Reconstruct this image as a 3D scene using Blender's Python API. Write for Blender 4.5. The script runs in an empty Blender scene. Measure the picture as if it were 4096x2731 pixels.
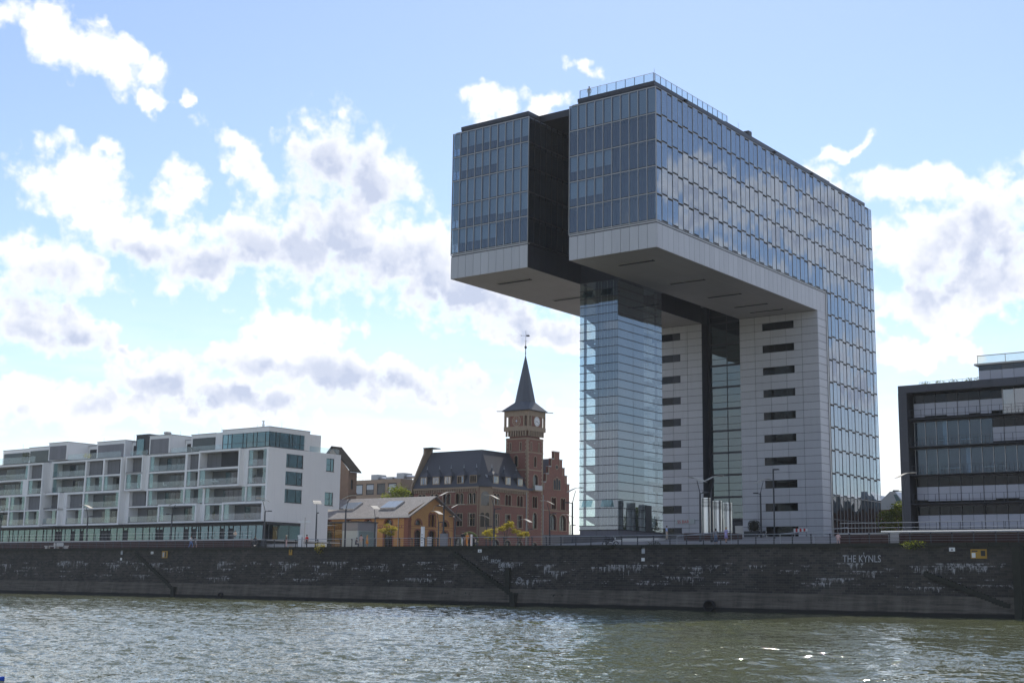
import bpy, bmesh, math, random
import numpy as np
from mathutils import Matrix, Vector, Euler
random.seed(7); rng = np.random.default_rng(7)
sc = bpy.context.scene
COL = sc.collection
R_ = math.radians

# ---------------------------------------------------------------- camera
CZ = 2.84                      # camera height above the water (water is z = 0)
cam_d = bpy.data.cameras.new("camera"); cam = bpy.data.objects.new("camera", cam_d); COL.objects.link(cam)
_rt = Vector((0.800894, 0.598671, 0.012727)); _up = Vector((0.094694, -0.147610, 0.984502)); _fw = Vector((-0.591271, 0.787277, 0.174911))
_m = Matrix((( _rt.x, _up.x, -_fw.x, 0.0), (_rt.y, _up.y, -_fw.y, 0.0), (_rt.z, _up.z, -_fw.z, CZ), (0, 0, 0, 1)))
cam.matrix_world = _m
cam_d.lens = 47.38; cam_d.sensor_width = 36.0; cam_d.sensor_fit = 'HORIZONTAL'
cam_d.clip_start = 0.5; cam_d.clip_end = 6000
sc.camera = cam
sc.view_settings.view_transform = 'Standard'; sc.view_settings.look = 'None'
sc.view_settings.gamma = 1.0; sc.view_settings.use_curve_mapping = False
sc.view_settings.exposure = 0.5
sc.render.engine = 'CYCLES'
cy_ = sc.cycles
cy_.max_bounces = 8; cy_.diffuse_bounces = 3; cy_.glossy_bounces = 4; cy_.transmission_bounces = 4; cy_.transparent_max_bounces = 24
cy_.use_denoising = True; cy_.caustics_reflective = False; cy_.caustics_refractive = False
cy_.sample_clamp_indirect = 6.0; cy_.blur_glossy = 0.3

# ---------------------------------------------------------------- sun
SUN_AZ, SUN_EL = -28.0, 43.7   # azimuth from +Y (negative = towards -X), elevation
to_sun = Vector((math.sin(R_(SUN_AZ)) * math.cos(R_(SUN_EL)), math.cos(R_(SUN_AZ)) * math.cos(R_(SUN_EL)), math.sin(R_(SUN_EL))))
sun_d = bpy.data.lights.new("sun", 'SUN'); sun_d.energy = 3.2; sun_d.angle = R_(0.53); sun_d.color = (1.0, 0.93, 0.83)
sun = bpy.data.objects.new("sun", sun_d); COL.objects.link(sun)
sun.rotation_euler = (-to_sun).to_track_quat('-Z', 'Y').to_euler(); sun.location = (0, 60, 160)

# ---------------------------------------------------------------- node helpers
class NT:
    def __init__(s, tree):
        s.t = tree; s.n = tree.nodes; s.l = tree.links
    def node(s, typ, **kw):
        n = s.n.new(typ)
        for k, v in kw.items():
            if k == 'ins':
                for a, b in v.items():
                    if hasattr(b, 'is_output') or isinstance(b, bpy.types.NodeSocket): s.l.new(b, n.inputs[a])
                    else: n.inputs[a].default_value = b
            else: setattr(n, k, v)
        return n
    def math(s, op, a, b=None, c=None, clamp=False):
        n = s.n.new('ShaderNodeMath'); n.operation = op; n.use_clamp = clamp
        for i, v in enumerate((a, b, c)):
            if v is None: continue
            if isinstance(v, bpy.types.NodeSocket): s.l.new(v, n.inputs[i])
            else: n.inputs[i].default_value = v
        return n.outputs[0]
    def vmath(s, op, a, b=None, out=0):
        n = s.n.new('ShaderNodeVectorMath'); n.operation = op
        for i, v in enumerate((a, b)):
            if v is None: continue
            if isinstance(v, bpy.types.NodeSocket): s.l.new(v, n.inputs[i])
            else: n.inputs[i].default_value = v
        return n.outputs[out]
    def noise(s, vec, scale, detail=4.0, rough=0.55, dim='3D', color=False, lac=2.0):
        n = s.n.new('ShaderNodeTexNoise'); n.noise_dimensions = dim
        if vec is not None: s.l.new(vec, n.inputs['W' if dim == '1D' else 'Vector'])
        n.inputs['Scale'].default_value = scale; n.inputs['Detail'].default_value = detail; n.inputs['Roughness'].default_value = rough
        n.inputs['Lacunarity'].default_value = lac
        return n.outputs['Color' if color else 'Fac']
    def ramp(s, fac, a, b):          # smoothstep a..b
        n = s.n.new('ShaderNodeMapRange'); n.interpolation_type = 'SMOOTHSTEP'
        s.l.new(fac, n.inputs[0]); n.inputs[1].default_value = a; n.inputs[2].default_value = b
        n.inputs[3].default_value = 0; n.inputs[4].default_value = 1; n.clamp = True
        return n.outputs[0]
    def mix(s, fac, a, b, mode='MIX'):
        n = s.n.new('ShaderNodeMix'); n.data_type = 'RGBA'; n.blend_type = mode
        for sock, v in ((n.inputs['Factor'], fac), (n.inputs['A'], a), (n.inputs['B'], b)):
            pass
        ii = [i for i in n.inputs if i.enabled]
        for sock, v in zip((n.inputs[0], n.inputs[6], n.inputs[7]), (fac, a, b)):
            if isinstance(v, bpy.types.NodeSocket): s.l.new(v, sock)
            else: sock.default_value = v if not (isinstance(v, tuple) and len(v) == 3) else (*v, 1)
        return n.outputs[2]
    def comb(s, x, y, z):
        n = s.n.new('ShaderNodeCombineXYZ')
        for i, v in enumerate((x, y, z)):
            if isinstance(v, bpy.types.NodeSocket): s.l.new(v, n.inputs[i])
            else: n.inputs[i].default_value = v
        return n.outputs[0]
    def sep(s, v):
        n = s.n.new('ShaderNodeSeparateXYZ'); s.l.new(v, n.inputs[0]); return n.outputs

# ---------------------------------------------------------------- world: Nishita sky with cumulus
CB = [(-57.1, 21.7, 1.49, 0.93, -10), (-55.6, 21.1, 2.98, 0.93, -20), (-53.5, 20.7, 1.39, 0.78, -35), (-52.8, 19.5, 0.88, 0.3, -10), (-51.0, 19.5, 0.31, 0.44, -20), (-54.5, 14.9, 3.26, 1.3, -25), (-55.1, 15.8, 2.12, 1.11, -30), (-51.2, 15.9, 1.06, 1.11, 0), (-52.7, 13.5, 2.48, 1.11, -10), (-54.5, 17.0, 0.77, 0.46, 20), (-45.0, 17.6, 1.65, 1.67, 0), (-43.2, 16.4, 1.93, 1.85, -30), (-49.5, 18.1, 0.88, 0.56, -40), (-48.5, 16.9, 1.35, 0.93, -40), (-49.9, 13.0, 2.47, 1.3, 10), (-47.1, 13.9, 4.39, 1.67, 0), (-44.5, 14.0, 4.39, 2.04, 0), (-41.0, 13.4, 3.62, 1.85, -15), (-38.4, 11.6, 4.73, 1.2, -10), (-35.5, 10.6, 2.07, 0.65, -5), (-56.2, 12.3, 2.46, 1.3, -10), (-57.1, 10.3, 2.82, 1.39, -5), (-54.8, 9.6, 1.5, 0.83, -10), (-53.1, 9.2, 0.49, 0.33, -20), (-46.0, 10.1, 2.26, 1.3, 0), (-46.8, 9.0, 3.37, 1.11, 0), (-43.3, 8.5, 4.87, 1.11, -5), (-51.8, 8.0, 2.24, 1.11, 0), (-54.5, 6.8, 4.1, 0.93, 0), (-56.8, 6.7, 2.98, 0.93, 0), (-48.2, 7.1, 3.36, 0.93, -5), (-17.2, 14.9, 2.49, 1.39, 10), (-19.4, 13.8, 3.05, 1.67, 0), (-16.8, 12.6, 2.85, 1.67, 0), (-18.8, 11.5, 2.83, 1.11, 0), (-19.9, 9.6, 2.44, 0.83, 0), (-20.5, 16.2, 3.28, 0.74, -10), (-38.1, 20.1, 1.28, 0.59, 10), (-35.6, 20.0, 0.99, 0.52, 10), (-33.8, 21.3, 0.76, 0.41, -30), (-22.6, 17.8, 0.97, 0.26, 15), (-41.9, 4.9, 2.6, 0.93, 0), (-43.2, 5.2, 1.12, 0.74, 0), (-37.0, 6.6, 1.49, 0.74, 0), (-34.9, 6.1, 1.49, 1.3, 0), (-21.2, 5.0, 1.12, 1.11, 0),
      (29.7, 16.4, 1.35, 1.11, 10), (28.2, 17.1, 1.74, 0.65, 15), (26.7, 16.5, 2.12, 0.83, 15), (28.9, 15.3, 1.54, 0.74, 20), (25.2, 14.8, 2.68, 0.93, 25), (23.7, 15.5, 1.73, 0.74, 20), (22.9, 13.3, 1.52, 1.11, 10), (23.6, 8.8, 1.5, 1.11, 0), (22.5, 7.9, 1.12, 1.11, 0), (27.1, 13.4, 2.28, 0.56, 20)]
CG = [(-44.7, 16.4, 2.12, 1.48, 0), (-45.7, 13.6, 3.62, 0.93, 0), (-39.3, 11.8, 4.92, 1.02, -8), (-43.1, 12.8, 3.42, 0.93, 0), (-43.5, 8.2, 4.86, 0.59, -4), (-51.8, 7.5, 2.05, 0.65, 0), (-56.5, 9.5, 2.63, 0.56, -5), (-56.5, 11.1, 1.32, 0.74, 0), (-16.6, 13.8, 1.72, 1.11, 0), (-18.6, 12.2, 2.46, 0.83, 0), (-56.7, 5.6, 2.6, 0.33, 0), (-48.9, 7.1, 3.36, 0.41, -3), (-49.9, 12.6, 2.09, 0.56, 0), (-53.1, 12.8, 1.52, 0.56, 0),
      (24.3, 14.8, 2.11, 0.74, 25), (22.9, 13.1, 1.52, 0.93, 10), (26.3, 14.8, 1.53, 0.56, 20)]
world = bpy.data.worlds.new("World"); sc.world = world; world.use_nodes = True
wt = NT(world.node_tree); wt.n.clear()
sky = wt.node('ShaderNodeTexSky', sky_type='NISHITA', sun_disc=False)
sky.sun_elevation = R_(SUN_EL); sky.sun_rotation = R_(SUN_AZ); sky.air_density = 1.0; sky.dust_density = 0.15; sky.ozone_density = 1.0
SKY_STR = 0.1
tc = wt.node('ShaderNodeTexCoord').outputs['Generated']
dx, dy, dz = wt.sep(wt.vmath('NORMALIZE', tc))
az = wt.math('MULTIPLY', wt.math('ARCTAN2', dx, dy), 57.2958)
el = wt.math('MULTIPLY', wt.math('ARCSINE', dz), 57.2958)
p0 = wt.comb(az, el, 0.0)
def blobs(lst, P, grow=1.06):
    acc = None
    for (a, e, rx, ry, rot) in lst:
        Q = P
        if acc is not None:          # chain the blobs one after the other (keeps the shader stack small)
            ma = wt.node('ShaderNodeVectorMath', operation='MULTIPLY_ADD'); wt.l.new(acc, ma.inputs[0]); ma.inputs[1].default_value = (1e-9, 1e-9, 0.0); wt.l.new(P, ma.inputs[2]); Q = ma.outputs[0]
        mp = wt.node('ShaderNodeMapping', vector_type='TEXTURE', ins={'Vector': Q, 'Location': (a, e, 0), 'Rotation': (0, 0, R_(rot)), 'Scale': (rx * grow, ry * grow, 1)})
        ln = wt.vmath('LENGTH', mp.outputs[0], out=1)
        acc = ln if acc is None else wt.math('SMOOTH_MIN', acc, ln, 0.25)
    return wt.math('SUBTRACT', 1.0, acc)
def puff(P, sc):
    n = wt.node('ShaderNodeTexVoronoi', feature='F1', voronoi_dimensions='2D', ins={'Vector': P, 'Scale': sc})
    return wt.math('SUBTRACT', 0.45, n.outputs['Distance'])
def billow(P):                       # fractal relief of the cloud surface
    fbm = wt.noise(P, 0.75, 8, 0.55, dim='2D')
    P2 = wt.vmath('ADD', P, wt.vmath('MULTIPLY', wt.vmath('SUBTRACT', wt.noise(P, 1.3, 3, 0.6, dim='2D', color=True), (0.5, 0.5, 0.5)), (0.9, 0.9, 0.0)))
    pf = wt.math('ADD', wt.math('MULTIPLY', puff(P2, 0.75), 0.55), wt.math('MULTIPLY', puff(P2, 1.9), 0.32))
    return wt.math('ADD', wt.math('MULTIPLY', wt.math('SUBTRACT', fbm, 0.5), 1.7), pf)
wv = wt.vmath('MULTIPLY', wt.vmath('SUBTRACT', wt.noise(p0, 0.42, 4, 0.55, dim='2D', color=True), (0.5, 0.5, 0.5)), (2.6, 2.0, 0.0))
f_bl = wt.math('MAXIMUM', blobs(CB, wt.vmath('ADD', p0, wv)), -1.2)
f_i = wt.math('ADD', f_bl, billow(p0))
f_up = wt.math('ADD', f_bl, billow(wt.vmath('ADD', p0, (0.15, 0.55, 0.0))))      # a little towards the sun: shades the undersides
wv0 = wt.vmath('MULTIPLY', wt.vmath('SUBTRACT', wt.noise(p0, 0.42, 3, 0.5, dim='2D', color=True), (0.5, 0.5, 0.5)), (2.6, 2.0, 0.0))
f_gr = blobs(CG, wt.vmath('ADD', p0, wv0), 1.35)
fb = wt.noise(p0, 0.75, 6, 0.55, dim='2D')
# the same kind of cumulus for the rest of the dome
p_out = wt.comb(wt.math('MULTIPLY', dx, 40.0), wt.math('MULTIPLY', dy, 40.0), wt.math('MULTIPLY', dz, 75.0))
p_out = wt.vmath('ADD', p_out, (31.0, 17.0, 3.0))
f_out = wt.math('MULTIPLY', wt.math('SUBTRACT', wt.noise(p_out, 0.055, 3, 0.5), 0.53), 5.0)
fb_o = wt.noise(p_out, 0.3, 8, 0.6)
inside = wt.math('MULTIPLY', wt.math('MULTIPLY', wt.ramp(az, -66, -60), wt.math('SUBTRACT', 1.0, wt.ramp(az, -15, -9))), wt.math('SUBTRACT', 1.0, wt.ramp(el, 25, 30)))
f_out = wt.math('ADD', f_out, wt.math('MULTIPLY', wt.math('SUBTRACT', fb_o, 0.5), 1.6))
d_cl = wt.math('MAXIMUM', f_i, wt.math('SUBTRACT', f_out, wt.math('MULTIPLY', inside, 4.0)))
mask = wt.ramp(d_cl, -0.20, 0.58)
# thin milky veil near the horizon
veil_n = wt.noise(wt.comb(wt.math('MULTIPLY', az, 0.18), el, 0.0), 0.55, 5, 0.6, dim='2D')
toward = wt.math('COSINE', wt.math('MULTIPLY', wt.math('SUBTRACT', az, SUN_AZ), 0.0174533))   # haze scatters forward: brighter under the sun
veil = wt.math('MULTIPLY', wt.math('MULTIPLY', wt.math('SUBTRACT', 1.0, wt.ramp(el, 3.0, 13.0)), wt.ramp(veil_n, 0.30, 0.62)), wt.math('ADD', 0.25, wt.math('MULTIPLY', wt.ramp(toward, -0.2, 0.9), 0.75)))
mask = wt.math('MAXIMUM', mask, wt.math('MULTIPLY', veil, 0.62))
self_sh = wt.ramp(wt.math('ADD', wt.math('SUBTRACT', f_up, f_i), wt.math('MULTIPLY', f_up, 0.25)), -0.15, 0.65)
grey = wt.ramp(wt.math('ADD', f_gr, wt.math('MULTIPLY', wt.math('SUBTRACT', fb, 0.5), 0.45)), -0.75, 0.75)
shade_in = wt.math('MULTIPLY', wt.math('ADD', wt.math('MULTIPLY', self_sh, 0.26), wt.math('MULTIPLY', grey, wt.math('ADD', 0.88, wt.math('MULTIPLY', self_sh, 0.12)))), wt.ramp(d_cl, -0.05, 1.0), clamp=True)
shade_out = wt.math('ADD', 0.35, wt.math('MULTIPLY', wt.ramp(d_cl, 0.2, 1.2), 0.6))
shade = wt.math('ADD', wt.math('MULTIPLY', shade_in, inside), wt.math('MULTIPLY', shade_out, wt.math('SUBTRACT', 1.0, inside)))
ccol = wt.mix(shade, (8.3, 8.35, 8.5), (4.3, 4.8, 6.1))
skyc = wt.mix(0.06, wt.mix(1.0, sky.outputs[0], (0.98, 0.995, 1.08), 'MULTIPLY'), (9.0, 9.3, 9.6))
wcol = wt.mix(mask, skyc, ccol)
bg = wt.node('ShaderNodeBackground', ins={'Color': wcol, 'Strength': SKY_STR})
wo = wt.node('ShaderNodeOutputWorld', ins={'Surface': bg.outputs[0]})
world.cycles.sampling_method = 'MANUAL'; world.cycles.sample_map_resolution = 512

# ---------------------------------------------------------------- object helpers
W = {}
def link(o, parent=None, M=None, local=False):
    COL.objects.link(o)
    M = M or Matrix()
    if parent is None:
        o.matrix_basis = M; W[o] = M
    else:
        o.parent = parent
        if local:
            o.matrix_basis = M; W[o] = W[parent] @ M
        else:
            o.matrix_parent_inverse = W[parent].inverted(); o.matrix_basis = M; W[o] = M
    return o
def tag(o, label=None, cat=None, group=None, kind=None):
    if label: o['label'] = label
    if cat: o['category'] = cat
    if group: o['group'] = group
    if kind: o['kind'] = kind
    return o
def thing(name, loc, label=None, cat=None, group=None, rz=0.0, parent=None):
    o = bpy.data.objects.new(name, None); o.empty_display_size = 0.5
    link(o, parent, Matrix.Translation(loc) @ Matrix.Rotation(rz, 4, 'Z'))
    return tag(o, label, cat, group)
class MB:
    def __init__(s): s.v = []; s.f = []; s.m = []
    def add(s, vs, fs, m=0):
        b = len(s.v); s.v += [tuple(v) for v in vs]
        for f in fs: s.f.append(tuple(b + i for i in f)); s.m.append(m)
        return s
    def box(s, x0, x1, y0, y1, z0, z1, m=0):
        return s.add([(x0, y0, z0), (x1, y0, z0), (x1, y1, z0), (x0, y1, z0), (x0, y0, z1), (x1, y0, z1), (x1, y1, z1), (x0, y1, z1)],
                     [(0, 3, 2, 1), (4, 5, 6, 7), (0, 1, 5, 4), (1, 2, 6, 5), (2, 3, 7, 6), (3, 0, 4, 7)], m)
    def quad(s, a, b, c, d, m=0): return s.add([a, b, c, d], [(0, 1, 2, 3)], m)
    def prism(s, pts, d0, d1, ax=1, m=0):   # polygon in the two other axes, extruded along ax
        def P(p, d):
            return (d, p[0], p[1]) if ax == 0 else (p[0], d, p[1]) if ax == 1 else (p[0], p[1], d)
        n = len(pts); vs = [P(p, d0) for p in pts] + [P(p, d1) for p in pts]
        fs = [tuple(range(n - 1, -1, -1)), tuple(range(n, 2 * n))] + [(i, (i + 1) % n, n + (i + 1) % n, n + i) for i in range(n)]
        return s.add(vs, fs, m)
    def tube(s, path, r, n=6, m=0, cap=True):
        path = [Vector(p) for p in path]; rings = []
        rr = r if isinstance(r, (list, tuple)) else [r] * len(path)
        for i, p in enumerate(path):
            t = (path[min(i + 1, len(path) - 1)] - path[max(i - 1, 0)]).normalized()
            a = Vector((0, 0, 1)) if abs(t.z) < 0.9 else Vector((1, 0, 0))
            u = t.cross(a).normalized(); w = t.cross(u)
            rings.append([p + (u * math.cos(2 * math.pi * k / n) + w * math.sin(2 * math.pi * k / n)) * rr[i] for k in range(n)])
        vs = [v for R in rings for v in R]; fs = []
        for i in range(len(path) - 1):
            for k in range(n): fs.append((i * n + k, i * n + (k + 1) % n, (i + 1) * n + (k + 1) % n, (i + 1) * n + k))
        if cap: fs += [tuple(range(n - 1, -1, -1)), tuple(range((len(path) - 1) * n, len(path) * n))]
        return s.add(vs, fs, m)
    def lathe(s, prof, n=12, c=(0, 0, 0), m=0, sx=1, sy=1, ph=0.0):
        vs = []; fs = []
        for (r, z) in prof:
            for k in range(n):
                a = 2 * math.pi * k / n + ph; vs.append((c[0] + r * sx * math.cos(a), c[1] + r * sy * math.sin(a), c[2] + z))
        for i in range(len(prof) - 1):
            for k in range(n): fs.append((i * n + k, i * n + (k + 1) % n, (i + 1) * n + (k + 1) % n, (i + 1) * n + k))
        fs += [tuple(range(n - 1, -1, -1)), tuple(range((len(prof) - 1) * n, len(prof) * n))]
        return s.add(vs, fs, m)
    def mesh(s, name, mats, smooth=False):
        me = bpy.data.meshes.new(name); me.from_pydata(s.v, [], s.f)
        mats = mats if isinstance(mats, (list, tuple)) else [mats]
        for k in mats: me.materials.append(k)
        if len(mats) > 1: me.polygons.foreach_set('material_index', s.m)
        if smooth: me.polygons.foreach_set('use_smooth', [True] * len(me.polygons))
        me.update(); return me
    def build(s, name, mats, parent=None, smooth=False, M=None, local=False):
        o = bpy.data.objects.new(name, s.mesh(name, mats, smooth)); return link(o, parent, M, local)
_ub = {}
def ubox(mat):
    if mat.name not in _ub: _ub[mat.name] = MB().box(-.5, .5, -.5, .5, -.5, .5).mesh('block_' + mat.name, mat)
    return _ub[mat.name]
def bx(name, x0, x1, y0, y1, z0, z1, mat, parent=None, local=False):
    o = bpy.data.objects.new(name, ubox(mat))
    M = Matrix.Translation(((x0 + x1) / 2, (y0 + y1) / 2, (z0 + z1) / 2)) @ Matrix.Diagonal((abs(x1 - x0), abs(y1 - y0), abs(z1 - z0), 1))
    return link(o, parent, M, local)
def inst(name, me, M, parent=None, local=False):
    return link(bpy.data.objects.new(name, me), parent, M, local)
def copy_tree(o, parent=None):
    c = o.copy(); COL.objects.link(c); c.parent = parent
    W[c] = W[o]
    for ch in list(o.children):
        copy_tree(ch, c)
    return c
T = Matrix.Translation
# grid wall with rectangular / arched openings. axis 'x': wall runs along X facing -Y at Y=pos ; axis 'y': runs along Y facing +X at X=pos
def wall_holes(mb, axis, pos, a0, a1, z0, z1, holes, depth, m=0, mr=None):
    mr = m if mr is None else mr
    A = sorted({a0, a1} | {h[0] for h in holes} | {h[1] for h in holes}); Z = sorted({z0, z1} | {h[2] for h in holes} | {h[3] for h in holes})
    A = [a for a in A if a0 - 1e-6 <= a <= a1 + 1e-6]; Z = [z for z in Z if z0 - 1e-6 <= z <= z1 + 1e-6]
    def P(a, z, d=0.0): return (a, pos + d, z) if axis == 'x' else (pos - d, a, z)
    for zi in range(len(Z) - 1):
        run = None
        for ai in range(len(A) - 1):
            ca, cz_ = (A[ai] + A[ai + 1]) / 2, (Z[zi] + Z[zi + 1]) / 2
            inside = any(h[0] < ca < h[1] and h[2] < cz_ < h[3] for h in holes)
            if inside:
                if run is not None: mb.quad(P(run, Z[zi]), P(A[ai], Z[zi]), P(A[ai], Z[zi + 1]), P(run, Z[zi + 1]), m); run = None
            elif run is None: run = A[ai]
        if run is not None: mb.quad(P(run, Z[zi]), P(A[-1], Z[zi]), P(A[-1], Z[zi + 1]), P(run, Z[zi + 1]), m)
    for h in holes:
        b0, b1, c0, c1 = h[:4]; arch = len(h) > 4 and h[4]
        if not arch:
            pts = [(b0, c0), (b1, c0), (b1, c1), (b0, c1)]
        else:
            r = (b1 - b0) / 2; hh = min(h[4] if h[4] is not True else r, c1 - c0); cm = (b0 + b1) / 2; zs = c1 - hh
            arc = [(cm + r * math.cos(t), zs + hh * math.sin(t)) for t in [math.pi * k / 10 for k in range(11)]]
            pts = [(b0, c0), (b1, c0)] + arc
            for k in range(10):
                cor = (b1, c1) if k < 5 else (b0, c1)
                mb.add([P(*cor), P(*arc[k]), P(*arc[k + 1])], [(0, 2, 1)], m)
            mb.add([P(b1, c1), P(*arc[5]), P(b0, c1)], [(0, 2, 1)], m)
        n = len(pts)
        for k in range(n):
            a, b = pts[k], pts[(k + 1) % n]
            mb.quad(P(*a), P(*a, depth), P(*b, depth), P(*b), mr)
    return mb
# strip following an opening's outline (surround), proud of the wall
def surround(mb, axis, pos, h, w, proud, m=0, sill=True):
    b0, b1, c0, c1 = h[:4]; arch = len(h) > 4 and h[4]
    def P(a, z, d): return (a, pos - d, z) if axis == 'x' else (pos + d, a, z)
    cm = (b0 + b1) / 2
    if arch:
        r = (b1 - b0) / 2; hh = min(h[4] if h[4] is not True else r, c1 - c0); zs = c1 - hh
        inn = [(b1, c0)] + [(cm + r * math.cos(math.pi * k / 10), zs + hh * math.sin(math.pi * k / 10)) for k in range(11)] + [(b0, c0)]
        out = [(b1 + w, c0)] + [(cm + (r + w) * math.cos(math.pi * k / 10), zs + (hh + w) * math.sin(math.pi * k / 10)) for k in range(11)] + [(b0 - w, c0)]
    else:
        inn = [(b1, c0), (b1, c1), (b0, c1), (b0, c0)]; out = [(b1 + w, c0), (b1 + w, c1 + w), (b0 - w, c1 + w), (b0 - w, c0)]
    for k in range(len(inn) - 1):
        i0, i1, o0, o1 = inn[k], inn[k + 1], out[k], out[k + 1]
        mb.add([P(*i0, 0), P(*i1, 0), P(*o1, 0), P(*o0, 0), P(*i0, proud), P(*i1, proud), P(*o1, proud), P(*o0, proud)],
               [(4, 5, 6, 7), (0, 1, 5, 4), (1, 2, 6, 5), (2, 3, 7, 6), (3, 0, 4, 7)], m)
    if sill:
        if axis == 'x': mb.box(b0 - w, b1 + w, pos - proud - .05, pos, c0 - .15, c0 - .002, m)
        else: mb.box(pos, pos + proud + .05, b0 - w, b1 + w, c0 - .15, c0 - .002, m)
    return mb

# ---------------------------------------------------------------- materials
def mat(name, col, rough=0.6, metal=0.0, var=0.12, scale=1.5, bump=0.0, bscale=20.0, objvar=0.0, spec=0.5, dirt=None, streak=0.0):
    m = bpy.data.materials.new(name); m.use_nodes = True; t = NT(m.node_tree); t.n.clear()
    pos = t.node('ShaderNodeNewGeometry').outputs['Position']
    n1 = t.noise(pos, scale, 5, 0.6)
    f = t.math('ADD', t.math('MULTIPLY', t.math('SUBTRACT', n1, 0.5), 2 * var), 1.0)
    if streak:
        px, py, pz = t.sep(pos)
        st = t.noise(t.comb(t.math('ADD', px, py), t.math('MULTIPLY', pz, 0.06), 0.0), 2.2, 4, 0.65)
        f = t.math('MULTIPLY', f, t.math('SUBTRACT', 1.0, t.math('MULTIPLY', t.ramp(st, 0.5, 0.75), streak)))
    if objvar:
        rnd = t.node('ShaderNodeObjectInfo').outputs['Random']
        f = t.math('MULTIPLY', f, t.math('ADD', 1.0 - objvar, t.math('MULTIPLY', rnd, 2 * objvar)))
    c = t.mix(1.0, (*col, 1), t.comb(f, f, f), 'MULTIPLY')
    if dirt: c = t.mix(t.math('MULTIPLY', t.ramp(t.noise(pos, scale * 0.35, 6, 0.65), 0.5, 0.72), dirt[3]), c, (*dirt[:3], 1))
    b = t.node('ShaderNodeBsdfPrincipled', ins={'Base Color': c, 'Roughness': rough, 'Metallic': metal, 'Specular IOR Level': spec})
    if bump:
        bn = t.node('ShaderNodeBump', ins={'Height': t.noise(pos, bscale, 4, 0.6), 'Strength': bump, 'Distance': 0.05}); t.l.new(bn.outputs[0], b.inputs['Normal'])
    t.node('ShaderNodeOutputMaterial', ins={'Surface': b.outputs[0]})
    return m
def brickmat(name, col, col2, mortar, bw=0.26, bh=0.085, rough=0.8, dark=0.2):
    m = bpy.data.materials.new(name); m.use_nodes = True; t = NT(m.node_tree); t.n.clear()
    pos = t.node('ShaderNodeNewGeometry').outputs['Position']; px, py, pz = t.sep(pos)
    v = t.comb(t.math('ADD', px, py), pz, 0.0)
    br = t.node('ShaderNodeTexBrick', ins={'Vector': v, 'Color1': (*col, 1), 'Color2': (*col2, 1), 'Mortar': (*mortar, 1), 'Scale': 1.0, 'Mortar Size': 0.009, 'Brick Width': bw, 'Row Height': bh, 'Bias': 0.0})
    big = t.noise(pos, 0.5, 5, 0.65)
    f = t.math('ADD', 1.0 - dark, t.math('MULTIPLY', big, 2 * dark))
    c = t.mix(1.0, br.outputs['Color'], t.comb(f, f, f), 'MULTIPLY')
    b = t.node('ShaderNodeBsdfPrincipled', ins={'Base Color': c, 'Roughness': rough})
    bn = t.node('ShaderNodeBump', ins={'Height': br.outputs['Fac'], 'Strength': 0.4, 'Distance': -0.02}); t.l.new(bn.outputs[0], b.inputs['Normal'])
    t.node('ShaderNodeOutputMaterial', ins={'Surface': b.outputs[0]})
    return m
def glass(name, tint=(0.5, 0.6, 0.65), refl=0.3, rough=0.0, tilt=0.012, rcol=(0.9, 0.95, 1.0), grime=0.0, edge=1.0):
    m = bpy.data.materials.new(name); m.use_nodes = True; t = NT(m.node_tree); t.n.clear()
    g = t.node('ShaderNodeNewGeometry'); rnd = t.node('ShaderNodeObjectInfo').outputs['Random']
    wn = t.node('ShaderNodeTexWhiteNoise', noise_dimensions='1D'); t.l.new(rnd, wn.inputs['W'])
    off = t.vmath('MULTIPLY', t.vmath('SUBTRACT', wn.outputs['Color'], (0.5, 0.5, 0.5)), (tilt, tilt, tilt))
    wob = t.vmath('MULTIPLY', t.vmath('SUBTRACT', t.noise(g.outputs['Position'], 0.6, 2, 0.5, color=True), (0.5, 0.5, 0.5)), (tilt * .9, tilt * .9, tilt * .9))
    nm = t.vmath('NORMALIZE', t.vmath('ADD', t.vmath('ADD', g.outputs['Normal'], off), wob))
    lw = t.node('ShaderNodeLayerWeight', ins={'Blend': 0.35})
    fac = t.math('ADD', refl, t.math('MULTIPLY', t.math('POWER', lw.outputs['Facing'], 3.0), (1 - refl) * edge), clamp=True)
    front = t.math('SUBTRACT', 1.0, g.outputs['Backfacing']); fac = t.math('MULTIPLY', fac, front)
    gl = t.node('ShaderNodeBsdfGlossy', ins={'Color': (*rcol, 1), 'Roughness': rough, 'Normal': nm})
    tr = t.node('ShaderNodeBsdfTransparent', ins={'Color': t.mix(front, (1, 1, 1, 1), (*tint, 1))})
    mx = t.node('ShaderNodeMixShader', ins={0: fac, 1: tr.outputs[0], 2: gl.outputs[0]})
    t.node('ShaderNodeOutputMaterial', ins={'Surface': mx.outputs[0]})
    return m
# ================================================================ materials
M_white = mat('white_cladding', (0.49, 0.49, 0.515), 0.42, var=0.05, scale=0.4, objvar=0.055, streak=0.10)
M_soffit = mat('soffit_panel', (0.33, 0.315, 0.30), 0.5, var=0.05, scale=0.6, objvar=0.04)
M_dark = mat('anthracite_metal', (0.022, 0.024, 0.032), 0.4, 0.3, var=0.15)
M_darkpanel = mat('dark_cladding', (0.035, 0.038, 0.05), 0.35, 0.2, var=0.1, objvar=0.1)
M_alu = mat('aluminium', (0.42, 0.41, 0.40), 0.38, 0.5, var=0.06)
M_mull = mat('dark_mullion', (0.15, 0.15, 0.155), 0.4, 0.4, var=0.06)
M_black = mat('shadow_joint', (0.012, 0.012, 0.014), 0.8)
M_inner = mat('interior_dark', (0.05, 0.06, 0.075), 0.7, var=0.3, scale=0.5)
M_slab = mat('interior_slab', (0.20, 0.20, 0.21), 0.7)
M_blind = mat('roller_blind', (0.46, 0.50, 0.52), 0.7, var=0.03, objvar=0.05)
M_louv = mat('louvre_plate', (0.72, 0.75, 0.78), 0.5)
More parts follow.
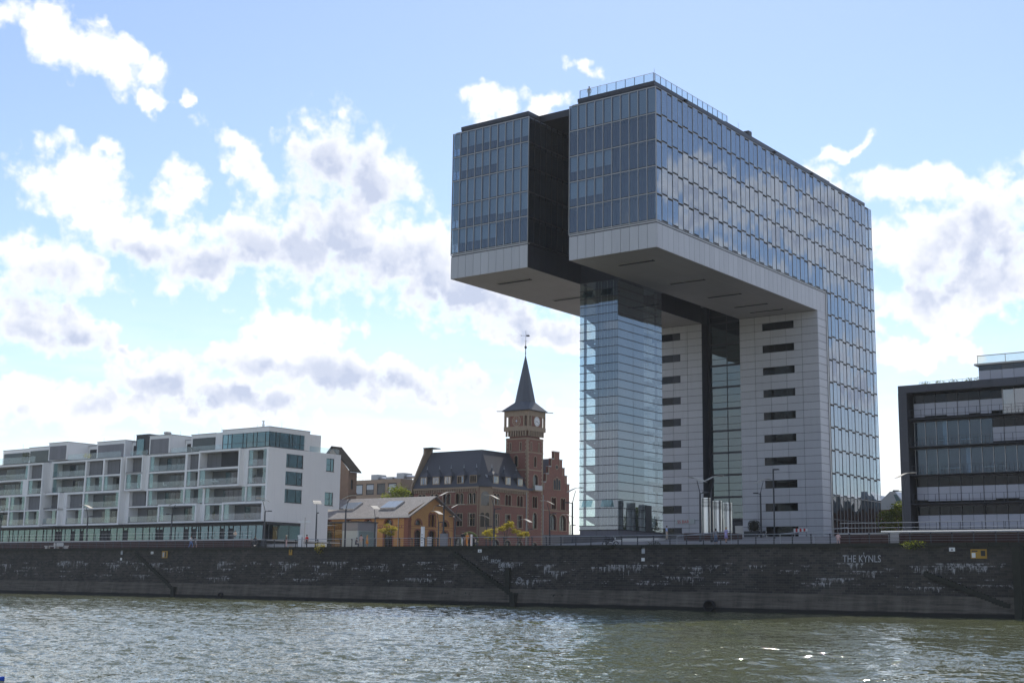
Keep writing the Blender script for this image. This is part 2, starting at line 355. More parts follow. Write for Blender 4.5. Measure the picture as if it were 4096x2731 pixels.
M_core = mat('core_concrete', (0.15, 0.145, 0.165), 0.7, var=0.1, streak=0.25)
G_long = glass('glass_long_facade', (0.30, 0.37, 0.43), 0.37, 0.0, 0.009, (0.74, 0.82, 0.92), edge=0.7)
G_front = glass('glass_front', (0.50, 0.60, 0.68), 0.14, 0.0, 0.02, (0.85, 0.92, 1.0))
G_tower = glass('glass_stair_tower', (0.50, 0.58, 0.59), 0.24, 0.0, 0.006, (0.70, 0.78, 0.86))
G_black = glass('glass_ribbon', (0.16, 0.18, 0.19), 0.02, 0.0, 0.01, edge=0.5)
G_office = glass('glass_office', (0.42, 0.52, 0.62), 0.075, 0.0, 0.02, (0.62, 0.82, 1.0), edge=0.6)
G_teal = glass('glass_balcony', (0.46, 0.66, 0.67), 0.15, 0.02, 0.015, (0.75, 0.97, 1.0))
G_win = glass('glass_window', (0.25, 0.29, 0.31), 0.055, 0.0, 0.03)
G_shop = glass('glass_shopfront', (0.26, 0.40, 0.44), 0.17, 0.0, 0.012, (0.62, 0.90, 0.97))
G_shaft = glass('glass_shaft', (0.24, 0.34, 0.36), 0.13, 0.0, 0.01, (0.75, 0.92, 0.95))
G_rear = glass('glass_rear', (0.86, 0.92, 0.92), 0.06)
G_rail = glass('glass_balustrade', (0.74, 0.82, 0.82), 0.10, 0.03, 0.02)
M_render = mat('white_render', (0.86, 0.84, 0.81), 0.75, var=0.035, scale=0.5, bump=0.08, bscale=30, streak=0.07)
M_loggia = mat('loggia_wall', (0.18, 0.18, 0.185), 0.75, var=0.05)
M_shutter = mat('grey_shutter', (0.20, 0.195, 0.205), 0.6, var=0.06, objvar=0.1)
M_dark2 = mat('dark_interior', (0.02, 0.021, 0.025), 0.6, var=0.4, scale=0.8)
M_frame = mat('dark_frame', (0.028, 0.03, 0.033), 0.45)
M_red = brickmat('red_brick', (0.25, 0.080, 0.047), (0.185, 0.058, 0.036), (0.20, 0.15, 0.12))
M_yellow = brickmat('yellow_brick', (0.47, 0.22, 0.055), (0.53, 0.265, 0.075), (0.36, 0.25, 0.14), dark=0.14)
M_brown = brickmat('brown_brick', (0.22, 0.13, 0.08), (0.17, 0.10, 0.065), (0.22, 0.18, 0.14))
M_redtrim = brickmat('red_brick_trim', (0.26, 0.075, 0.04), (0.21, 0.06, 0.035), (0.22, 0.13, 0.09))
M_stone = mat('sandstone', (0.30, 0.225, 0.15), 0.8, var=0.18, scale=1.2, bump=0.2, bscale=8, streak=0.2)
M_slate = mat('slate_roof', (0.045, 0.048, 0.058), 0.6, var=0.25, scale=3, bump=0.3, bscale=6)
M_beige = mat('beige_cladding', (0.33, 0.24, 0.165), 0.7, var=0.06, objvar=0.05)
M_zinc = mat('zinc', (0.34, 0.36, 0.38), 0.4, 0.6, var=0.1)
M_steel = mat('polished_steel', (0.72, 0.71, 0.69), 0.28, 1.0, var=0.03)
M_rail = mat('galvanised_rail', (0.40, 0.41, 0.43), 0.35, 0.7, var=0.1)
M_post = mat('dark_post', (0.045, 0.047, 0.055), 0.45, 0.4, var=0.15)
M_rust = mat('rust_red_steel', (0.045, 0.015, 0.010), 0.75, var=0.25, scale=0.8, streak=0.35, objvar=0.08)
M_conc = mat('concrete', (0.36, 0.35, 0.33), 0.8, var=0.12, bump=0.1)
M_conclt = mat('light_concrete', (0.52, 0.50, 0.47), 0.8, var=0.08)
M_pave = mat('paving', (0.19, 0.18, 0.175), 0.85, var=0.12, scale=0.7)
M_lampwing = mat('lamp_reflector', (0.46, 0.44, 0.39), 0.8, var=0.04)
M_sign = mat('white_sign', (0.75, 0.75, 0.74), 0.5, var=0.05, scale=4)
M_paint = mat('white_graffiti', (0.42, 0.43, 0.45), 0.8, var=0.25, scale=6)
M_yel = mat('yellow_sign', (0.40, 0.22, 0.015), 0.5, var=0.15, scale=3, dirt=(0.2, 0.12, 0.03, 0.5))
M_redp = mat('red_paint', (0.50, 0.03, 0.025), 0.5)
M_blk = mat('black_print', (0.02, 0.02, 0.02), 0.6)
M_bark = mat('bark', (0.10, 0.075, 0.055), 0.9, var=0.2, scale=5)
M_moss = mat('mossy_stone', (0.030, 0.031, 0.024), 0.95, var=0.4, scale=2, bump=0.4, bscale=4)
M_blue = mat('blue_hull', (0.02, 0.08, 0.45), 0.35)

def leafmat(name, col):
    m = bpy.data.materials.new(name); m.use_nodes = True; t = NT(m.node_tree); t.n.clear()
    g = t.node('ShaderNodeNewGeometry')
    f = t.math('ADD', 0.6, t.math('MULTIPLY', g.outputs['Random Per Island'], 0.8))
    c = t.mix(1.0, (*col, 1), t.comb(f, f, t.math('MULTIPLY', f, 0.8)), 'MULTIPLY')
    d = t.node('ShaderNodeBsdfPrincipled', ins={'Base Color': c, 'Roughness': 0.55, 'Specular IOR Level': 0.3})
    tr = t.node('ShaderNodeBsdfTranslucent', ins={'Color': t.mix(1.0, c, (1.5, 1.4, 0.6, 1), 'MULTIPLY')})
    mx = t.node('ShaderNodeMixShader', ins={0: 0.55, 1: d.outputs[0], 2: tr.outputs[0]})
    t.node('ShaderNodeOutputMaterial', ins={'Surface': mx.outputs[0]}); return m
L_yellow = leafmat('leaf_yellow_green', (0.27, 0.24, 0.06))
L_green = leafmat('leaf_green', (0.13, 0.165, 0.035))
L_dark = leafmat('leaf_dark_green', (0.025, 0.038, 0.014))

# ================================================================ water, river bed, ground
QY, QZ = 128.0, 6.95          # quay edge, quay level
def water():
    m = bpy.data.materials.new('river_water'); m.use_nodes = True; t = NT(m.node_tree); t.n.clear()
    pos = t.node('ShaderNodeNewGeometry').outputs['Position']
    big = t.noise(pos, 0.05, 3, 0.5)
    c = t.mix(big, (0.078, 0.088, 0.040, 1), (0.112, 0.118, 0.058, 1))
    b = t.node('ShaderNodeBsdfPrincipled', ins={'Base Color': c, 'Roughness': 0.03, 'IOR': 1.33, 'Specular IOR Level': 0.5})
    g_n = t.node('ShaderNodeNewGeometry').outputs['Normal']
    px, py, pz = t.sep(pos)
    # fine capillary ripples as facet tilt, elongated along the bank
    v = t.comb(t.math('MULTIPLY', px, 0.75), py, 0.0)
    t1 = t.vmath('SUBTRACT', t.noise(v, 1.9, 3, 0.6, color=True), (0.5, 0.5, 0.5)); t2 = t.vmath('SUBTRACT', t.noise(v, 11.0, 2, 0.6, color=True), (0.5, 0.5, 0.5))
    gust = t.math('ADD', 0.35, t.math('MULTIPLY', t.ramp(t.noise(t.comb(t.math('MULTIPLY', px, 0.45), py, 0.0), 0.10, 4, 0.6), 0.35, 0.68), 1.15))
    tl = t.vmath('ADD', t.vmath('MULTIPLY', t1, (0.55, 0.55, 0.0)), t.vmath('MULTIPLY', t2, (0.62, 0.62, 0.0)))
    sc_ = t.node('ShaderNodeVectorMath', operation='SCALE'); t.l.new(tl, sc_.inputs[0]); t.l.new(gust, sc_.inputs['Scale'])
    nm = t.vmath('NORMALIZE', t.vmath('ADD', g_n, sc_.outputs[0])); t.l.new(nm, b.inputs['Normal'])
    t.node('ShaderNodeOutputMaterial', ins={'Surface': b.outputs[0]})
    # grid: polar fan about the camera, so that rows get finer towards it
    nr, na = 1150, 660
    r = 27.0 * (230.0 / 27.0) ** np.linspace(0, 1, nr)
    a = np.radians(np.linspace(-62, -10, na))
    RR, AA = np.meshgrid(r, a, indexing='ij')
    X = RR * np.sin(AA); Y = RR * np.cos(AA); Z = np.zeros_like(X)
    g = np.random.default_rng(3)
    for k in range(70):
        lam = 0.45 * (9.0 / 0.45) ** g.random()
        th = g.normal(math.radians(115), 0.75); amp = 0.0048 * lam ** 0.75 * g.uniform(0.5, 1.3)
        ph = g.uniform(0, 6.28); kx, ky = math.cos(th) * 6.283 / lam, math.sin(th) * 6.283 / lam
        warp = 0.6 * np.sin(X * 0.05 + k) + 0.6 * np.sin(Y * 0.07 + 2 * k)
        s = np.sin(kx * X + ky * Y + ph + warp)
        Z += amp * (1 - np.abs(s)) * 1.2 if k % 3 == 0 else amp * s
    patch = 0.75 + 0.35 * np.sin(X * 0.06 + 1.3 * np.sin(Y * 0.045)) * np.sin(Y * 0.09 + 1.1)
    Z = (Z - Z.mean()) * patch
    # lower the wave height towards the outer rim, where the flat sheet takes over
    Z *= np.clip((230 - RR) / 20, 0, 1)
    keep = Y < QY + 1.0
    verts = np.stack([X, Y, Z], -1).reshape(-1, 3)
    i = np.arange(nr - 1)[:, None] * na + np.arange(na - 1)[None, :]
    quads = np.stack([i, i + na, i + na + 1, i + 1], -1).reshape(-1, 4)
    kq = keep[:-1, :-1].reshape(-1)
    quads = quads[kq]
    used = np.unique(quads); remap = -np.ones(len(verts), int); remap[used] = np.arange(len(used)); verts = verts[used]; quads = remap[quads]
    me = bpy.data.meshes.new('river'); me.vertices.add(len(verts)); me.vertices.foreach_set('co', verts.astype(np.float32).ravel())
    me.loops.add(quads.size); me.loops.foreach_set('vertex_index', quads.astype(np.int32).ravel())
    me.polygons.add(len(quads)); me.polygons.foreach_set('loop_start', np.arange(0, quads.size, 4, dtype=np.int32))
    me.polygons.foreach_set('use_smooth', np.ones(len(quads), bool))
    me.materials.append(m); me.update(calc_edges=True); me.validate()
    o = bpy.data.objects.new('river', me); link(o); tag(o, 'murky green rippled river in front of the quay wall', None, None, 'structure')
    mb = MB(); mb.quad((-900, -240, -0.35), (700, -240, -0.35), (700, QY + 2, -0.35), (-900, QY + 2, -0.35))
    o2 = mb.build('river_sheet', m); tag(o2, 'wide river surface reaching to both sides', None, None, 'structure')
water()
g_ = MB(); g_.quad((-900, QY + 0.5, QZ), (700, QY + 0.5, QZ), (700, 800, QZ), (-900, 800, QZ)); tag(g_.build('ground', M_pave), 'paved quay and city ground behind the wall', None, None, 'structure')

# ---------------------------------------------------------------- quay wall
def quaymat():
    m = bpy.data.materials.new('quay_masonry'); m.use_nodes = True; t = NT(m.node_tree); t.n.clear()
    pos = t.node('ShaderNodeNewGeometry').outputs['Position']; px, py, pz = t.sep(pos)
    v = t.comb(px, pz, 0.0)
    br = t.node('ShaderNodeTexBrick', ins={'Vector': v, 'Color1': (0.072, 0.063, 0.054, 1), 'Color2': (0.036, 0.033, 0.031, 1), 'Mortar': (0.10, 0.095, 0.088, 1), 'Scale': 1.0, 'Mortar Size': 0.012, 'Brick Width': 0.62, 'Row Height': 0.245})
    blot = t.noise(pos, 0.16, 6, 0.65)
    f = t.math('ADD', 0.1, t.math('MULTIPLY', blot, 1.8))
    st = t.noise(t.comb(px, t.math('MULTIPLY', pz, 0.05), 0.0), 0.9, 5, 0.65)
    f = t.math('MULTIPLY', f, t.math('ADD', 0.65, t.math('MULTIPLY', st, 0.8)))
    c = t.mix(1.0, br.outputs['Color'], t.comb(f, f, f), 'MULTIPLY')
    # greenish moss along the coping
    ms = t.math('MULTIPLY', t.ramp(pz, 5.7, 6.9), t.ramp(t.noise(pos, 0.7, 5, 0.65), 0.42, 0.62))
    c = t.mix(t.math('MULTIPLY', ms, 0.7), c, (0.028, 0.030, 0.016, 1))
    # lime efflorescence: drips hanging from joints, and thin lines along joints
    drip = None
    grp = t.ramp(t.noise(px, 0.085, 3, 0.6, dim='1D'), 0.47, 0.66)
    for k, (za, L, th) in enumerate(((5.02, 1.0, 0.52), (4.78, 1.3, 0.50), (4.53, 1.0, 0.53), (4.28, 0.9, 0.56), (4.04, 0.9, 0.55), (3.55, 0.7, 0.56), (3.06, 0.7, 0.54), (2.81, 0.5, 0.53))):
        lo = t.ramp(t.noise(t.math('ADD', px, 37.0 * k + 11), 0.11, 4, 0.6, dim='1D'), th - 0.01, th + 0.16)
        hi = t.noise(t.math('ADD', px, 91.0 * k), 2.4, 5, 0.75, dim='1D')
        ln = t.math('MULTIPLY', t.math('MULTIPLY', t.ramp(hi, 0.40, 0.74), lo), L * 1.35)
        ln = t.math('ADD', ln, t.math('MULTIPLY', t.ramp(lo, 0.15, 0.5), t.math('MULTIPLY', t.ramp(hi, 0.36, 0.5), 0.05)))
        dd = t.math('SUBTRACT', za, pz)
        mk = t.math('MULTIPLY', t.math('GREATER_THAN', dd, 0.0), t.math('LESS_THAN', dd, ln))
        drip = mk if drip is None else t.math('MAXIMUM', drip, mk)
    jl = t.math('ABSOLUTE', t.math('SUBTRACT', t.math('FRACT', t.math('DIVIDE', pz, 0.245)), 0.5))
    jl = t.math('GREATER_THAN', jl, 0.40)
    jn = t.noise(t.comb(px, t.math('MULTIPLY', t.math('FLOOR', t.math('ADD', t.math('DIVIDE', pz, 0.245), 0.5)), 7.3), 0.0), 0.55, 6, 0.75)
    jl = t.math('MULTIPLY', t.math('MULTIPLY', jl, t.ramp(jn, 0.585, 0.62)), t.math('MULTIPLY', t.ramp(pz, 2.0, 2.6), t.math('SUBTRACT', 1.0, t.ramp(pz, 5.0, 5.6))))
    white = t.math('MAXIMUM', drip, jl)
    brk = t.math('MULTIPLY', t.ramp(t.noise(pos, 3.0, 4, 0.7), 0.38, 0.58), t.ramp(t.noise(t.comb(px, t.math('MULTIPLY', pz, .15), 7.0), 2.0, 5, 0.7), 0.36, 0.52))
    white = t.math('MULTIPLY', t.math('MULTIPLY', white, brk), 0.95)
    c = t.mix(white, c, (0.40, 0.395, 0.40, 1))
    # concrete apron below
    ap = t.math('SUBTRACT', 1.0, t.ramp(t.math('ADD', pz, t.math('MULTIPLY', t.math('SUBTRACT', t.noise(pos, 0.5, 4, 0.6), 0.5), 0.25)), 1.92, 2.02))
    an = t.math('ADD', t.math('MULTIPLY', t.ramp(t.noise(t.comb(t.math('MULTIPLY', px, 0.25), t.math('MULTIPLY', pz, 4.0), 0.0), 0.9, 7, 0.7), 0.3, 0.7), 0.6), t.math('MULTIPLY', t.ramp(t.noise(t.comb(px, t.math('MULTIPLY', pz, 0.12), 3.0), 0.7, 6, 0.7), 0.35, 0.68), 0.4))
    acol = t.mix(an, (0.050, 0.044, 0.038, 1), (0.17, 0.148, 0.12, 1))
    holes = t.math('MULTIPLY', t.ramp(t.noise(t.comb(px, t.math('MULTIPLY', pz, 1.4), 0.0), 2.4, 3, 0.6), 0.60, 0.66), t.math('MULTIPLY', t.ramp(t.noise(px, 0.12, 3, 0.5, dim='1D'), 0.42, 0.6), t.math('SUBTRACT', 1.0, t.ramp(t.math('ABSOLUTE', t.math('SUBTRACT', pz, 1.35)), 0.15, 0.32))))
    acol = t.mix(holes, acol, (0.014, 0.013, 0.013, 1))
    acol = t.mix(t.math('SUBTRACT', 1.0, t.ramp(t.math('ADD', pz, t.math('MULTIPLY', t.noise(px, 0.4, 3, 0.5, dim='1D'), 0.12)), 0.42, 0.56)), acol, (0.016, 0.016, 0.014, 1))
    c = t.mix(ap, c, acol)
    b = t.node('ShaderNodeBsdfPrincipled', ins={'Base Color': c, 'Roughness': 0.85, 'Specular IOR Level': 0.25})
    hgt = t.math('SUBTRACT', t.math('MULTIPLY', t.noise(pos, 4.0, 5, 0.65), 0.5), t.math('MULTIPLY', br.outputs['Fac'], 0.6))
    bn = t.node('ShaderNodeBump', ins={'Height': hgt, 'Strength': 0.7, 'Distance': 0.06}); t.l.new(bn.outputs[0], b.inputs['Normal'])
    t.node('ShaderNodeOutputMaterial', ins={'Surface': b.outputs[0]})
    return m
M_quay = quaymat()
quay = thing('quay_wall', (-100, QY, 0), 'long dark masonry quay wall with white lime streaks along the river', 'wall')
_q = MB()
prof = [(QY - 1.15, -1.5), (QY - 1.0, 0.0), (QY - 0.78, 0.5), (QY - 0.62, 1.2), (QY - 0.42, 1.97), (QY - 0.30, 2.0), (QY - 0.02, QZ - 0.35), (QY + 0.6, QZ - 0.35)]
xs = np.linspace(-600, 300, 181)
vs = []; fs = []
for i, x in enumerate(xs):
    for k, (y, z) in enumerate(prof):
        vs.append((x, y + (0.03 * math.sin(x * 0.7) if 0 < k < 6 else 0), z))
n = len(prof)
for i in range(len(xs) - 1):
    for k in range(n - 1): fs.append((i * n + k, (i + 1) * n + k, (i + 1) * n + k + 1, i * n + k + 1))
_q.add(vs, fs); _q.build('masonry', M_quay, quay)
# coping stones
x = -215.0
while x < -30.0:
    w = random.uniform(1.5, 2.1); d = random.uniform(-0.02, 0.03)
    bx('coping_stone', x + 0.012, x + w - 0.012, QY - 0.13 + d, QY + 0.62, QZ - 0.349, QZ + random.uniform(-0.008, 0.012), M_moss, quay)
    x += w
# ================================================================ crane-shaped office block
KX, KY, KZ = -83.657, 141.135, 6.919 + CZ
def kranhaus():
    k = thing('office_tower', (KX - 16, KY + 60, KZ), 'huge glass and white office block cantilevered like an upturned L over the quay', 'building')
    MU, MV = 1.35, 1.3233            # facade module along the depth and along the river
    ZT, ZG, ZB = 55.227, 37.792, 34.256
    RH = (ZT - ZG) / 5
    L = 52 * MU; UL = 47.556; UG = 38 * MU - 0.36
    Wd = 10 * MV; G0 = 19.938; G1 = G0 + Wd
    def X(v): return KX - v
    def Y(u): return KY + u
    def Z(z): return KZ + z
    def b(name, v0, v1, u0, u1, z0, z1, m, par=None):
        return bx(name, X(v1), X(v0), Y(u0), Y(u1), Z(z0), Z(z1), m, par or k)
    rnd = random.Random(5)
    # ---- louvre plate strip mesh (perforated ladder behind every second pane of the long side)
    lou = MB()
    for i in range(9):
        z0 = 0.25 + i * 0.34
        for y0 in (0.36, 0.66):
            lou.box(-0.02, 0.02, y0, y0 + 0.17, z0, z0 + (0.22 if i % 2 else 0.13))
    lou_me = lou.mesh('louvre', M_louv)
    # ---- carcass of the two wings (dark inner skin, slabs)
    for nm, v0, v1 in (('F', 0.0, Wd), ('G', G0, G1)):
        s0, s1 = v0 + 0.75, v1 - 0.75
        b('inner_wall', s0, s1, 0.8, L - 0.75, ZG + 0.05, ZT, M_inner)
        b('inner_wall', s0, s1, UG + 0.4, L - 0.75, 0.0, ZG + 0.04, M_inner)
        for r in range(6):
            z = ZG + r * RH
            b('floor_slab', v0 + 0.16, v1 - 0.16, 0.16, L - 0.3, z - 0.10, z + 0.10, M_slab)
        for r in range(1, 10):
            z = ZG - r * RH
            b('floor_slab', v0 + 0.16, v1 - 0.16, UG + 0.2, L - 0.3, z - 0.10, z + 0.10, M_slab)
        # roof edge
        b('roof', v0 + 0.25, v1 - 0.25, 0.25, L - 0.25, ZT + 0.005, ZT + 0.25, M_dark)
        b('parapet', v0 + 0.82, v1 - 0.70, 0.95, L - 0.6, ZT + 0.25, ZT + 0.72, M_dark)
        b('parapet_cap', v0 + 0.76, v1 - 0.64, 0.89, L - 0.5, ZT + 0.72, ZT + 1.22, M_darkpanel)
        # beam between glass and soffit: white band with panels
        b('band_core', v0 + 0.10, v1 - 0.10, 0.10, UL - 0.02, ZB + 0.06, ZG - 0.3, M_black)
        b('band_ledge', v0 - 0.02, v1 + 0.02, -0.02, 0.5, ZG - 0.30, ZG - 0.14, M_alu)
        for i in range(10):
            b('band_panel', v0 + i * MV + 0.022, v0 + (i + 1) * MV - 0.022, -0.01, 0.09, ZB, ZG - 0.42, M_white)
    b('band_ledge', -0.02, 0.45, 0.51, UG - 0.05, ZG - 0.30, ZG - 0.14, M_alu)
    b('band_ledge', G0 - 0.02, G0 + 0.4, 0.51, UL, ZG - 0.30, ZG - 0.14, M_dark)
    for i in range(38):
        u0 = 0.10 + i * MU; u1 = min(u0 + MU, UG - 0.31)
        if u1 - u0 < 0.2: break
        b('band_panel', -0.01, 0.09, u0 + 0.02, u1 - 0.02, ZB if u1 < UL + .5 else ZB + 0.01, ZG - 0.42, M_white)
    for i in range(35):
        b('side_band_panel', G0 - 0.01, G0 + 0.09, 0.10 + i * MU + 0.012, 0.10 + (i + 1) * MU - 0.012, ZB, ZG - 0.42, M_darkpanel)
    b('side_band_panel', Wd - 0.09, Wd + 0.01, 0.10, UL, ZB, ZG - 0.42, M_darkpanel)
    b('side_band_panel', G1 - 0.09, G1 + 0.01, 0.10, UL, ZB, ZG - 0.42, M_white)
    # soffits
    slots = {0: [(5.8, 3.95, 9.3), (19.4, 3.95, 9.4), (30.3, 4.05, 9.4), (38.7, 4.05, 9.5), (43.7, 3.95, 9.4)], 1: [(6.05, 3.9, 9.5), (19.7, 3.9, 9.5), (30.3, 3.9, 9.5), (38.7, 3.9, 9.5)]}
    for q, (v0, v1) in enumerate(((0.0, Wd), (G0, G1))):
        for i in range(5):
            for j in range(12):
                ua = 0.1 + j * (UL - 0.12) / 12; ub = 0.1 + (j + 1) * (UL - 0.12) / 12
                a0 = v0 + 0.10 + i * (Wd - 0.2) / 5; a1 = v0 + 0.10 + (i + 1) * (Wd - 0.2) / 5
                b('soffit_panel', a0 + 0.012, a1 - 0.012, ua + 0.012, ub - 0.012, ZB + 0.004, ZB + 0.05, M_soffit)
        for (u, a, c) in slots[q]:
            b('soffit_grille', v0 + a, v0 + c, u - 0.42, u + 0.42, ZB - 0.06, ZB + 0.003, M_black)
            for e in (-0.44, 0.41): b('grille_rim', v0 + a - .03, v0 + c + .03, u + e, u + e + 0.04, ZB - 0.09, ZB + 0.003, M_alu)
    # ---- front glass of both wings: pane, blind, inner casement
    # blind lengths per row (top row first), share of the pane covered from above, left to right
    bl = {'F': [[1] * 10, [0] * 10, [.62] * 5 + [0] * 5, [.68] * 4 + [0] * 6, [0] * 10],
          'G': [[.66] * 6 + [.78] * 4, [.62] * 6 + [1] * 4, [1] * 10, [.66] * 6 + [.72] * 4, [.62] * 6 + [0] * 4]}
    for nm, v0 in (('F', 0.0), ('G', G0)):
        for r in range(5):
            z1 = ZT - r * RH; z0 = z1 - RH
            for i in range(10):
                va = v0 + i * MV; vb = va + MV
                left_idx = 9 - i
                b('front_pane', va + 0.045, vb - 0.045, 0.0, 0.03, z0 + (0.16 if left_idx >= 0 else 0.1), z1 - 0.06, G_front)
                c = bl[nm][r][left_idx]
                if c > 0:
                    b('blind', va + 0.09, vb - 0.09, 0.22, 0.26, z1 - 0.10 - c * (RH - 0.35), z1 - 0.10, M_blind)
                b('casement', va + 0.28, va + 0.36, 0.40, 0.48, z0 + 0.1, z1 - 0.1, M_darkpanel)
                b('casement', vb - 0.36, vb - 0.28, 0.40, 0.48, z0 + 0.1, z1 - 0.1, M_darkpanel)
        for i in range(11):
            b('mullion', v0 + i * MV - 0.035, v0 + i * MV + 0.035, -0.09, 0.06, ZG - 0.13, ZT + 0.02, M_alu)
        for r in range(6):
            z = ZG + r * RH
            b('transom', v0 - 0.03, v0 + Wd + 0.03, -0.06, 0.05, z - 0.05, z + 0.045, M_alu)
            if r < 5: b('vent_slot', v0 + 0.02, v0 + Wd - 0.02, 0.005, 0.028, z + 0.046, z + 0.155, M_black)
    # ---- long side: alternate panes with a slot on top and louvred panes with a slot below
    nlou = 0
    def longside(v, u_from, u_to, z0, z1, row, sgn=1, par=None):
        n = int(round((u_to - u_from) / MU))
        for i in range(n):
            ua = u_from + i * MU; ub = ua + MU
            odd = (int(round(ua / MU))) % 2
            if odd == 0:
                b('facade_pane', v - 0.0, v + 0.03, ua + 0.02, ub - 0.02, z0 + 0.05, z1 - 0.29, G_long)
                b('vent_slot', v + 0.02, v + 0.10, ua + 0.03, ub - 0.03, z1 - 0.285, z1 - 0.05, M_black)
            else:
                b('louvre_pane', v - 0.05, v - 0.02, ua + 0.02, ub - 0.02, z0 + 0.23, z1 - 0.05, G_long)
                b('vent_slot', v - 0.05, v + 0.05, ua + 0.03, ub - 0.03, z0 + 0.04, z0 + 0.225, M_black)
                if rnd.random() < 0.82:
                    inst('louvre', lou_me, T((X(v + 0.18), Y(ua), Z(z0 + 0.1))), k)
            if rnd.random() < 0.16: b('blind', v + 0.26, v + 0.29, ua + 0.06, ub - 0.06, z1 - rnd.uniform(1.2, 3.2), z1 - 0.1, M_blind)
    for r in range(5): longside(0.0, 0.0, L, ZT - (r + 1) * RH, ZT - r * RH, r)
    for r in range(9): longside(0.0, 38 * MU, L, ZG - (r + 1) * RH, ZG - r * RH, 5 + r)
    zl = ZG - 9 * RH
    for i in range(14):
        ua = 38 * MU + i * MU
        b('lobby_pane', 0.0, 0.03, ua + 0.035, ua + MU - 0.035, 2.95, zl - 0.10, G_win)
        b('lobby_pane', 0.0, 0.03, ua + 0.035, ua + MU - 0.035, 0.12, 2.75, G_win)
    b('transom', -0.05, 0.05, UG, L, 2.76, 2.94, M_dark)
    b('transom', -0.05, 0.05, UG, L, -0.02, 0.11, M_dark)
    for i in range(53):
        u = i * MU; low = ZG - 0.13 if i < 38 else 0.0
        b('mullion', -0.075, 0.06, u - 0.014, u + 0.014, low, ZT + 0.02, M_alu)
    b('corner_post', -0.12, 0.10, UG - 0.30, UG - 0.02, 0.0, ZG - 0.31, M_alu)
    for r in range(6): b('transom', -0.03, 0.05, 0.07, L, ZG + r * RH - 0.035, ZG + r * RH + 0.03, M_alu)
    for r in range(1, 10): b('transom', -0.03, 0.05, UG, L, ZG - r * RH - 0.035, ZG - r * RH + 0.03, M_alu)
    # inner side of the rear wing, seen through the gap
    for r in range(5):
        for i in range(9):
            b('gap_pane', G0, G0 + 0.03, i * MU + 0.035, (i + 1) * MU - 0.035, ZG + r * RH + 0.06, ZG + (r + 1) * RH - 0.06, G_office)
        b('transom', G0 - 0.05, G0 + 0.05, 0.06, 12.4, ZG + r * RH - 0.05, ZG + r * RH + 0.045, M_dark)
    for i in range(1, 10): b('mullion', G0 - 0.08, G0 + 0.06, i * MU - 0.025, i * MU + 0.025, ZG - 0.1, ZT, M_dark)
    b('gap_glazing', G0, G0 + 0.05, 9 * MU + 0.05, L, ZG + 0.05, ZT - 0.05, G_win)
    b('gap_glazing', Wd - 0.05, Wd, 0.05, L, ZG + 0.05, ZT - 0.05, G_win)
    b('rear_glazing', G1 - 0.05, G1, 0.05, L, ZG + 0.05, ZT - 0.05, G_long)
    b('rear_glazing', G1 - 0.05, G1, UG, L, 0.05, ZG - 0.05, G_long)
    for v0 in (0.0, G0): b('rear_glazing', v0 + 0.1, v0 + Wd - 0.1, L - 0.2, L - 0.16, 0.05, ZT - 0.05, G_win)
    # dark roof over the gap and the core that links the wings
    b('link_roof', Wd - 0.72, G0 + 0.80, 3.5, L - 2, ZT + 0.30, ZT + 1.26, M_dark)
    b('link_core', Wd + 0.06, G0 - 0.06, 12.6, 24.2, ZB + 0.01, ZT + 0.29, M_darkpanel)
    b('link_core', Wd + 0.06, G0 - 0.06, 49.7, L - 1, 0.0, ZT + 0.29, M_inner)
    # roof terrace railing on the near wing
    zr = ZT + 1.22
    for i in range(9): b('rail_post', 0.92 + i * 1.42, 0.98 + i * 1.42, 1.02, 1.08, zr, zr + 1.12, M_dark)
    for i in range(8): b('rail_glass', 1.0 + i * 1.42, 0.90 + (i + 1) * 1.42, 1.04, 1.06, zr + 0.06, zr + 1.08, G_rail)
    for i in range(15): b('rail_post', 0.90, 0.96, 1.35 + i * 1.40, 1.41 + i * 1.40, zr, zr + 1.12, M_dark)
    for i in range(14): b('rail_glass', 0.92, 0.94, 1.45 + i * 1.40, 1.33 + (i + 1) * 1.40, zr + 0.06, zr + 1.08, G_rail)
    b('handrail', 0.90, 12.36, 1.02, 1.08, zr + 1.125, zr + 1.16, M_alu); b('handrail', 0.90, 0.96, 1.09, 21.0, zr + 1.125, zr + 1.16, M_alu)
    b('penthouse', 1.6, 11.5, 5.0, 20.0, zr + 0.002, zr + 0.65, M_conclt)
    b('roof_upstand', 1.3, 11.0, 21.2, 56.6, zr + 0.002, zr + 0.55, M_darkpanel)
    b('roof_hatch', 1.25, 2.4, 28.2, 29.2, zr + 0.551, zr + 1.15, M_dark)
    for u in (8.5, 35.0, 48.0, 62.0): b('camera_bracket', 0.35, 0.95, u, u + 0.5, ZT + 0.75, ZT + 0.95, M_dark)
    for (v, u, h) in ((1.5, 2.2, 2.2), (10.4, 3.0, 2.2), (2.0, 26.5, 2.0), (2.0, 30.5, 2.0), (2.0, 58, 1.8)):
        b('lightning_rod', v, v + 0.03, u, u + 0.03, zr, zr + h, M_alu)
    # ---- the two legs: inner face (towards the river) with cladding panels and ribbon windows
    RR = RH / 3; CW = (Wd - 0.06) / 5
